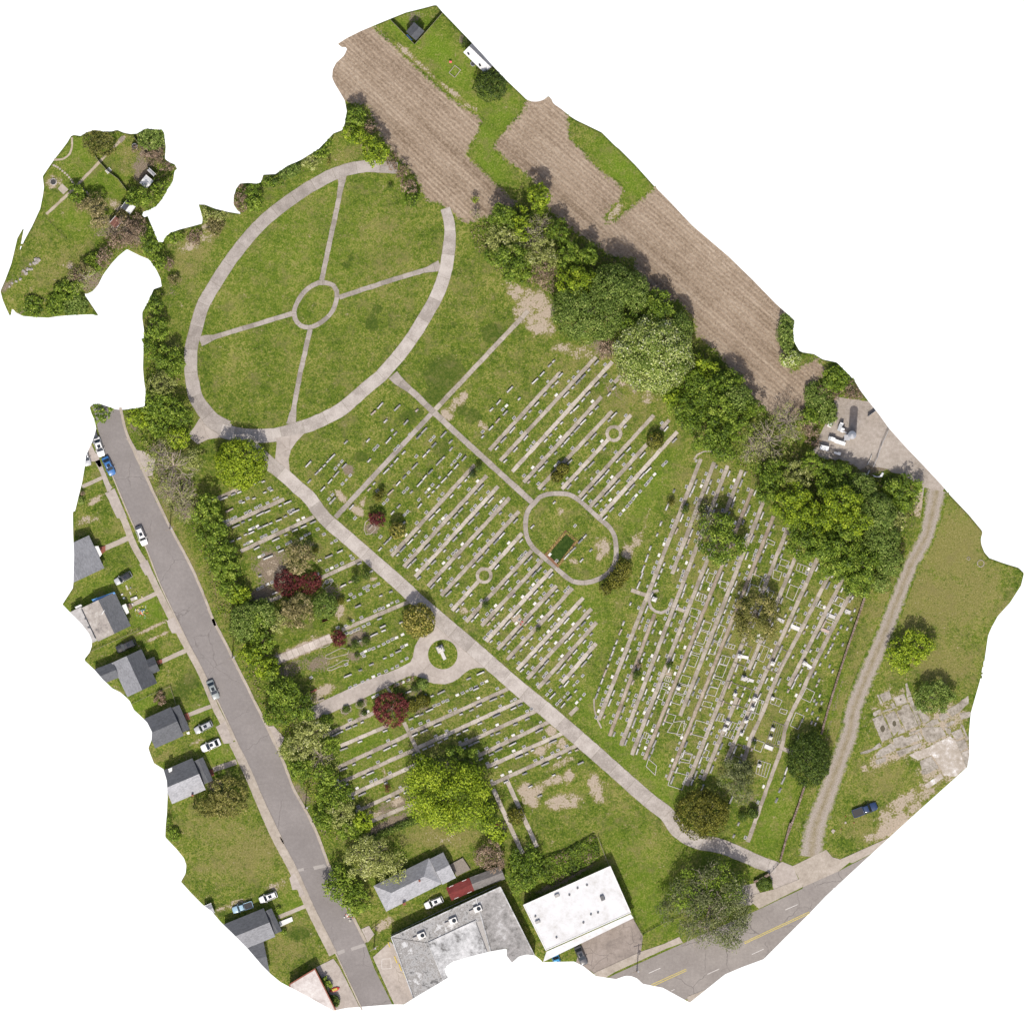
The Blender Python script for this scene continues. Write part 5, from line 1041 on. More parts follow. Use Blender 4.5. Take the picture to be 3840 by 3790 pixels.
 ('green','F',1140,1010,110,7.5,'leafy green tree at the end of the first walk strip',{}),
 ('green','F',1180,1170,115,8,'leafy green tree at the second northwest strip',{}),
 ('green','F',1230,1330,110,8,'dense leafy tree at the third northwest strip',{}),
 ('green','F',1290,1440,100,7.5,'leafy tree beside the leaf litter lawn',{}),
 ('green','F',1290,1580,100,6,'lower leafy tree of the street belt near the litter',{}),
 ('bright','F',1390,1660,80,5,'small bright tree below the leaf litter lawn',{}),
 ('dense','F',1430,1820,100,6.5,'dense dark tree left of the tan feathery trees',{}),
 ('dense','F',1560,1790,100,6.5,'dense dark tree touching the tan feathery trees',{}),
 ('pale','F',1680,1850,80,6,'pale tree beside the dense dark pair',{}),
 ('dense','J',1420,310,100,6.5,'dark bushy tree along the street wall',{}),
 ('green','J',1520,250,90,6.5,'green tree between street wall and tan tree',{}),
 ('green','J',1560,410,95,6,'olive green tree above the pale old walk',{}),
 ('bright','J',1480,500,85,6.5,'bright yellow-green tree opposite the grey parked sedan',{}),
 ('bright','J',1590,600,90,6.5,'bright tree at the end of the pale old walk',{}),
 ('dense','J',1640,660,50,5,'small dark tree behind the bright pair',{}),
 ('green','K',130,800,130,8,'round leafy tree at the end of the wide branch drive',{}),
 ('green','K',90,950,100,7.5,'leafy tree below the branch drive end',{}),
 ('green','K',250,900,110,8,'leafy tree overhanging the branch drive tip',{}),
 ('green','K',35,640,60,7,'small bright tree between the pale walk and branch drive',{}),
 ('pale','K',330,1090,120,7,'pale leafed tree at the first southwest strip',{}),
 ('pale','K',230,1200,110,6,'pale twiggy tree along the street wall lower part',{}),
 ('bare','K',400,1260,120,7,'bare white twigged tree at the third southwest strip',{}),
 ('green','K',470,1180,70,6,'leafy bush tree at the second southwest strip end',{}),
 ('green','K',250,1350,90,5,'green tree below the bare white twigged tree',{}),
 ('green','K',430,1420,95,6,'green tree at the fourth southwest strip end',{}),
 ('green','K',550,1560,95,6.5,'leafy tree at the fifth southwest strip end',{}),
 ('pale','K',560,1700,110,6.5,'pale tree near the lowest walk strips',{}),
 ('bright','K',720,1745,78,6.5,'bright tree at the end of the lowest walk strip',{}),
 ('green','K',620,1810,90,6,'green tree above the small grey house',{}),
 ('green','K',430,1560,70,4,'low green bush on the street verge',{}),
 ('green','K',430,1720,90,4,'leafy verge bush below the street pole',{}),
 ('pale','P',95,440,105,8.5,'big pale yellowish tree covering the grey house end',dict(ry=95,twig=True)),
 ('pale','P',190,480,75,7.5,'pale branches reaching over the grey house roof',dict(dens=.6)),
 ('green','O',820,560,75,6,'green tree beside the lower street kerb',dict(dens=.8)),
 ('green','O',880,620,60,5.5,'leafy tree in front of the grey house end',{}),
 ('brown','P',615,435,65,5,'brown leafless round tree beside the small slate shed',dict(dens=1.3)),
 ('green','P',600,270,45,5.5,'green tree at the foot of the huge yellow-green tree',dict(ry=60)),
 ('bright','P',648,350,34,4,'round bright bush beside the narrow walk',{}),
 ('olive','P',722,262,34,3.2,'olive bush between the two narrow walks',{}),
 ('green','P',760,480,85,5.5,'bright leafy tree at the end of the hedge block',{}),
 ('cedar','O',335,185,85,7,'wide drooping cedar on the corner lawn',dict(ry=90,ragged=.25)),
 ('cedar','O',260,215,75,5,'fallen looking cedar arm over the lawn',dict(ry=50,ragged=.3)),
 ('green','J',865,1780,28,3,'narrow hedge bush at the cut edge of the corner lawn',dict(ry=70)),
 ('green','J',905,1850,50,1.8,'light bush at the cut edge of the corner lawn',{}),
 # far north-west yards
 ('cedar','B',735,230,115,4.5,'fan leaved shrubby tree beside the yard path',dict(ragged=.15)),
 ('dense','B',1130,180,95,4,'yellow-green thicket at the top corner of the yards',{}),
 ('brown','B',1080,290,85,3,'brown vine thicket along the yard fence',dict(ry=50,a=35)),
 ('brown','B',1260,400,50,3,'brown twiggy bush at the point of the yards',{}),
 ('green','B',1215,585,75,6,'green leafy tree over the grey shed',{}),
 ('green','B',1110,640,90,6,'leafy tree right of the small white shed',{}),
 ('green','B',1000,640,65,5,'green tree above the half white shed',{}),
 ('brown','B',960,900,110,6,'brown leafless thicket below the red shed',{}),
 ('tan','B',700,690,85,5,'tan leafless tree in the yard middle',{}),
 ('tan','B',740,800,70,4,'tan brush beside the red shed',{}),
 ('green','B',570,610,70,3,'weedy bush where the yard path ends',{}),
 ('green','B',1130,960,70,6,'green tree in the narrow neck',dict(ry=130)),
 ('green','B',1180,1110,60,5.5,'green tree at the lower neck',{}),
 ('bare','B',640,1240,125,6,'bare round thicket beside the white notch',{}),
 ('brown','B',780,1080,70,4,'brown brush above the bare round thicket',{}),
 ('green','B',570,1310,55,3,'small green bush below the bare round thicket',{}),
 ('green','B',1290,930,75,3,'low bush left of the oval drive top',dict(ry=45)),
 ('pale','B',1530,760,50,3,'small pale bush at the cut above the oval drive',{}),
 ('pale','B',1640,770,60,2.4,'low pale brush beside the oval drive top',dict(ry=40)),
 ('brown','C',485,370,62,4,'brown half of the round bush by the narrow drive',dict(ry=95)),
 ('green','C',580,360,75,4.5,'green half of the round bush by the narrow drive',dict(ry=95)),
 ('green','C',720,240,80,3.5,'green bush left of the drive top',dict(ry=40)),
 ('dense','C',850,160,80,4,'dense bush on the slope above the drive top',dict(ry=50,a=-25)),
 ('pale','C',1010,90,70,3.5,'pale fan bush above the drive top',dict(ry=60)),
 ('green','C',1080,30,60,4,'green bush on the cut edge above the drive',dict(ry=35)),
 ('green','A',270,870,80,6,'leafy tree at the top left of the ploughed field',{}),
 ('bright','A',270,1000,90,6.5,'bright tree at the left of the ploughed field',dict(ry=80)),
 ('brown','A',370,950,60,5,'brown tree at the field corner',{}),
 ('bright','A',410,1130,95,8,'bright yellow-green tree over the end of the oval drive',dict(ry=105)),
 ('brown','A',530,1200,60,4,'brown brush between drive end and field',dict(ry=50)),
 ('brown','A',620,1270,60,4,'brown brush on the field edge lower down',dict(ry=45)),
 ('brown','A',660,1390,65,4,'mottled brown bush inside the oval lawn edge',{}),
 ('green','A',690,1480,60,3.5,'green patch bush at the oval lawn edge',{}),
 ('brown','A',580,1320,25,2.2,'tiny brown bush at the oval lawn top',{}),
 ('dark','A',525,1390,22,1.6,'tiny dark bush alone on the oval lawn',{}),
 ('bright','A',1155,1490,30,3,'tiny bright bush in the ploughed field',{}),
 ('bare','A',1160,1600,45,4,'bare white branched bush beside the field end',{}),
 ('olive','A',65,1210,16,2.2,'tiny olive shrub above the oval drive',dict(ry=28)),
 ('green','A',60,1060,50,3,'leafy bush on the upper cut edge',dict(ry=25,a=-40)),
 ('dark','A',1075,310,25,2,'dark shrub at the gable of the white roofed house',dict(ry=45)),
 ('dense','A',1175,490,22,1.2,'planted bed bush beside the white roofed house',{}),
]
SHRUBS=[
 ('dark','G',665,1532,30,4.6,'left one of two clipped columnar evergreens by the drive'),('dark','G',745,1500,30,4.6,'right one of two clipped columnar evergreens by the drive'),
 ('dark','G',1577,703,23,2.4,'upper dark round shrub at the first walk strip end'),('dark','G',1535,752,23,2.4,'lower dark round shrub at the first walk strip end'),
 ('dark','G',1633,1723,24,2.2,'dark round shrub beside the seventh centre strip'),('dark','H',1528,1212,26,2.5,'dark round shrub in the second southeast strip'),
 ('olive','H',1420,1155,24,2.2,'olive round shrub at the edge of the wide grass ride'),('dark','H',1655,1205,28,3,'dark shrub above the loose green tree'),
 ('dark','L',1410,780,22,2.2,'dark clipped shrub left of the small kerb frames'),('dark','L',1165,850,28,2.6,'dark shrub in the crumbling second southeast strip'),
 ('brown','L',1188,785,20,2,'withered shrub in the crumbling second southeast strip'),('dark','L',432,517,16,1.6,'tiny dark shrub in the centre plots'),
 ('dark','M',568,1708,30,2.5,'dark shrub left in the pair beside the last walk strip'),('dark','M',642,1685,33,2.8,'dark shrub right in the pair beside the last walk strip'),
 ('olive','G',820,932,29,2.5,'lower olive shrub of a touching pair on the central lawn'),('olive','G',855,890,28,2.5,'upper olive shrub of a touching pair on the central lawn'),
 ('olive','H',572,965,36,2.8,'lower bush of the olive pair in the northeast strips'),('olive','H',617,912,38,2.8,'upper bush of the olive pair in the northeast strips'),
 ('dark','K',660,427,28,1.8,'dark clipped shrub left of a white stone in the mulch bed'),('dark','K',737,400,29,1.8,'dark clipped shrub right of a white stone in the mulch bed'),
 ('green','K',615,265,20,1.3,'yellow-green shrub at the end of the small marker row'),('dense','K',1160,723,36,2.4,'pale round shrub beside the drive circle'),
 ('dark','K',1107,757,28,2,'dark round shrub left of the pale round shrub'),('dark','K',1010,803,26,1.8,'dark round shrub at the purple maple top'),
 ('dark','K',960,772,20,1.6,'small dark shrub near the drive circle walk'),('brown','K',1085,685,17,1.2,'bronze clipped ball nearest the drive circle'),
 ('brown','K',1042,703,13,1.1,'second bronze clipped ball in the marker row'),('brown','K',1000,720,13,1.1,'third bronze clipped ball in the marker row'),('brown','K',958,738,14,1.1,'last bronze clipped ball in the marker row'),
 ('olive','K',1165,852,42,1.8,'olive bronze bush right of the purple maple'),('olive','K',1088,888,38,1.8,'faded bush against the purple maple'),
 ('dark','K',672,512,15,1.1,'small dark shrub in the mulch strip'),('green','K',610,460,16,1.1,'bright small shrub in the mulch strip'),('olive','G',548,1692,26,2,'olive shrub beside the bare earth patch'),('olive','G',362,1315,20,1.6,'olive shrub beside the tan cedar'),
 ('dark','K',700,868,22,1.1,'dark shrub bed upper in the garden below the branch drive'),('dark','K',592,912,24,1.1,'dark shrub bed left in the garden below the branch drive'),('dark','K',725,940,20,1.1,'dark shrub bed lower in the garden below the branch drive'),
 ('dark','Q',758,548,28,1.6,'clipped square shrub in the entrance island'),('green','K',440,1005,45,2.2,'dark green bush at the first southwest strip end'),
 ('brown','F',213,895,20,1.8,'red shrub in the top front yard'),('dense','F',205,945,26,1.8,'green shrub below the red shrub in the top yard'),('brown','J',795,835,38,1.6,'tan-centred round shrub in the house yard'),
 ('green','J',800,600,18,1.3,'small round shrub at the red porch steps'),('green','O',550,660,12,1.4,'small shrub at the lowest house porch'),('green','O',572,748,14,1.2,'round shrub below the white ramp'),
 ('green','O',745,975,26,2.4,'leafy bush beside the white flat roof corner'),('dark','O',785,1050,22,2.2,'dark bush at the bottom white roof edge'),('dark','M',1147,923,14,.9,'tiny dark plant on the wall lawn'),('dark','M',650,1165,18,1.8,'dark small shrub between ninth and tenth strips'),
]
for k in TREES: tree(*k[:7],**k[7])
for k in SHRUBS:
    tree(k[0],k[1],k[2],k[3],k[4]*1.12,*k[5:7],name='shrub',cat='shrub',base=.1,dens=2.2)
for q in [('brown','B',1160,330,70,2.2,'brown vine tangle above the grey shed'),('tan','B',900,790,60,2,'tan brush between the two lower yard sheds'),('brown','B',1010,830,70,3.5,'grey brown brush right of the rusty shed'),('tan','B',620,700,60,2.5,'tan brush at the left of the yard middle'),('brown','B',860,960,70,3,'dark brown brush below the rusty shed'),('green','B',690,1130,70,2.2,'weedy green bush on the slope of the yards'),('tan','B',640,1170,60,2.5,'grey tan brush on the slope of the yards'),('green','B',480,1330,80,1.6,'long weedy green bush at the bottom slope'),('brown','B',560,1220,60,2.2,'brown brush left of the bare round thicket'),('green','B',250,1440,70,1.2,'low weed mound at the bottom of the yards'),('green','B',420,1430,80,1.4,'weed mound beside the bottom cut edge'),('dense','B',560,1440,90,1.4,'broad dark weed mound at the bottom tip'),
 ('brown','B',1250,1130,50,3,'brown brush at the inner edge of the neck'),('tan','B',1290,1250,45,2.2,'tan dry reeds left of the oval drive'),('tan','B',1600,850,70,1.6,'grey dry brush beside the oval drive top'),('brown','B',1450,930,60,1.2,'low dry brush above the bare drive patch')]:
    tree(*q,name='shrub',cat='shrub')
# the hedge block and rows of low garden plants
def hedge(name,poly,h,kinds,label,cat='hedge',dens=45,size=.19,kind=None):
    P=np.asarray(poly); x0,y0=P.min(0); x1,y1=P.max(0); c=P.mean(0); root=empty(name,(c[0],c[1],0),0,label,cat)
    n=int((x1-x0)*(y1-y0)*dens); Q=np.c_[RNG.uniform(x0,x1,n),RNG.uniform(y0,y1,n)]; Q=Q[inside(Q,P)&inside(Q)]
    d=nearest(Q,P)[1]; n=len(Q)
    bump=np.sin(Q[:,0]*1.7+np.sin(Q[:,1]*1.1)*2)*np.sin(Q[:,1]*1.9+np.cos(Q[:,0]*.9)*2)
    top=h*(.72+.2*bump)*np.clip(.35+d*1.1,0,1); z=top*np.where(RNG.random(n)<.72,RNG.uniform(.88,1,n),RNG.uniform(.1,.9,n))
    nn=RNG.normal(0,.5,(n,3))+np.array([0,0,.8]); nn/=np.linalg.norm(nn,axis=1)[:,None]
    sel=RNG.random(n); blk=np.sin(Q[:,0]*.9+4)+np.sin(Q[:,1]*1.2)
    for i,(kd,sh) in enumerate(kinds):
        lo=sum(s for _,s in kinds[:i]); m=((sel*.5+ (blk*.25+.5)*.5)>=lo)&((sel*.5+(blk*.25+.5)*.5)<lo+sh)
        C=np.c_[Q[m]-c,z[m]]
        if len(C): link(bpy.data.objects.new('foliage',leaf_mesh('foliage',C,nn[m],np.full(len(C),size),.45+.13*bump[m]+RNG.normal(0,.15,len(C)),LEAFMAT[kd])),root)
    if kind: 
        for ch in root.children: ch['kind']=kind
    return root
hedge('hedge',TT('P',[(830,440),(940,400),(1055,338),(1072,370),(1082,445),(990,495),(880,560),(812,530)]),2.2,[('dark',.35),('green',.42),('brown',.23)],'broad mixed hedge block above the white flat roof')
hedge('hedge',TT('P',[(90,345),(260,270),(300,262),(310,290),(250,310),(130,365)]),1.8,[('dark',.5),('dense',.5)],'dark hedge above the dry back garden of the grey house')
def carpet(name,poly,mats,dens,h,size=.2):
    P=np.asarray(poly); x0,y0=P.min(0); x1,y1=P.max(0); n=int((x1-x0)*(y1-y0)*dens); Q=np.c_[RNG.uniform(x0,x1,n),RNG.uniform(y0,y1,n)]
    Q=Q[inside(Q,P)&inside(Q)]; n=len(Q); d=nearest(Q,P)[1]
    f=np.sin(Q[:,0]*.8+1.5*np.sin(Q[:,1]*.6))*np.sin(Q[:,1]*.9+1.5*np.sin(Q[:,0]*.5)); m=(f>-.55)|(RNG.random(n)<.35); Q,f,d=Q[m],f[m],d[m]; n=len(Q)
    m=RNG.random(n)<np.clip(.15+d*.6,0,1); Q,f,d=Q[m],f[m],d[m]; n=len(Q)
    z=.05+RNG.random(n)*h*(.5+.4*f)*np.clip(d*.7,.1,1); nn=RNG.normal(0,.5,(n,3))+np.array([0,0,.8]); nn/=np.linalg.norm(nn,axis=1)[:,None]
    k=RNG.integers(0,len(mats),n)
    C=np.c_[Q,z]; o=link(bpy.data.objects.new(name,leaf_mesh(name,C,nn,np.full(n,size),.42+.12*f+RNG.normal(0,.17,n),LEAFMAT[mats[0]])))
    for mm in mats[1:]: o.data.materials.append(LEAFMAT[mm])
    o.data.polygons.foreach_set('material_index',k.astype(np.int32)); return tag(o,kind='stuff')
carpet('undergrowth',MX(('D',[(490,590),(640,480),(720,400),(900,410),(960,300),(1080,430),(1250,600),(1500,760),(1740,830),(1800,980)]),('E',[(330,1140),(590,1280),(620,1420),(800,1580),(1010,1840)]),('I',[(160,60),(380,320),(520,470),(800,560),(840,640),(890,800),(1100,880),(1400,960),(1690,1030),(1690,1180),(1620,1360),(1560,1560),(1470,1780),(1280,1830),(1120,1720),(930,1590),(780,1520),(710,1300),(560,1160),(380,930),(160,770)]),('H',[(1500,620),(1350,350),(1100,270),(1000,130)]),('D',[(1500,1450),(1280,1380),(1140,1250),(1130,1100),(950,1020),(750,960),(620,820),(540,720)])),['dark','green','green','brown'],9,1.6)
carpet('undergrowth',MX(('B',[(1075,1550),(1200,1320),(1240,1460),(1240,1750),(1370,1850)]),('F',[(960,80),(900,180),(1000,420),(780,480),(1080,900),(1240,960),(1310,1180),(1390,1300),(1400,1420),(1520,1700),(1760,1800)]),('J',[(1700,260),(1650,420),(1700,640),(1620,700),(1880,1000)]),('K',[(490,1180),(540,1400),(620,1640),(760,1780),(700,1907),(400,1880),(290,1560),(180,1300),(30,1000)]),('J',[(1560,1000),(1330,430),(1180,140)]),('F',[(1080,1330),(960,1080),(800,860),(720,760),(600,480),(520,290),(690,250)])),['green','green','dark','bright','brown'],8,1.0)
carpet('undergrowth',TT('B',[(620,170),(860,140),(1240,150),(1320,420),(1200,660),(1060,760),(1100,800),(1200,1000),(1240,1200),(1100,1100),(950,1000),(780,1150),(640,1350),(500,1250),(700,1050),(850,900),(1000,760),(960,640),(1100,450),(1050,300),(900,160)]),['green','tan','dark','brown'],7,.7)
carpet('undergrowth',MX(('C',[(430,280),(640,250),(820,130),(1060,10),(1180,20),(960,180),(640,300),(620,460),(460,460)]),('B',[(1730,740),(1500,820),(1280,960),(1240,1100),(1200,960)])),['green','dark','pale','brown'],7,.6)
carpet('undergrowth',TT('I',[(1060,190),(1190,240),(1300,410),(1180,390),(1050,370),(900,690),(880,790),(830,640),(860,420),(960,230)]),['dense','green','brown','brown'],16,.8)
carpet('undergrowth',TT('B',[(120,1490),(300,1370),(480,1270),(640,1350),(700,1500),(360,1530),(170,1515)]),['green','bright','green'],9,.3)
# rough grass tufts and weeds that break up the lawn edges and yards
carpet('weeds',TT('F',[(520,290),(600,500),(720,780),(860,1060),(1000,1340),(1200,1800),(1330,1800),(1150,1450),(980,1090),(800,800),(650,520)]),['green','tan','dense'],5,.35,.12)
# ------------------------------------------------------------ buildings
def shingle_mat(name,c,c2=None):
    if name in MATS: return MATS[name]
    m,nt,b,o=new_mat(name); g=N(nt); co=g.obj()
    br=g.n('ShaderNodeTexBrick'); br.inputs['Scale'].default_value=1; br.inputs['Brick Width'].default_value=.5; br.inputs['Row Height'].default_value=.24; br.inputs['Mortar Size'].default_value=.014
    lo=tuple(x*.72 for x in c); hi=tuple(x*1.25 for x in c)
    br.inputs['Color1'].default_value=(*lo,1); br.inputs['Color2'].default_value=(*hi,1); br.inputs['Mortar'].default_value=(*[x*.45 for x in c],1); br.inputs['Bias'].default_value=0
    g.l(co,br.inputs['Vector'])
    st=g.step(g.noise(co,.35,4,.6),.35,.7)
    cc=g.mix(g.math('MULTIPLY',st,.35),br.outputs[0],c2 or tuple(x*1.5 for x in c))
    cc=g.mix(.35,cc,g.ramp(g.noise(co,9,3,.7),[(.35,lo),(.65,hi)]))
    g.l(cc,b.inputs['Base Color']); b.inputs['Roughness'].default_value=.9; b.inputs['Specular IOR Level'].default_value=.2; MATS[name]=m; return m
r_grey=shingle_mat('grey shingles',(.20,.205,.22)); r_dark=shingle_mat('charcoal shingles',(.075,.08,.09)); r_mid=shingle_mat('slate shingles',(.105,.11,.12)); r_lite=shingle_mat('pale grey shingles',(.30,.305,.325))
r_patch=patchy('patched felt roof',[(.34,(.13,.12,.115)),(.46,(.27,.245,.225)),(.56,(.31,.285,.26)),(.68,(.42,.40,.38))],(.5,1.6,8),weights=(.5,.3,.2),world=False)
r_strip=patchy('pale felt roof',[(.36,(.29,.28,.27)),(.5,(.37,.36,.35)),(.66,(.46,.45,.45))],(.5,1.6,8),world=False)
r_white=patchy('white membrane roof',[(.33,(.30,.285,.26)),(.39,(.47,.465,.46)),(.5,(.555,.56,.57)),(.62,(.61,.615,.63))],(.22,1.0,6),weights=(.5,.33,.17))
r_stain=patchy('stained flat roof',[(.37,(.05,.05,.055)),(.43,(.16,.158,.155)),(.48,(.35,.35,.35)),(.53,(.19,.18,.17)),(.60,(.48,.485,.49))],(.22,.9,4),weights=(.42,.36,.22))
r_stain2=patchy('pale stained flat roof',[(.38,(.10,.098,.095)),(.45,(.29,.292,.295)),(.53,(.44,.445,.45)),(.60,(.54,.54,.55))],(.22,.9,4),weights=(.42,.36,.22))
r_metal=plain('white sheet roof',(.58,.585,.59),.45,var=.05)
r_pink=patchy('chalky pink-white roof',[(.36,(.36,.32,.30)),(.5,(.49,.45,.43)),(.64,(.58,.56,.54))],(.3,1.2,6))
r_red=shingle_mat('red sheet roof',(.15,.03,.028),(.19,.07,.06))
w_white=plain('white siding',(.60,.60,.585),.7,var=.06); w_beige=plain('beige siding',(.55,.45,.36),.8,var=.08); w_brick=plain('red brick',(.22,.075,.05),.9,var=.25,scale=5); w_grey=plain('grey block wall',(.34,.33,.32),.9)
m_glass=plain('dark glass',(.015,.02,.025),.08,var=.1,spec=.8); m_door=plain('door paint',(.10,.05,.04),.6)
def frame_of(P):
    a,b,c,d=[Vector(p) for p in P]; o=(a+b+c+d)/4; x=((b-a)+(c-d)); th=math.atan2(x.y,x.x); L=((b-a).length+(c-d).length)/2; Wd=((d-a).length+(c-b).length)/2
    return o,th,L,Wd
def block(root,ro,P,eave,rise,mat,wall,style='gable',mat2=None,over=.3,z0=0):
    """one roofed block: a wall body and a solid roof; a->b of P runs along the ridge"""
    o,th,L,Wd=frame_of(P); rel=o-ro; l,w=L/2,Wd/2
    b=MB(); b.box(0,0,z0-.02,L-2*over,Wd-2*over,eave-z0+.02-.004,0); wl=b.build('wall',wall,root); wl.location=(rel.x,rel.y,0); wl.rotation_euler=(0,0,th); clip(wl)
    b=MB(); t=.12
    if style=='flat':
        b.box(0,0,eave,L,Wd,t,0)
    else:
        i=0 if style=='gable' else min(w*.9,l*.7)
        V=[(-l,-w,eave-t),(l,-w,eave-t),(l,w,eave-t),(-l,w,eave-t),(-l,-w,eave),(l,-w,eave),(l,w,eave),(-l,w,eave),(-l+i,0,eave+rise),(l-i,0,eave+rise)]
        b.add(V,[(3,2,1,0),(0,1,5,4),(2,3,7,6),(1,2,6,5),(3,0,4,7)],2)
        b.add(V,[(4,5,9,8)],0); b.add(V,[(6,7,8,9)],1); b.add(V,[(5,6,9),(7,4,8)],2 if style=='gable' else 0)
    # merge the shared corners so that the roof is one closed solid
    r=b.build('roof',[mat,mat2 or mat,w_white],root); bm=bmesh.new(); bm.from_mesh(r.data); bmesh.ops.remove_doubles(bm,verts=bm.verts,dist=1e-4); bmesh.ops.recalc_face_normals(bm,faces=bm.faces); bm.to_mesh(r.data); bm.free()
    r.location=(rel.x,rel.y,0); r.rotation_euler=(0,0,th); clip(r)
    # windows and door on the long sides
    for sx in (-.28,.28):
        for sy in (-1,1):
            if eave-z0<2: continue
            f=MB().box(sx*L,sy*(w-over+.03),z0+1.0,1.1,.10,1.25,0).build('window',w_white,root); g=MB().box(sx*L,sy*(w-over+.06),z0+1.08,.92,.10,1.09,0).build('pane',m_glass,f)
            f.location=(rel.x,rel.y,0); f.rotation_euler=(0,0,th); clip(f); clip(g)
    return r,th,rel
def house(label,blocks,cat='house',name='house',wall=w_white):
    ro=frame_of(blocks[0][0])[0]; root=empty(name,(ro.x,ro.y,0),0,label,cat)
    for B in blocks:
        k=B[1] if len(B)>1 else {}
        block(root,ro,B[0],k.get('eave',2.9),k.get('rise',1.7),k.get('mat',r_mid),k.get('wall',wall),k.get('style','gable'),k.get('mat2'),k.get('over',.3))
    return root,ro
def extra(root,ro,name,P,z0,z1,mat,inset=0):
    c=[(Vector(p)-ro) for p in P]; return clip(MB().prism([(p.x,p.y) for p in c],z0,z1,0,inset).build(name,mat,root))
def steps_brick(root,ro,P,n=3):
    c=[(Vector(p)-ro) for p in P]
    for i in range(n):
        t=i/n; a=c[0].lerp(c[1],t); d=c[3].lerp(c[2],t); q=[a,c[0].lerp(c[1],(i+1)/n),c[3].lerp(c[2],(i+1)/n),d]
        clip(MB().prism([(p.x,p.y) for p in q],0,.55-.15*i,0).build('porch_step',w_brick,root))
r,o=house('grey shingled house with rounded white awning and red porch steps',[(TT('F',[(265,1205),(380,1450),(0,1628),(-115,1383)]),dict(mat=r_grey,rise=1.5))])
extra(r,o,'awning',TT('F',[(305,1287),(335,1285),(362,1345),(345,1370),(325,1345)]),2.4,2.5,w_white); steps_brick(r,o,TT('F',[(340,1295),(388,1283),(388,1325),(362,1345)]))
r,o=house('house with patched tan roof and a blue tarp along its eave',[(TT('J',[(460,45),(580,295),(330,402),(210,150)]),dict(mat=r_patch,mat2=r_mid,rise=1.1)),(TT('J',[(208,152),(328,402),(190,462),(72,208)]),dict(mat=r_strip,style='flat',eave=2.7))])
MATS['tarp']=plain('blue tarp',(.08,.25,.52),.5); extra(r,o,'tarp',TT('J',[(285,95),(455,38),(463,50),(300,118)]),2.9,3.02,MATS['tarp']); extra(r,o,'awning',TT('J',[(508,140),(540,125),(565,190),(545,205)]),2.3,2.4,w_white); extra(r,o,'awning',TT('J',[(160,150),(205,130),(215,142),(170,165)]),2.5,2.6,w_white)
extra(r,o,'roof_seam',TT('J',[(208,165),(222,158),(325,378),(312,385)]),2.8,2.89,m_glass)
for i,(x,y) in enumerate([(232,178),(245,235),(270,268),(268,300)]): extra(r,o,'roof_patch',TT('J',[(x-12,y-6),(x+16,y-2),(x+14,y+9),(x-14,y+6)]),2.8,2.893+.003*i,r_dark)
extra(r,o,'roof_patch',TT('J',[(385,170),(372,180),(355,208),(365,205)]),3.5,4.0,w_white)
extra(r,o,'porch_deck',TT('J',[(545,130),(570,122),(590,160),(565,172)]),0,.5,plain('old deck boards',(.20,.14,.10),.9,var=.3))
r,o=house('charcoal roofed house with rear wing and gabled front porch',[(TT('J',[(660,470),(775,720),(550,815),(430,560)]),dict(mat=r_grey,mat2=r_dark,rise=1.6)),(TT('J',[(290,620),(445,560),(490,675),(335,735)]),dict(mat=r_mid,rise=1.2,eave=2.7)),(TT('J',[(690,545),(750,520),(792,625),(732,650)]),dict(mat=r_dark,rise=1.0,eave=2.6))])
steps_brick(r,o,TT('J',[(768,550),(808,540),(812,565),(782,580)]))
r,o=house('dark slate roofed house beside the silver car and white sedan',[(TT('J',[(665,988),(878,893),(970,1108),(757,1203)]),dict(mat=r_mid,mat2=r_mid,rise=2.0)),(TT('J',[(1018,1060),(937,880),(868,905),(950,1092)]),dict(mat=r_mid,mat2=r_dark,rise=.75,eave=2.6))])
steps_brick(r,o,TT('J',[(975,945),(1000,938),(1020,985),(990,992)])); extra(r,o,'awning',TT('J',[(990,1085),(1012,1075),(1018,1095),(1000,1100)]),1.0,1.1,w_white)
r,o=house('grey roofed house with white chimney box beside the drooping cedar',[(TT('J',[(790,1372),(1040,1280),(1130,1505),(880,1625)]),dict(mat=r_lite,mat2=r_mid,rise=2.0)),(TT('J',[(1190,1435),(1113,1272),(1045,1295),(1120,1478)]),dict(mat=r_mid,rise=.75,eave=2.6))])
steps_brick(r,o,TT('J',[(1160,1365),(1185,1355),(1200,1405),(1172,1410)])); extra(r,o,'chimney',TT('J',[(855,1355),(885,1343),(885,1370),(862,1383)]),3,4.4,w_white); extra(r,o,'chimney',TT('J',[(1028,1548),(1042,1545),(1045,1560),(1030,1562)]),2.5,4.2,w_brick)
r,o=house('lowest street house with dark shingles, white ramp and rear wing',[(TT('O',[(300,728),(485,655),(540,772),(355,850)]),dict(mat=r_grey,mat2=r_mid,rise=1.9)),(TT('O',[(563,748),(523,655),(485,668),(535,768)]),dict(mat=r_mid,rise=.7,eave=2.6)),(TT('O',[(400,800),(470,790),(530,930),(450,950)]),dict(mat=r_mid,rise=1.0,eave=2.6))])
extra(r,o,'ramp',TT('O',[(552,712),(608,690),(613,708),(560,732)]),.3,.55,w_white)
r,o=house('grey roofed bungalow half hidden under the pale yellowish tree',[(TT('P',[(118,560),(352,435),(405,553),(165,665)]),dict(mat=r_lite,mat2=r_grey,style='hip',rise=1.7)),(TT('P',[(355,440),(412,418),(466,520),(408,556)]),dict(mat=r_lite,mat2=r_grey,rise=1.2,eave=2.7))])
extra(r,o,'chimney',TT('P',[(238,633),(250,628),(254,638),(242,643)]),2.5,4.3,w_brick); extra(r,o,'chimney',TT('P',[(306,533),(313,531),(315,540),(308,542)]),3,4.9,w_brick)
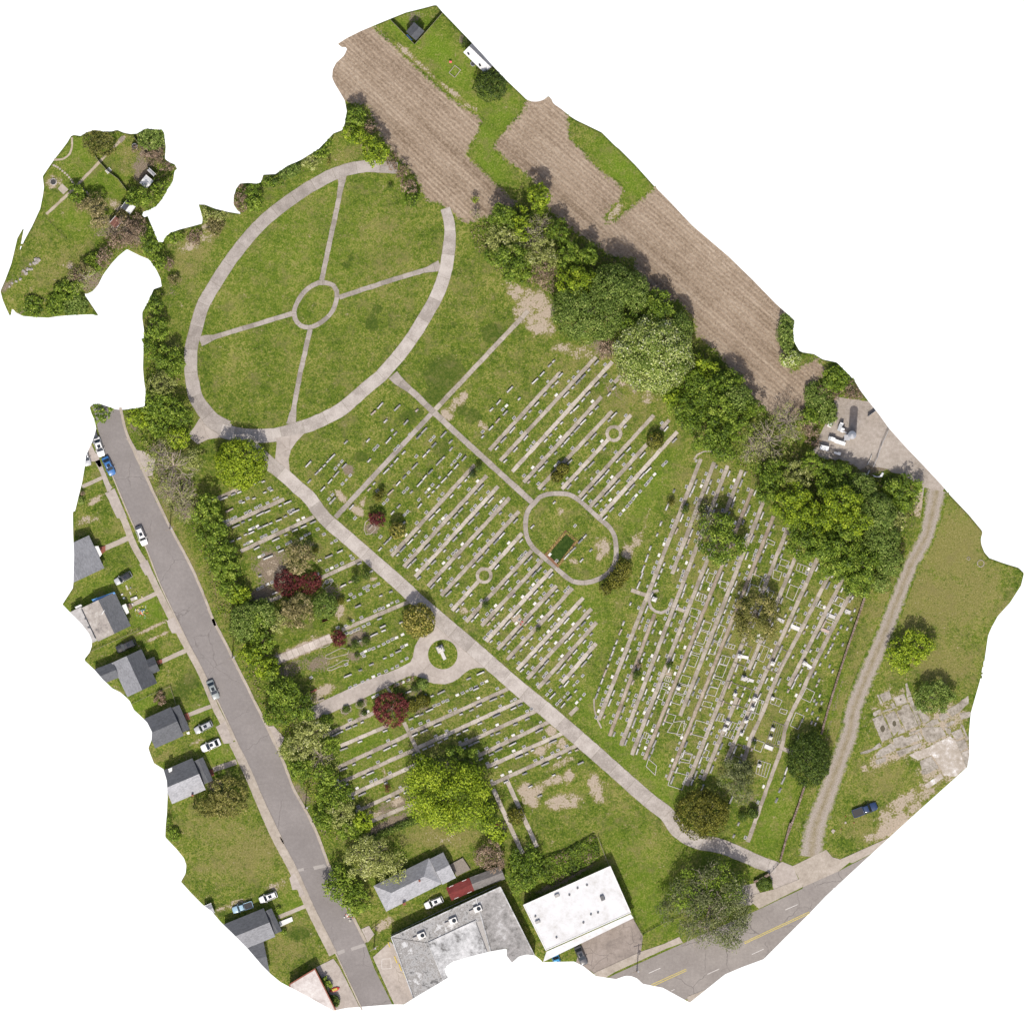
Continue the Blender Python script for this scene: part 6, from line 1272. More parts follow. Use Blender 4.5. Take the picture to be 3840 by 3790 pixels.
extra(r,o,'porch_deck',TT('P',[(438,468),(495,438),(528,488),(470,517)]),0,.6,plain('grey deck boards',(.20,.175,.15),.9,var=.35))
house('small red sheet roofed lean-to in the back garden',[(TT('P',[(423,568),(520,523),(548,578),(448,620)]),dict(mat=r_red,rise=.35,eave=2.2,over=.15))],'shed','shed',w_grey)
house('slate grey garden shed beside the red lean-to',[(TT('P',[(520,518),(655,480),(677,522),(548,582)]),dict(mat=shingle_mat('old slate',(.16,.15,.145)),rise=.9,eave=2.2,over=.15))],'shed','shed',w_grey)
r,o=house('dark roofed beige shed behind the corner fence',[(TT('A',[(640,240),(700,165),(778,235),(715,300)]),dict(mat=r_dark,rise=.7,eave=2.3,over=.2,wall=w_beige))],'shed','shed')
extra(r,o,'tarp',TT('A',[(640,262),(652,258),(690,300),(680,305)]),.6,.8,MATS['tarp'])
r,o=house('white sheet roofed house at the top edge of the plan',[(TT('A',[(1055,372),(1212,527),(1335,478),(1168,318)]),dict(mat=r_metal,mat2=r_grey,rise=1.4))])
for x,y in ((1105,403),(1146,405),(1190,488)): extra(r,o,'skylight',TT('A',[(x-9,y-8),(x+2,y-9),(x+10,y+7),(x-2,y+9)]),3.2,3.75,m_glass)
house('small white roofed yard shed in the far yards',[(TT('B',[(1085,465),(1147,515),(1090,572),(1042,530)]),dict(mat=r_metal,rise=.5,eave=2.1,over=.1))],'shed','shed',w_beige)
house('small grey roofed shed beside the white yard shed',[(TT('B',[(1115,418),(1162,465),(1143,478),(1095,435)]),dict(mat=r_lite,rise=.3,eave=2.0,over=.1))],'shed','shed',w_grey)
house('half white half charcoal yard shed',[(TT('B',[(905,705),(945,648),(1005,715),(965,765)]),dict(mat=r_metal,mat2=r_dark,rise=.6,eave=2.1,over=.1))],'shed','shed')
house('rusty red roofed shed in the far yards',[(TT('B',[(812,828),(858,772),(908,822),(865,868)]),dict(mat=plain('rusty sheet',(.16,.07,.05),.8,var=.4),rise=.4,eave=2.0,over=.1))],'shed','shed',w_grey)
house('small white cabin roof at the cut edge of the corner lawn',[(TT('O',[(225,645),(262,632),(280,672),(243,688)]),dict(mat=r_lite,rise=.5,eave=2.1,over=.1))],'shed','shed')
# flat roofed commercial buildings
def parapet(root,ro,P,z,h,mat,w=.3):
    n=len(P)
    for i in range(n):
        a=Vector(P[i])-ro; b=Vector(P[(i+1)%n])-ro; d=b-a; m=(a+b)/2
        clip(MB().box(m.x,m.y,z,d.length+(w if i%2 else -w),w,h,0,math.atan2(d.y,d.x)).build('parapet',mat,root))
def roof_unit(t,x,y,th,label):
    X,Y=T(t,x,y); z=4.32; r=empty('roof_unit',(X,Y,z),th,label,'air conditioner','cooling units on the stained flat roof')
    MB().box(0,0,0,1.9,1.4,1.0,0,inset=.05).build('casing',w_white,r); b=MB(); b.cyl(.25,0,1.0,.48,.06,0,16); b.build('fan_grille',m_glass,r); b=MB(); b.box(-1.5,0,.05,1.2,.7,.5,0); b.build('duct',w_grey,r)
    return r
FB=TT('P',[(190,775),(655,563),(845,942),(325,1150)]); ro=frame_of(FB)[0]; fb=empty('commercial_building',(ro.x,ro.y,0),0,'long commercial building with stained white and black flat roof','building')
extra(fb,ro,'wall',FB,0,4.0,w_grey)
Pm=[TT('P',p) for p in ([(192,776),(548,612),(612,835),(640,1000),(500,1090),(350,800)],[(345,795),(548,702),(618,880),(640,960),(440,1050)],[(550,611),(654,565),(842,942),(650,1010)],[(192,777),(346,798),(452,1075),(326,1146)])]
extra(fb,ro,'roof',TT('P',[(192,776),(550,613),(590,700),(348,800)]),4.0,4.3,r_stain); extra(fb,ro,'roof',TT('P',[(192,778),(348,802),(460,1080),(327,1146)]),4.0,4.29,r_stain)
extra(fb,ro,'roof',TT('P',[(350,801),(549,709),(660,1000),(462,1080)]),4.0,4.5,r_stain2); extra(fb,ro,'roof',TT('P',[(552,612),(654,565),(843,940),(662,1010)]),4.0,4.28,patchy('grey stained flat roof',[(.38,(.09,.085,.08)),(.46,(.21,.205,.20)),(.54,(.29,.28,.275)),(.61,(.42,.42,.42))],(.22,.9,4),weights=(.42,.36,.22)))
for a,b in (((192,776),(655,563)),((655,563),(845,942)),((190,776),(325,1148)),((552,612),(662,1010)),((348,801),(461,1080)),((348,801),(552,706))):
    p,q=[Vector(v)-ro for v in TT('P',[a,b])]; d=q-p; m=(p+q)/2; clip(MB().box(m.x,m.y,4.2,d.length,.26,.42+.003*(a[0]%7),0,math.atan2(d.y,d.x)).build('parapet',r_stain2,fb))
th=frame_of(FB)[1]
roof_unit('P',559,657,th,'easternmost cooling unit on the stained flat roof'); roof_unit('P',454,708,th,'middle cooling unit on the stained flat roof'); roof_unit('P',319,771,th,'westernmost cooling unit on the stained flat roof')
WB=MX(('P',[(755,640)]),('Q',[(100,475),(187,672)]),('P',[(850,832)])); ro=frame_of(WB)[0]; wb=empty('commercial_building',(ro.x,ro.y,0),0,'commercial building with clean white flat roof','building')
extra(wb,ro,'wall',WB,0,4.2,w_grey); extra(wb,ro,'roof',[(Vector(p)-ro)*.992+ro for p in WB],4.2,4.45,r_white); parapet(wb,ro,WB,4.25,.32,w_white,.22)
extra(wb,ro,'front_canopy',MX(('P',[(852,838)]),('Q',[(188,678),(200,695)]),('P',[(838,882)])),3.3,3.7,r_white)
for x,y in ((895,603),(950,597),(985,568),(1025,555),(1042,680),(1072,672),(1010,715),(895,778),(805,688)):
    p=Vector(T('P',x,y))-ro; b=MB(); b.cyl(p.x,p.y,4.4,.24,.4,0,10); b.build('roof_vent',m_brz,wb)
for x,y in ((815,712),(897,600)):
    p=Vector(T('P',x,y))-ro; MB().box(p.x,p.y,4.45,1.1,.7,.7,0,.4,inset=.05).build('roof_unit',w_grey,wb)
p=Vector(T('Q',67,610))-ro; MB().box(p.x,p.y,4.45,.9,1.2,.7,0,.4,inset=.05).build('roof_unit',m_brz,wb)
PB=TT('O',[(598,978),(706,912),(800,1100),(640,1160)]); ro=frame_of(PB)[0]; pb=empty('commercial_building',(ro.x,ro.y,0),0,'building with chalky white roof and red brick parapet at the lower cut','building')
extra(pb,ro,'wall',PB,0,3.6,w_brick); extra(pb,ro,'roof',[(Vector(p)-ro)*.97+ro for p in PB],3.6,3.8,r_pink); parapet(pb,ro,PB,3.55,.4,w_brick,.25)
# ------------------------------------------------------------ vehicles
m_tyre=plain('tyre rubber',(.02,.02,.02),.8); m_rim=plain('alloy',(.45,.45,.47),.35,.7); m_light=plain('lamp lens',(.75,.75,.72),.2); m_tail=plain('tail lens',(.35,.02,.02),.3); m_trim=plain('black trim',(.02,.02,.022),.5)
PAINT={}
def paint(n,c):
    if n not in PAINT:
        m,nt,b,o=new_mat('paint '+n); b.inputs['Base Color'].default_value=(*c,1); b.inputs['Roughness'].default_value=.32; b.inputs['Coat Weight'].default_value=.6; b.inputs['Coat Roughness'].default_value=.08; PAINT[n]=m
    return PAINT[n]
def loft(name,st,mat,parent,n=10):
    """hull from stations (x, half width, z low, z high) with rounded shoulders"""
    V=[];F=[]
    for x,w,z0,z1 in st:
        for y,z in ((-w,z0),(-w*1.0,z0+(z1-z0)*.55),(-w*.93,z0+(z1-z0)*.88),(-w*.75,z1),(w*.75,z1),(w*.93,z0+(z1-z0)*.88),(w,z0+(z1-z0)*.55),(w,z0)): V.append((x,y,z))
    k=8
    for i in range(len(st)-1):
        for j in range(k): F.append((i*k+j,i*k+(j+1)%k,(i+1)*k+(j+1)%k,(i+1)*k+j))
    F.append(tuple(range(k))); F.append(tuple(range((len(st)-1)*k,len(st)*k))[::-1])
    o=mesh(name,V,F,mat,parent,smooth=True); bm=bmesh.new(); bm.from_mesh(o.data); bmesh.ops.recalc_face_normals(bm,faces=bm.faces); bm.to_mesh(o.data); bm.free(); return o
def car(t,x,y,dx,dy,L,pc,style,label,name='parked_car',cat='car',roofc=None):
    X,Y=T(t,x,y); r=empty(name,(X,Y,0),math.atan2(-dy,dx),label,cat,'parked vehicles'); body=paint(*pc); h=L/2; w=L*.195 if style!='pickup' else L*.17; hb=.92 if style!='sedan' else .84; hr={'sedan':1.42,'suv':1.68,'pickup':1.78}[style]
    z0=.25
    ob=[loft('body',[(-h,w*.80,.42,hb*.86),(-h*.93,w*.95,z0,hb*.96),(-h*.6,w,z0,hb),(0,w,z0,hb),(h*.5,w,z0,hb*.97),(h*.82,w*.95,z0,hb*.88),(h*.96,w*.82,.3,hb*.78),(h,w*.62,.4,hb*.62)],body,r)]
    if style=='pickup': c0,c1,t0,t1=-h*.12,h*.5,-h*.06,h*.30
    elif style=='suv': c0,c1,t0,t1=-h*.93,h*.46,-h*.80,h*.18
    else: c0,c1,t0,t1=-h*.78,h*.46,-h*.46,h*.12
    wt=w*.74; wb=w*.92; zb=hb-.05; zr=hr
    V=[(c0,-wb,zb),(c1,-wb,zb),(c1,wb,zb),(c0,wb,zb),(t0,-wt,zr-.06),(t1,-wt,zr-.06),(t1,wt,zr-.06),(t0,wt,zr-.06)]
    cab=mesh('cabin',V,[(0,1,2,3)[::-1],(4,5,6,7),(0,1,5,4),(1,2,6,5),(2,3,7,6),(3,0,4,7)],body,r); ob.append(cab)
    def glass(nm,a,b,c,d,e=.1):
        q=[Vector(V[i]) for i in (a,b,c,d)]; m=sum(q,Vector())/4; nrm=(q[1]-q[0]).cross(q[2]-q[0]).normalized()
        P=[p.lerp(m,e)+nrm*.012 for p in q]; Q=[p.lerp(m,e)-nrm*.02 for p in q]
        return mesh(nm,P+Q,[(0,1,2,3),(7,6,5,4),(0,4,5,1),(1,5,6,2),(2,6,7,3),(3,7,4,0)],m_glass,r)
    ob+=[glass('windscreen',1,2,6,5,.07),glass('rear_window',3,0,4,7,.1),glass('side_window',0,1,5,4,.12),glass('side_window',2,3,7,6,.12)]
    rf=loft('roof',[(t0-.02,wt*.9,zr-.09,zr-.03),(t0+.15,wt*1.0,zr-.08,zr+.02),((t0+t1)/2,wt*1.02,zr-.08,zr+.04),(t1-.12,wt*1.0,zr-.08,zr+.02),(t1+.03,wt*.9,zr-.09,zr-.03)],paint(*roofc) if roofc else body,r); ob.append(rf)
    if style!='pickup': ob.append(MB().box((t0+t1)/2+.25,0,zr+.02,.8,wt*1.1,.035,0).build('sunroof',m_glass,rf))
    if style=='suv':
        for s in (-1,1): ob.append(MB().box((t0+t1)/2,s*wt*.88,zr+.03,(t1-t0)*.8,.05,.06,0).build('roof_rail',m_trim,rf))
    if style=='pickup':
        ob.append(MB().box(-h*.55,0,hb-.05,h*.78,w*1.62,.075,0).build('cargo_bed',m_trim,r))
        for s in (-1,1): ob.append(MB().box(-h*.55,s*w*.88,hb-.06,h*.82,.12,.14,0).build('bed_rail',body,r))
        ob.append(MB().box(-h*.965,0,hb-.06,.1,w*1.6,.13,0).build('tailgate',body,r))
    for sx in (-.60,.60):
        for s in (-1,1):
            b=MB(); 
            b.tube([(h*sx,s*w*.80,.33),(h*sx,s*w*1.0,.33)],[.33,.33],n=16); wh=b.build('wheel',m_tyre,r); b=MB(); b.tube([(h*sx,s*w*.9,.33),(h*sx,s*w*1.015,.33)],[.2,.2],n=12); ob+=[wh,b.build('rim',m_rim,wh)]
    for s in (-1,1):
        ob.append(MB().box(h*.93,s*w*.62,hb*.62,.16,.32,.13,0,inset=.03).build('headlight',m_light,r)); ob.append(MB().box(-h*.965,s*w*.66,hb*.62,.12,.3,.16,0,inset=.02).build('tail_light',m_tail,r))
        ob.append(MB().box(c1-.35,s*(w+.1),hb-.02,.14,.2,.16,0,inset=.02).build('wing_mirror',body,r))
    for o in ob: clip(o)
    return r
WHT=('white',(.72,.72,.72)); SIL=('silver',(.38,.39,.41)); BLK=('black',(.025,.026,.03)); BLU=('bright blue',(.035,.14,.36)); GRY=('grey green',(.24,.27,.27)); NAV=('navy',(.02,.04,.10)); LBL=('pale blue',(.28,.42,.52)); GRA=('graphite',(.07,.072,.08))
car('F',340,548,.30,.95,4.7,WHT,'sedan','white sedan parked at the top of the street')
car('F',413,690,.42,.90,4.7,BLU,'sedan','bright blue sedan behind the white one at the street top')
car('F',657,1212,.38,.92,4.6,WHT,'suv','white estate parked on the street edge with dark rear window')
car('F',520,1525,-.87,.49,4.4,SIL,'suv','silver hatchback with black roof on the lawn',roofc=BLK)
car('J',542,440,-.91,.41,4.9,BLK,'suv','black estate car on the grass driveway')
car('J',1190,766,.38,.92,4.7,GRY,'sedan','grey-green sedan parked alone on the street')
car('J',1118,1045,-.90,.44,4.5,SIL,'suv','silver hatchback with black trim in the shared driveway',roofc=SIL)
car('J',1172,1180,-.92,.39,4.8,WHT,'sedan','white sedan parked on the shared driveway')
car('O',507,607,-.93,.37,4.4,WHT,'suv','white hatchback beside the pale blue pickup')
car('O',398,650,-.95,.31,5.0,LBL,'pickup','pale blue pickup beside the lowest house','pickup_truck','pickup')
car('P',372,630,-.92,.40,4.6,WHT,'suv','white hatchback on the grass below the grey bungalow')
car('P',1000,855,.40,.92,4.7,GRA,'sedan','graphite sedan parked under the white building front')
car('P',900,890,.30,.95,4.6,('sky blue',(.05,.28,.55)),'sedan','sky blue car cut off at the white building canopy')
car('M',1476,1660,.935,-.355,6.1,NAV,'pickup','dark navy pickup with covered bed on the waste ground','pickup_truck','pickup')
car('F',240,620,.3,.95,4.5,SIL,'sedan','silver car half cut off on the corner concrete pad')
car('F',300,455,.3,.95,4.5,GRA,'sedan','dark car half cut off above the white sedan')
# ------------------------------------------------------------ poles, fences, walls and small things
m_wood=plain('weathered pole wood',(.20,.165,.13),.9); m_galv=plain('galvanised steel',(.42,.43,.45),.4,.6)
def pole(t,x,y,h,a,label,arms=2):
    X,Y=T(t,x,y); r=empty('utility_pole',(X,Y,0),a,label,'utility pole'); b=MB(); b.tube([(0,0,-.1),(0,0,h)],[.17,.11],n=10); b.build('post',m_wood,r)
    for i in range(arms):
        MB().box(0,.14,h-.6-i*1.1,2.3-.3*i,.12,.14,0).build('crossarm',m_wood,r)
        for s in (-1,-.4,.4,1): b=MB(); b.cyl(s*1.0,.14,h-.455-i*1.1,.06,.18,0,8,.04); b.build('insulator',w_grey,r)
    b=MB(); b.cyl(.36,0,h-3.2,.24,.9,0,12); b.build('transformer',m_galv,r); return r
pole('F',868,1160,9,.5,'utility pole on the street kerb opposite the white estate car'); pole('J',1333,530,9,.4,'utility pole on the kerb opposite the charcoal roofed house'); pole('O',666,228,9,.4,'utility pole on the kerb below the bare earth strip'); pole('O',958,828,9,.6,'utility pole at the concrete lot corner'); pole('Q',214,925,9,.3,'utility pole on the main road sidewalk',1)
b=MB(); 
def brickwall(P,label,w=.42,h=1.2,mat=None):
    P=[Vector(p) for p in smooth_line(P,4)]; ro=P[0]; r=empty('brick_wall',(ro.x,ro.y,0),0,label,'wall'); b=MB(); c=MB(); a0=0
    n=len(P); L=[]; R=[]
    for i,p in enumerate(P):
        d=(P[min(i+1,n-1)]-P[max(i-1,0)]).normalized(); q=Vector((-d.y,d.x))*w/2; L.append(p+q-ro); R.append(p-q-ro)
    V=[];F=[]
    for l,rr in zip(L,R): V+=[(l.x,l.y,-.05),(l.x,l.y,h),(rr.x,rr.y,h),(rr.x,rr.y,-.05)]
    for i in range(n-1):
        for j in range(4): F.append((4*i+j,4*i+(j+1)%4,4*i+4+(j+1)%4,4*i+4+j))
    F+=[(0,1,2,3),tuple(range(4*n-4,4*n))[::-1]]
    mesh('wall',V,F,mat or m_bk,r)
    for i in range(0,n-1):
        d=P[i+1]-P[i]; k=max(1,int(d.length/.55))
        for j in range(k):
            m=P[i]+d*((j+.5)/k)-ro; c.box(m.x,m.y,h-.002,d.length/k*.86,w*random.uniform(.95,1.2),.1*random.uniform(.7,1.2),0,math.atan2(d.y,d.x))
    c.build('coping',m_cope,r); return r
m_bk=plain('old wall brick',(.17,.085,.06),.9,var=.35,scale=6); m_cope=patchy('mossy coping brick',[(.35,(.09,.065,.05)),(.5,(.17,.125,.10)),(.65,(.30,.25,.21))],(1,4,12))
brickwall(TT('M',[(1490,35),(1415,265),(1340,480),(1275,680),(1200,925),(1152,1100)]),'long brick cemetery wall above the round dark tree')
brickwall(MX(('M',[(1030,1478),(985,1620),(940,1745),(890,1880)]),('Q',[(870,290),(826,452)])),'brick cemetery wall below the round dark tree down to the gate')
brickwall(TT('Q',[(713,542),(748,527),(780,508)]),'short brick entrance wall beside the clipped square shrub',.5)
def fence(P,label,h=1.2,post=2.4,mat=None,rail=.06,name='fence',slat=False):
    P=[Vector(p) for p in P]; ro=P[0]; r=empty(name,(ro.x,ro.y,0),0,label,'fence'); b=MB(); k=0; q=MB(); mat=mat or m_galv
    for a,c in zip(P,P[1:]):
        d=c-a; n=max(1,int(d.length/post)); th=math.atan2(d.y,d.x)
        for i in range(n+1):
            p=a+d*i/n-ro; b.box(p.x,p.y,0,.09,.09,h+.05,0,th)
        for z in ((.15,h*.55,h-.05) if not slat else ()):
            m=(a+c)/2-ro; q.box(m.x,m.y,z,d.length,rail,rail,0,th)
        if slat:
            m=(a+c)/2-ro; q.box(m.x,m.y,.05,d.length,.05,h-.1,0,th)
    b.build('posts',mat,r); q.build('panels' if slat else 'rails',mat,r); return r
m_fw=plain('grey fence boards',(.27,.23,.19),.9,var=.3); m_iron=plain('black iron',(.02,.02,.02),.5)
fence(TT('Q',[(782,506),(828,456)]),'dark iron entrance gate across the drive',1.4,1.2,m_iron,.05,'gate')
fence(TT('A',[(522,146),(600,225),(640,268),(705,332),(770,260),(840,180),(912,95)]),'board fence round the shed corner yard',1.7,2.4,m_fw,slat=True)
fence(TT('I',[(1452,625),(1400,740),(1370,830),(1340,895)]),'steel chain fence across the gravel lot',1.9,2.4,None,.08)
fence(TT('I',[(1328,810),(1315,845),(1295,880)]),'short white gate lying in the gravel lot',.9,1.2,w_white,.08)
fence(TT('I',[(885,792),(940,815),(1005,838)]),'short steel fence at the lower gravel lot corner',1.8,2.4)
fence(TT('I',[(1300,520),(1335,495),(1375,465)]),'steel panel at the cut edge of the gravel lot',1.6,1.2,None,.1,slat=True)
fence(TT('B',[(640,230),(738,370),(800,440),(880,500),(955,600)]),'grey paling fence crossing the yard path',1.3,2.0,m_fw,slat=True)
fence(TT('B',[(1000,190),(1050,260),(1110,330)]),'old board fence at the top of the yards',1.4,2,m_fw,slat=True)
fence(TT('B',[(325,770),(430,885),(495,945)]),'thin wire fence in the lower yard',.9,2.4,m_iron,.03)
fence(TT('J',[(270,485),(465,398),(640,320)]),'low board fence between two house gardens',1.0,2.4,m_fw,.05)
fence(TT('J',[(590,868),(700,815),(870,740),(915,885)]),'low wire fence below the charcoal roofed house',.9,2.4,m_fw,.04)
fence(TT('P',[(190,768),(420,655),(640,556)]),'wire fence along the back of the stained roof building',1.5,2.6,None,.05)
fence(TT('Q',[(195,672),(205,710),(243,768)]),'wire fence beside the parking lot corner',1.5,2,m_iron,.06)
fence(TT('Q',[(243,762),(330,715),(400,690)]),'low dark fence along the sprawling tree lawn',1.0,2,m_iron,.06)
fence(TT('Q',[(48,350),(78,430),(100,480)]),'thin fence beside the hedge block end',1.4,2,m_fw,.06)
# gravel lot equipment
m_eq=plain('white enamel',(.72,.73,.74),.4,var=.06); m_eqg=plain('grey enamel',(.36,.38,.40),.45,var=.1)
X,Y=T('V',425,412); r=empty('storage_tank',(X,Y,0),0,'round grey steel tank tower in the gravel lot','tank'); b=MB(); b.cyl(0,0,0,.95,8.2,0,24); b.build('shell',m_eqg,r); b=MB(); b.cyl(0,0,8.2,.98,.55,0,24,.25); b.build('cap',m_galv,r)
b=MB(); b.tube([(-.95,.2,1.5),(-2.2,1.0,1.5),(-2.8,1.1,.2)],[.16,.16,.16],n=8); b.build('pipe',m_galv,r); b=MB(); b.tube([(-.9,-.3,1.2),(-1.9,-1.3,1.2),(-2.6,-1.2,.2)],[.16,.16,.16],n=8); b.build('pipe',m_galv,r); MB().box(-1.2,-.6,2.2,1.3,1.3,.1,0).build('platform',m_galv,r)
def cabinet(t,x,y,l,w,h,a,label,mat=None,flatp=False):
    X,Y=T(t,x,y); r=empty('equipment_cabinet',(X,Y,0),math.radians(-a),label,'cabinet','cabinets in the gravel lot'); MB().box(0,0,0,l+.3,w+.3,.12,0).build('plinth',m_side,r)
    if not flatp: MB().box(0,0,.118,l,w,h,0).build('casing',mat or m_eq,r); MB().box(0,0,.118+h,l+.12,w+.12,.07,0,inset=.04).build('lid',mat or m_eq,r); MB().box(l*.25,-w/2-.015,.4,l*.35,.05,h*.6,0).build('door',m_eqg,r)
    else: MB().box(0,0,.118,l,w,.12,0,inset=.02).build('lid',mat or m_eq,r)
for q in ((140,545,2.0,1.0,1.3,12,'large white cabinet at the lower left of the gravel lot'),(228,455,.9,.85,1.2,20,'first white cabinet in the cabinet row beside the tank'),(268,478,.9,.8,1.0,20,'second white cabinet in the cabinet row beside the tank'),(322,495,1.5,.75,1.0,18,'longest white cabinet in the row beside the tank'),(195,447,.5,.9,1.1,20,'narrow grey cabinet at the end of the row'),(300,335,.7,1.6,1.4,20,'tall louvred cabinet above the tank pipes'),(325,362,.7,.95,1.3,20,'white cabinet under the louvred one'),(318,297,.7,.4,1.3,20,'white cabinet cap above the louvred one'),(258,597,.8,.4,.9,20,'small white box by the lower fence'),(292,603,.65,.6,1.0,15,'small white cube by the lower fence'),(350,605,.1,.1,.1,0,'tiny valve cover')):
    if q[2]>.2: cabinet('V',*q,mat=m_eqg if 'grey' in q[6] or 'louvred cabinet' in q[6] else None)
cabinet('V',202,290,.95,1.9,.1,18,'flat white pad slab in the gravel lot',flatp=True)
X,Y=T('V',690,815); b=MB(); b.prism([(-1.3,-.1),(-.4,-.5),(.4,-.45),(1.0,.5),(1.4,.35),(1.1,-.55),(.2,-.8),(-1,-.6)],0,.5,0,.1); o=b.build('sheet_metal',m_eq); o.location=(X,Y,0); tag(o,'bent white sheet metal piece by the gravel lot','scrap metal')
X,Y=T('V',555,812); b=MB(); b.box(0,0,0,1.5,.35,.5,0,-.15); b.box(.9,.5,0,.3,.9,.9,0,-.5); o=b.build('scrap_heap',m_eqg); o.location=(X,Y,0); tag(o,'dark steel scrap beside the bent white sheet','scrap metal')
# flower plot in the stadium lawn
GP=TT('H',[(640,1380),(722,1448),(580,1632),(492,1548)]); ro=frame_of(GP)[0]
def turf2():
    m,nt,b,o=new_mat('dark plot turf'); g=N(nt); co=g.pos(); g.l(g.ramp(g.math('ADD',g.math('MULTIPLY',g.noise(co,1.2,4),.5),g.math('MULTIPLY',g.noise(co,6,3),.5)),[(.35,(.012,.026,.004)),(.5,(.026,.052,.008)),(.66,(.06,.085,.018))]),b.inputs['Base Color']); b.inputs['Roughness'].default_value=.95; b.inputs['Specular IOR Level'].default_value=.1; return m
flat('lawn',GP,.018,turf2())
r=empty('flower_border',(ro.x,ro.y,0),0,'mulched flower border round the dark turf plot','flower bed')
for i in (0,1,2,3):
    a=Vector(GP[i])-ro; b_=Vector(GP[(i+1)%4])-ro; d=b_-a; m=(a+b_)/2; MB().box(m.x,m.y,0,d.length+.5,.62,.10+.004*(i%2),0,math.atan2(d.y,d.x)).build('bed',plain('red mulch',(.17,.085,.045),.95,var=.4,scale=6),r)
    if i==2: continue
    n=int(d.length*26); t=RNG.random(n); C=np.c_[a.x+d.x*t+RNG.normal(0,.17,n),a.y+d.y*t+RNG.normal(0,.17,n),RNG.uniform(.12,.4,n)]; nn=RNG.normal(0,.5,(n,3))+np.array([0,0,.9]); nn/=np.linalg.norm(nn,axis=1)[:,None]
    link(bpy.data.objects.new('plants',leaf_mesh('plants',C,nn,np.full(n,.11),RNG.uniform(.4,1,n),LEAFMAT['spotted' if i%2 else 'green'])),r)
# curved planting beds with pale edging among the western graves
m_edge=plain('pale edging stone',(.33,.29,.245),.9,var=.3,scale=4)
def bedring(t,P,label,w=.17,fill=None):
    r0=TT(t,P); c=frame_of((r0+r0)[:4])[0] if len(r0)>=4 else Vector(r0[0]); r=empty('bed_edging',(c.x,c.y,0),0,label,'flower bed'); o=strip('edging',[(p[0]-c.x,p[1]-c.y) for p in r0],w,.09,m_edge,closed=True,jit=.03,kind=None,parent=r,h=.09); return r
bedring('K',[(440,510),(475,495),(560,455),(615,470),(600,500),(540,515),(470,535),(438,530)],'long oval planting bed with pale edging')
bedring('K',[(455,605),(500,590),(570,548),(612,545),(600,575),(540,595),(480,622),(455,620)],'lower narrow planting bed with pale edging')
bedring('K',[(385,430),(420,410),(462,405),(470,430),(430,452),(395,450)],'small rounded planting bed beside the pale old walk')
bedring('K',[(665,875),(690,848),(725,850),(742,880),(705,905),(672,900)],'round planting bed with a headstone in the lower garden')
bedring('K',[(555,915),(585,893),(625,893),(632,915),(600,940),(560,940)],'left round planting bed in the lower garden')
bedring('K',[(695,955),(720,925),(750,935),(745,965)],'small round planting bed nearest the purple maple')
bedring('K',[(605,1005),(612,985),(640,980),(648,1000)],'tiny round bed at the first southwest strip')
bedring('G',[(415,1585),(440,1540),(480,1525),(495,1545),(470,1580),(425,1605)],'oval bed with two markers beside the red maple')
bedring('G',[(728,1170),(735,1110),(760,1085),(800,1110),(810,1160),(775,1195),(740,1200)],'mulched maple bed edge on the central lawn')
# benches and low walls in brick
def bench(t,x,y,a,label,mat=None):
    X,Y=T(t,x,y); r=empty('bench',(X,Y,0),math.radians(-a),label,'bench'); MB().box(0,0,.40,1.5,.42,.07,0).build('seat',mat or w_brick,r); 
    for s in (-.55,.55): MB().box(s,0,0,.14,.36,.40,0).build('leg',w_grey,r)
bench('G',775,1147,-50,'brown bench in front of the small round red maple',m_fw); bench('K',435,250,-22,'brick red bench above the pale gravel patch'); bench('K',350,775,-25,'brick red bench on the bare earth by the branch drive'); bench('K',405,845,-20,'grey bench on the bare earth by the branch drive',m_fw); bench('G',435,1840,-22,'brick red bench under the dense green tree')
# wheel stops
for i,(x,y) in enumerate([(180,808),(209,872),(228,905),(247,938),(266,975),(283,1012)]):
    X,Y=T('P',x,y); c,q=T('P',x+8,y+22); b=MB(); b.box(0,0,0,1.75 if i else 1.3,.22,.16,0,inset=.04); o=b.build('wheel_stop',m_yel); o.location=(X,Y,.112); o.rotation_euler=(0,0,math.atan2(q-Y,c-X)); tag(o,f'yellow wheel stop on the concrete lot, {ORD[i]} down from the alley','wheel stop','yellow wheel stops beside the stained roof building')
# yard things
m_rock=patchy('pale rubble rock',[(.35,(.20,.18,.16)),(.5,(.32,.295,.27)),(.65,(.46,.44,.42))],(1,4,12),world=False)
def rock(t,x,y,s,label,group):
    X,Y=T(t,x,y); bm=bmesh.new(); bmesh.ops.create_icosphere(bm,subdivisions=2,radius=s)
    k=random.random()*9
    for v in bm.verts: v.co*=1+.28*math.sin(v.co.x*5/s+k)*math.cos(v.co.y*4/s+k)+random.gauss(0,.05); v.co.z=max(v.co.z*.6,-s*.2)
    me=bpy.data.meshes.new('boulder'); bm.to_mesh(me); bm.free(); me.materials.append(m_rock); o=link(bpy.data.objects.new('boulder',me)); o.location=(X,Y,s*.2); o.rotation_euler=(0,0,random.random()*6); tag(o,label,'boulder',group)
for x,y,s in ((265,1098,.45),(290,1102,.5),(250,1125,.35),(272,1120,.42),(225,1135,.3),(258,1132,.3)): rock('B',x,y,s,'pale boulder in the upper heap on the far yard edge','boulders of the upper heap')
for x,y,s in ((180,1188,.35),(205,1172,.4),(195,1202,.42),(225,1172,.35),(238,1170,.3),(172,1180,.25)): rock('B',x,y,s,'grey boulder in the lower heap on the far yard edge','boulders of the lower heap')
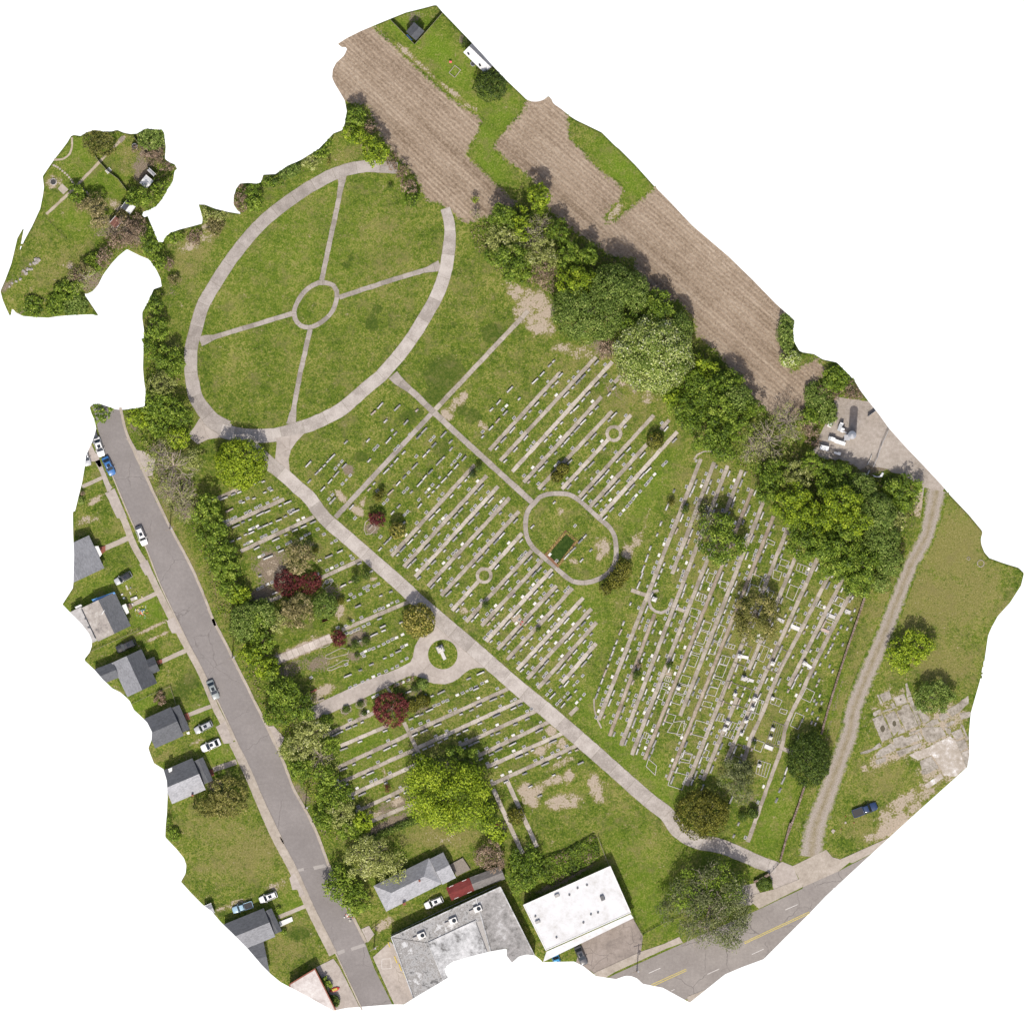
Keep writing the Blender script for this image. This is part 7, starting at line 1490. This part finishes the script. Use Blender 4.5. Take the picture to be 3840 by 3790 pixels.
for x,y,s in ((90,1275,.3),(120,1262,.35),(150,1245,.35),(70,1300,.3)): rock('B',x,y,s,'dark log-like rock near the western tip of the yards','rocks near the western tip')
for x,y in ((400,398),(415,405),(430,413),(447,425),(465,440),(483,455),(500,470),(515,487),(530,505),(540,522),(550,538),(595,563),(620,580),(645,597),(655,610)):
    X,Y=T('B',x,y); b=MB(); b.cyl(0,0,0,.27,.06,0,9); o=b.build('stepping_stone',m_side); o.location=(X,Y,0); tag(o,'round stepping stone in the curved line across the yard','stepping stone','stepping stones across the yard')
strip('path',TT('B',[(930,180),(735,378),(550,570),(345,762)]),.75,.0205,strip_mat('worn earth path',[(.33,(.24,.20,.14)),(.5,(.33,.28,.21)),(.66,(.42,.37,.30))],40,.16,(.12,.12,.05),0))
strip('path',TT('B',[(535,190),(537,250),(520,310),(470,350),(400,357)]),.5,.0205,strip_mat('worn earth path',[],40))
flat('patio',TT('B',[(430,572),(462,532),(510,578),(472,615)]),.03,m_side)
X,Y=T('B',397,520); r=empty('fire_pit',(X,Y,0),0,'round fire pit with dark ash beside the square patio','fire pit'); b=MB(); b.tube([(.75*math.cos(i*.5236),.75*math.sin(i*.5236),.1) for i in range(13)],[.13]*13,n=6); b.build('stone_ring',m_rock,r); b=MB(); b.cyl(0,0,0,.6,.06,0,14); b.build('ash',m_trim,r)
def trampoline(t,x,y,R,label):
    X,Y=T(t,x,y); r=empty('trampoline',(X,Y,0),0,label,'trampoline'); b=MB(); b.cyl(0,0,.7,R*.85,.03,0,24); b.build('mat',m_trim,r); b=MB(); b.tube([(R*math.cos(i*.2618),R*math.sin(i*.2618),.72) for i in range(25)],[.09]*25,n=6); b.build('rim',m_galv,r)
    for i in range(4): b=MB(); b.tube([(R*math.cos(i*1.57),R*math.sin(i*1.57),0),(R*math.cos(i*1.57),R*math.sin(i*1.57),.7)],[.05,.05],n=6); b.build('leg',m_galv,r)
trampoline('B',1003,255,.62,'small dark round drum beside the old board fence')
trampoline('A',1140,475,.55,'round dark drum at the white roofed house wall')
X,Y=T('B',905,205); b=MB(); [b.box(i*.28-.55,0,.1,.14,1.1,.05,0,.0) for i in range(5)]; [b.box(0,j,.0,1.3,.1,.1,0) for j in (-.45,0,.45)]; o=b.build('wooden_pallet',m_fw); o.location=(X,Y,0); o.rotation_euler=(0,0,.8); tag(o,'wooden pallet at the top of the yard path','pallet')
X,Y=T('B',808,437); b=MB(); [b.box(i*.28-.55,0,.1,.14,1.0,.05,0,.0) for i in range(5)]; [b.box(0,j,.0,1.3,.1,.1,0) for j in (-.4,0,.4)]; o=b.build('wooden_pallet',w_white); o.location=(X,Y,0); o.rotation_euler=(0,0,.7); tag(o,'white slatted pallet against the paling fence','pallet')
def sand_frame():
    P=[Vector(p) for p in TT('A',[(1005,488),(1048,523),(1004,578),(961,543)])]; c=sum(P,Vector((0,0)))/4; r=empty('sandpit',(c.x,c.y,0),0,'rectangular white timber garden frame on the bright lawn','garden bed')
    for i in range(4):
        a=P[i]-c; b=P[(i+1)%4]-c; d=b-a; m=(a+b)/2; MB().box(m.x,m.y,0,d.length+(.1 if i%2 else -.1),.13,.2,0,math.atan2(d.y,d.x)).build('board',m_side,r)
sand_frame()
X,Y=T('A',972,464); b=MB(); b.box(0,0,.25,.62,.42,.06,0); b.box(0,.25,.3,.62,.06,.35,0); [b.box(x,y,0,.06,.06,.26,0) for x in (-.25,.25) for y in (-.15,.15)]; o=b.build('toy_stool',plain('faded red plastic',(.60,.10,.12),.5)); o.location=(X,Y,0); tag(o,'small faded red plastic seat on the bright lawn','toy')
# rubbish heap and toys by the patched roof house
JC=[(.6,.6,.58),(.05,.25,.5),(.5,.08,.06),(.5,.42,.1),(.35,.33,.3),(.12,.3,.12),(.55,.5,.42)]
JM=[plain(f'junk colour {n}',c,.6) for n,c in zip('white blue red yellow grey green cream'.split(),JC)]
X,Y=T('J',655,185); b=MB()
for i in range(55):
    a=random.random()*6.28; d=abs(random.gauss(0,.75)); b.box(d*math.cos(a),d*math.sin(a),.02+max(0,.35-d*.25)*random.random(),random.uniform(.1,.75),random.uniform(.06,.25),random.uniform(.05,.2),random.randrange(7),random.random()*3)
o=b.build('junk_heap',JM); o.location=(X,Y,0); tag(o,'heap of mixed coloured rubbish in the front yard','rubbish heap')
X,Y=T('O',850,688); b=MB()
for i in range(22): b.box(random.gauss(0,.45),random.gauss(0,.5),random.random()*.3,random.uniform(.15,.6),random.uniform(.1,.4),random.uniform(.1,.3),random.choice((0,2,4,6)),random.random()*3)
o=b.build('junk_heap',JM); o.location=(X,Y,.02); tag(o,'pile of boxes and bags on the street kerb','rubbish heap')
for x,y,l,w,m,lab,nm,cat in ((525,85,.5,.5,1,'blue plastic crate on the front lawn','plastic_crate','crate'),(512,57,.55,.4,4,'grey plastic tote on the front lawn','plastic_crate','crate'),(573,48,.25,.75,6,'pale board lying on the lawn','timber_board','board'),(548,5,.35,1.1,6,'long pale board lying beside the silver hatchback','timber_board','board'),(575,6,.3,.25,1,'small blue bucket on the lawn','bucket','bucket'),(620,38,.15,.3,2,'small red toy on the lawn','toy','toy'),(660,75,.3,.45,3,'yellow toy by the front path','toy','toy'),(590,130,.4,.4,4,'grey pot at the porch end','plant_pot','pot')):
    X,Y=T('J',x,y); b=MB(); h=.1 if 'board' in nm else .35; b.box(0,0,0,l,w,h,m,.4,inset=.03 if h>.2 else 0); b.box(0,0,h-.06 if h>.2 else h-.02,l*.75,w*.75,.08 if h>.2 else .03,4 if m!=4 else 0,.4); o=b.build(nm,JM); o.location=(X,Y,0); tag(o,lab,cat)
X,Y=T('J',601,88); b=MB(); b.box(0,0,.2,1.7,.75,.25,4,inset=.05); b.box(.45,0,.43,.7,.7,.2,0,inset=.06); [b.cyl(sx*.6,sy*.3,0,.1,.22,2,8) for sx in (-1,1) for sy in (-1,1)]; o=b.build('garden_cart',JM); o.location=(X,Y,0); o.rotation_euler=(0,0,.35); tag(o,'grey and white garden cart on the front lawn','cart')
X,Y=T('O',790,1000); r=empty('kayak',(X,Y,.1),.35,'red and yellow small boat beside the chalky roofed building','boat'); loft('hull',[(-1.25,.05,.15,.3),(-.8,.4,0,.36),(0,.52,0,.38),(.8,.4,0,.36),(1.3,.05,.15,.32)],plain('red hull',(.45,.05,.04),.4),r); MB().box(0,0,.37,1.3,.5,.06,0,inset=.1).build('deck',plain('yellow deck',(.5,.42,.06),.5),r)
for x,y,rz,s,lab in ((1332,1756,.1,(.55,.5),'pale square stone slab near the navy pickup'),(1240,1820,.9,(1.0,.8),'pale triangular concrete lump near the track end')):
    X,Y=T('M',x,y); b=MB(); b.prism([(-s[0]/2,-s[1]/2),(s[0]/2,-s[1]/2.4),(s[0]/2.3,s[1]/2),(-s[0]/4,s[1]/1.8)],0,.2,0,.04); o=b.build('stone_slab',m_side); o.location=(X,Y,0); o.rotation_euler=(0,0,rz); tag(o,lab,'stone slab')
for x,y in ((1333,1708),(1395,1755),(1300,1805)):
    X,Y=T('M',x,y); b=MB(); b.cyl(0,0,0,.16,.06,1,8); b.cyl(0,0,.06,.12,.4,0,8,.03); o=b.build('marker_cone',[plain('orange plastic',(.6,.12,.06),.5),m_trim]); o.location=(X,Y,0); tag(o,'tiny red marker cone on the waste ground','cone','red marker cones near the navy pickup')
for t,x,y,lab in (('L',315,458,'red flower bunch beside a centre plot headstone'),('L',303,478,'lower red flower bunch in the centre plots')):
    X,Y=T(t,x,y); n=40; C=np.c_[RNG.normal(0,.1,n),RNG.normal(0,.1,n),RNG.uniform(.15,.4,n)]; o=empty('flower_bunch',(X,Y,0),0,lab,'flowers'); b=MB(); b.cyl(0,0,0,.1,.2,0,8,.13); b.build('vase',w_grey,o); me=leaf_mesh('petals',C,unit(n)*.4+np.array([0,0,.9]),np.full(n,.07),np.full(n,.8),plain('red petals',(.55,.04,.03),.6)); link(bpy.data.objects.new('petals',me),o)
# well lids on the meadow
for x,y,R in ((690,430,.35),(740,450,.8)):
    X,Y=T('N',x,y); r=empty('well_ring',(X,Y,0),0,('small' if R<.5 else 'larger')+' concrete ring in the eastern meadow','well ring'); b=MB(); b.tube([(R*math.cos(i*.5236),R*math.sin(i*.5236),.06) for i in range(13)],[.1]*13,n=6); b.build('ring',m_side,r)
# ------------------------------------------------------------ cut everything at the surveyed outline
def apply_clip():
    me=bpy.data.meshes.new('cutter'); n=len(OUT); A=sum(OUT[i][0]*OUT[(i+1)%n][1]-OUT[(i+1)%n][0]*OUT[i][1] for i in range(n)); Q=OUT if A>0 else OUT[::-1]
    V=[(x,y,-3) for x,y in Q]+[(x,y,40) for x,y in Q]; me.from_pydata(V,[],[tuple(range(n))[::-1],tuple(range(n,2*n))]+[(i,(i+1)%n,n+(i+1)%n,n+i) for i in range(n)])
    c=link(bpy.data.objects.new('cutter',me)); bpy.context.view_layer.update(); todo=[]
    for o in CLIP:
        pass
        W=np.array([(o.matrix_world@v.co)[:2] for v in o.data.vertices]); ins=inside(W)
        if ins.all(): 
            # still crosses when an outline corner lies within its footprint
            lo,hi=W.min(0),W.max(0)
            if not ((OUTN>lo)&(OUTN<hi)).all(1).any(): continue
        m=o.modifiers.new('cut','BOOLEAN'); m.operation='INTERSECT'; m.object=c; m.solver='EXACT'; todo.append(o)
    bpy.context.view_layer.update(); dg=bpy.context.evaluated_depsgraph_get()
    new=[(o,bpy.data.meshes.new_from_object(o.evaluated_get(dg),depsgraph=dg)) for o in todo]
    gone=[]
    for o,m in new:
        o.modifiers.clear()
        if len(m.polygons)==0: gone.append(o)
        else: o.data=m
    for o in gone:
        for ch in o.children: ch.parent=None if ch in gone else o.parent
    for o in gone: bpy.data.objects.remove(o)
    bpy.data.objects.remove(c)
    print('CLIPPED',len(todo))
apply_clip()
# ------------------------------------------------------------ daylight and the survey camera
EL,AZ=math.radians(54),math.radians(184)       # sun in the south, shadows fall to the top of the plan
sv=Vector((math.cos(EL)*math.sin(AZ),math.cos(EL)*math.cos(AZ),math.sin(EL)))
sun=bpy.data.lights.new('sun','SUN'); sun.energy=3.1; sun.angle=math.radians(.6); sun.color=(1,.95,.87); so=link(bpy.data.objects.new('sun',sun)); so.rotation_euler=sv.to_track_quat('Z','Y').to_euler()
w=bpy.data.worlds.new('World'); S.world=w; w.use_nodes=True; nt=w.node_tree; nt.nodes.clear(); g=N(nt)
sky=g.n('ShaderNodeTexSky',sky_type='NISHITA'); sky.sun_disc=False; sky.sun_elevation=EL; sky.sun_rotation=AZ; sky.dust_density=4; sky.air_density=.75; sky.ozone_density=.3
b1=g.n('ShaderNodeBackground'); b1.inputs[1].default_value=.12; g.l(sky.outputs[0],b1.inputs[0])
b2=g.n('ShaderNodeBackground'); b2.inputs[0].default_value=(1,1,1,1); b2.inputs[1].default_value=1.0   # the plan lies on an endless white void
z=g.sep(g.n('ShaderNodeTexCoord').outputs['Generated'])[2]; mx=g.n('ShaderNodeMixShader'); g.l(g.math('LESS_THAN',z,-.02),mx.inputs[0]); g.l(b1.outputs[0],mx.inputs[1]); g.l(b2.outputs[0],mx.inputs[2])
out=g.n('ShaderNodeOutputWorld'); g.l(mx.outputs[0],out.inputs[0])
cd=bpy.data.cameras.new('camera'); cd.type='ORTHO'; cd.ortho_scale=240; cd.clip_end=1000; cam=link(bpy.data.objects.new('camera',cd)); cam.location=(0,0,200); S.camera=cam
S.view_settings.view_transform='Standard'; S.view_settings.look='None'; S.view_settings.exposure=.36; S.view_settings.gamma=1; S.view_settings.use_curve_mapping=False
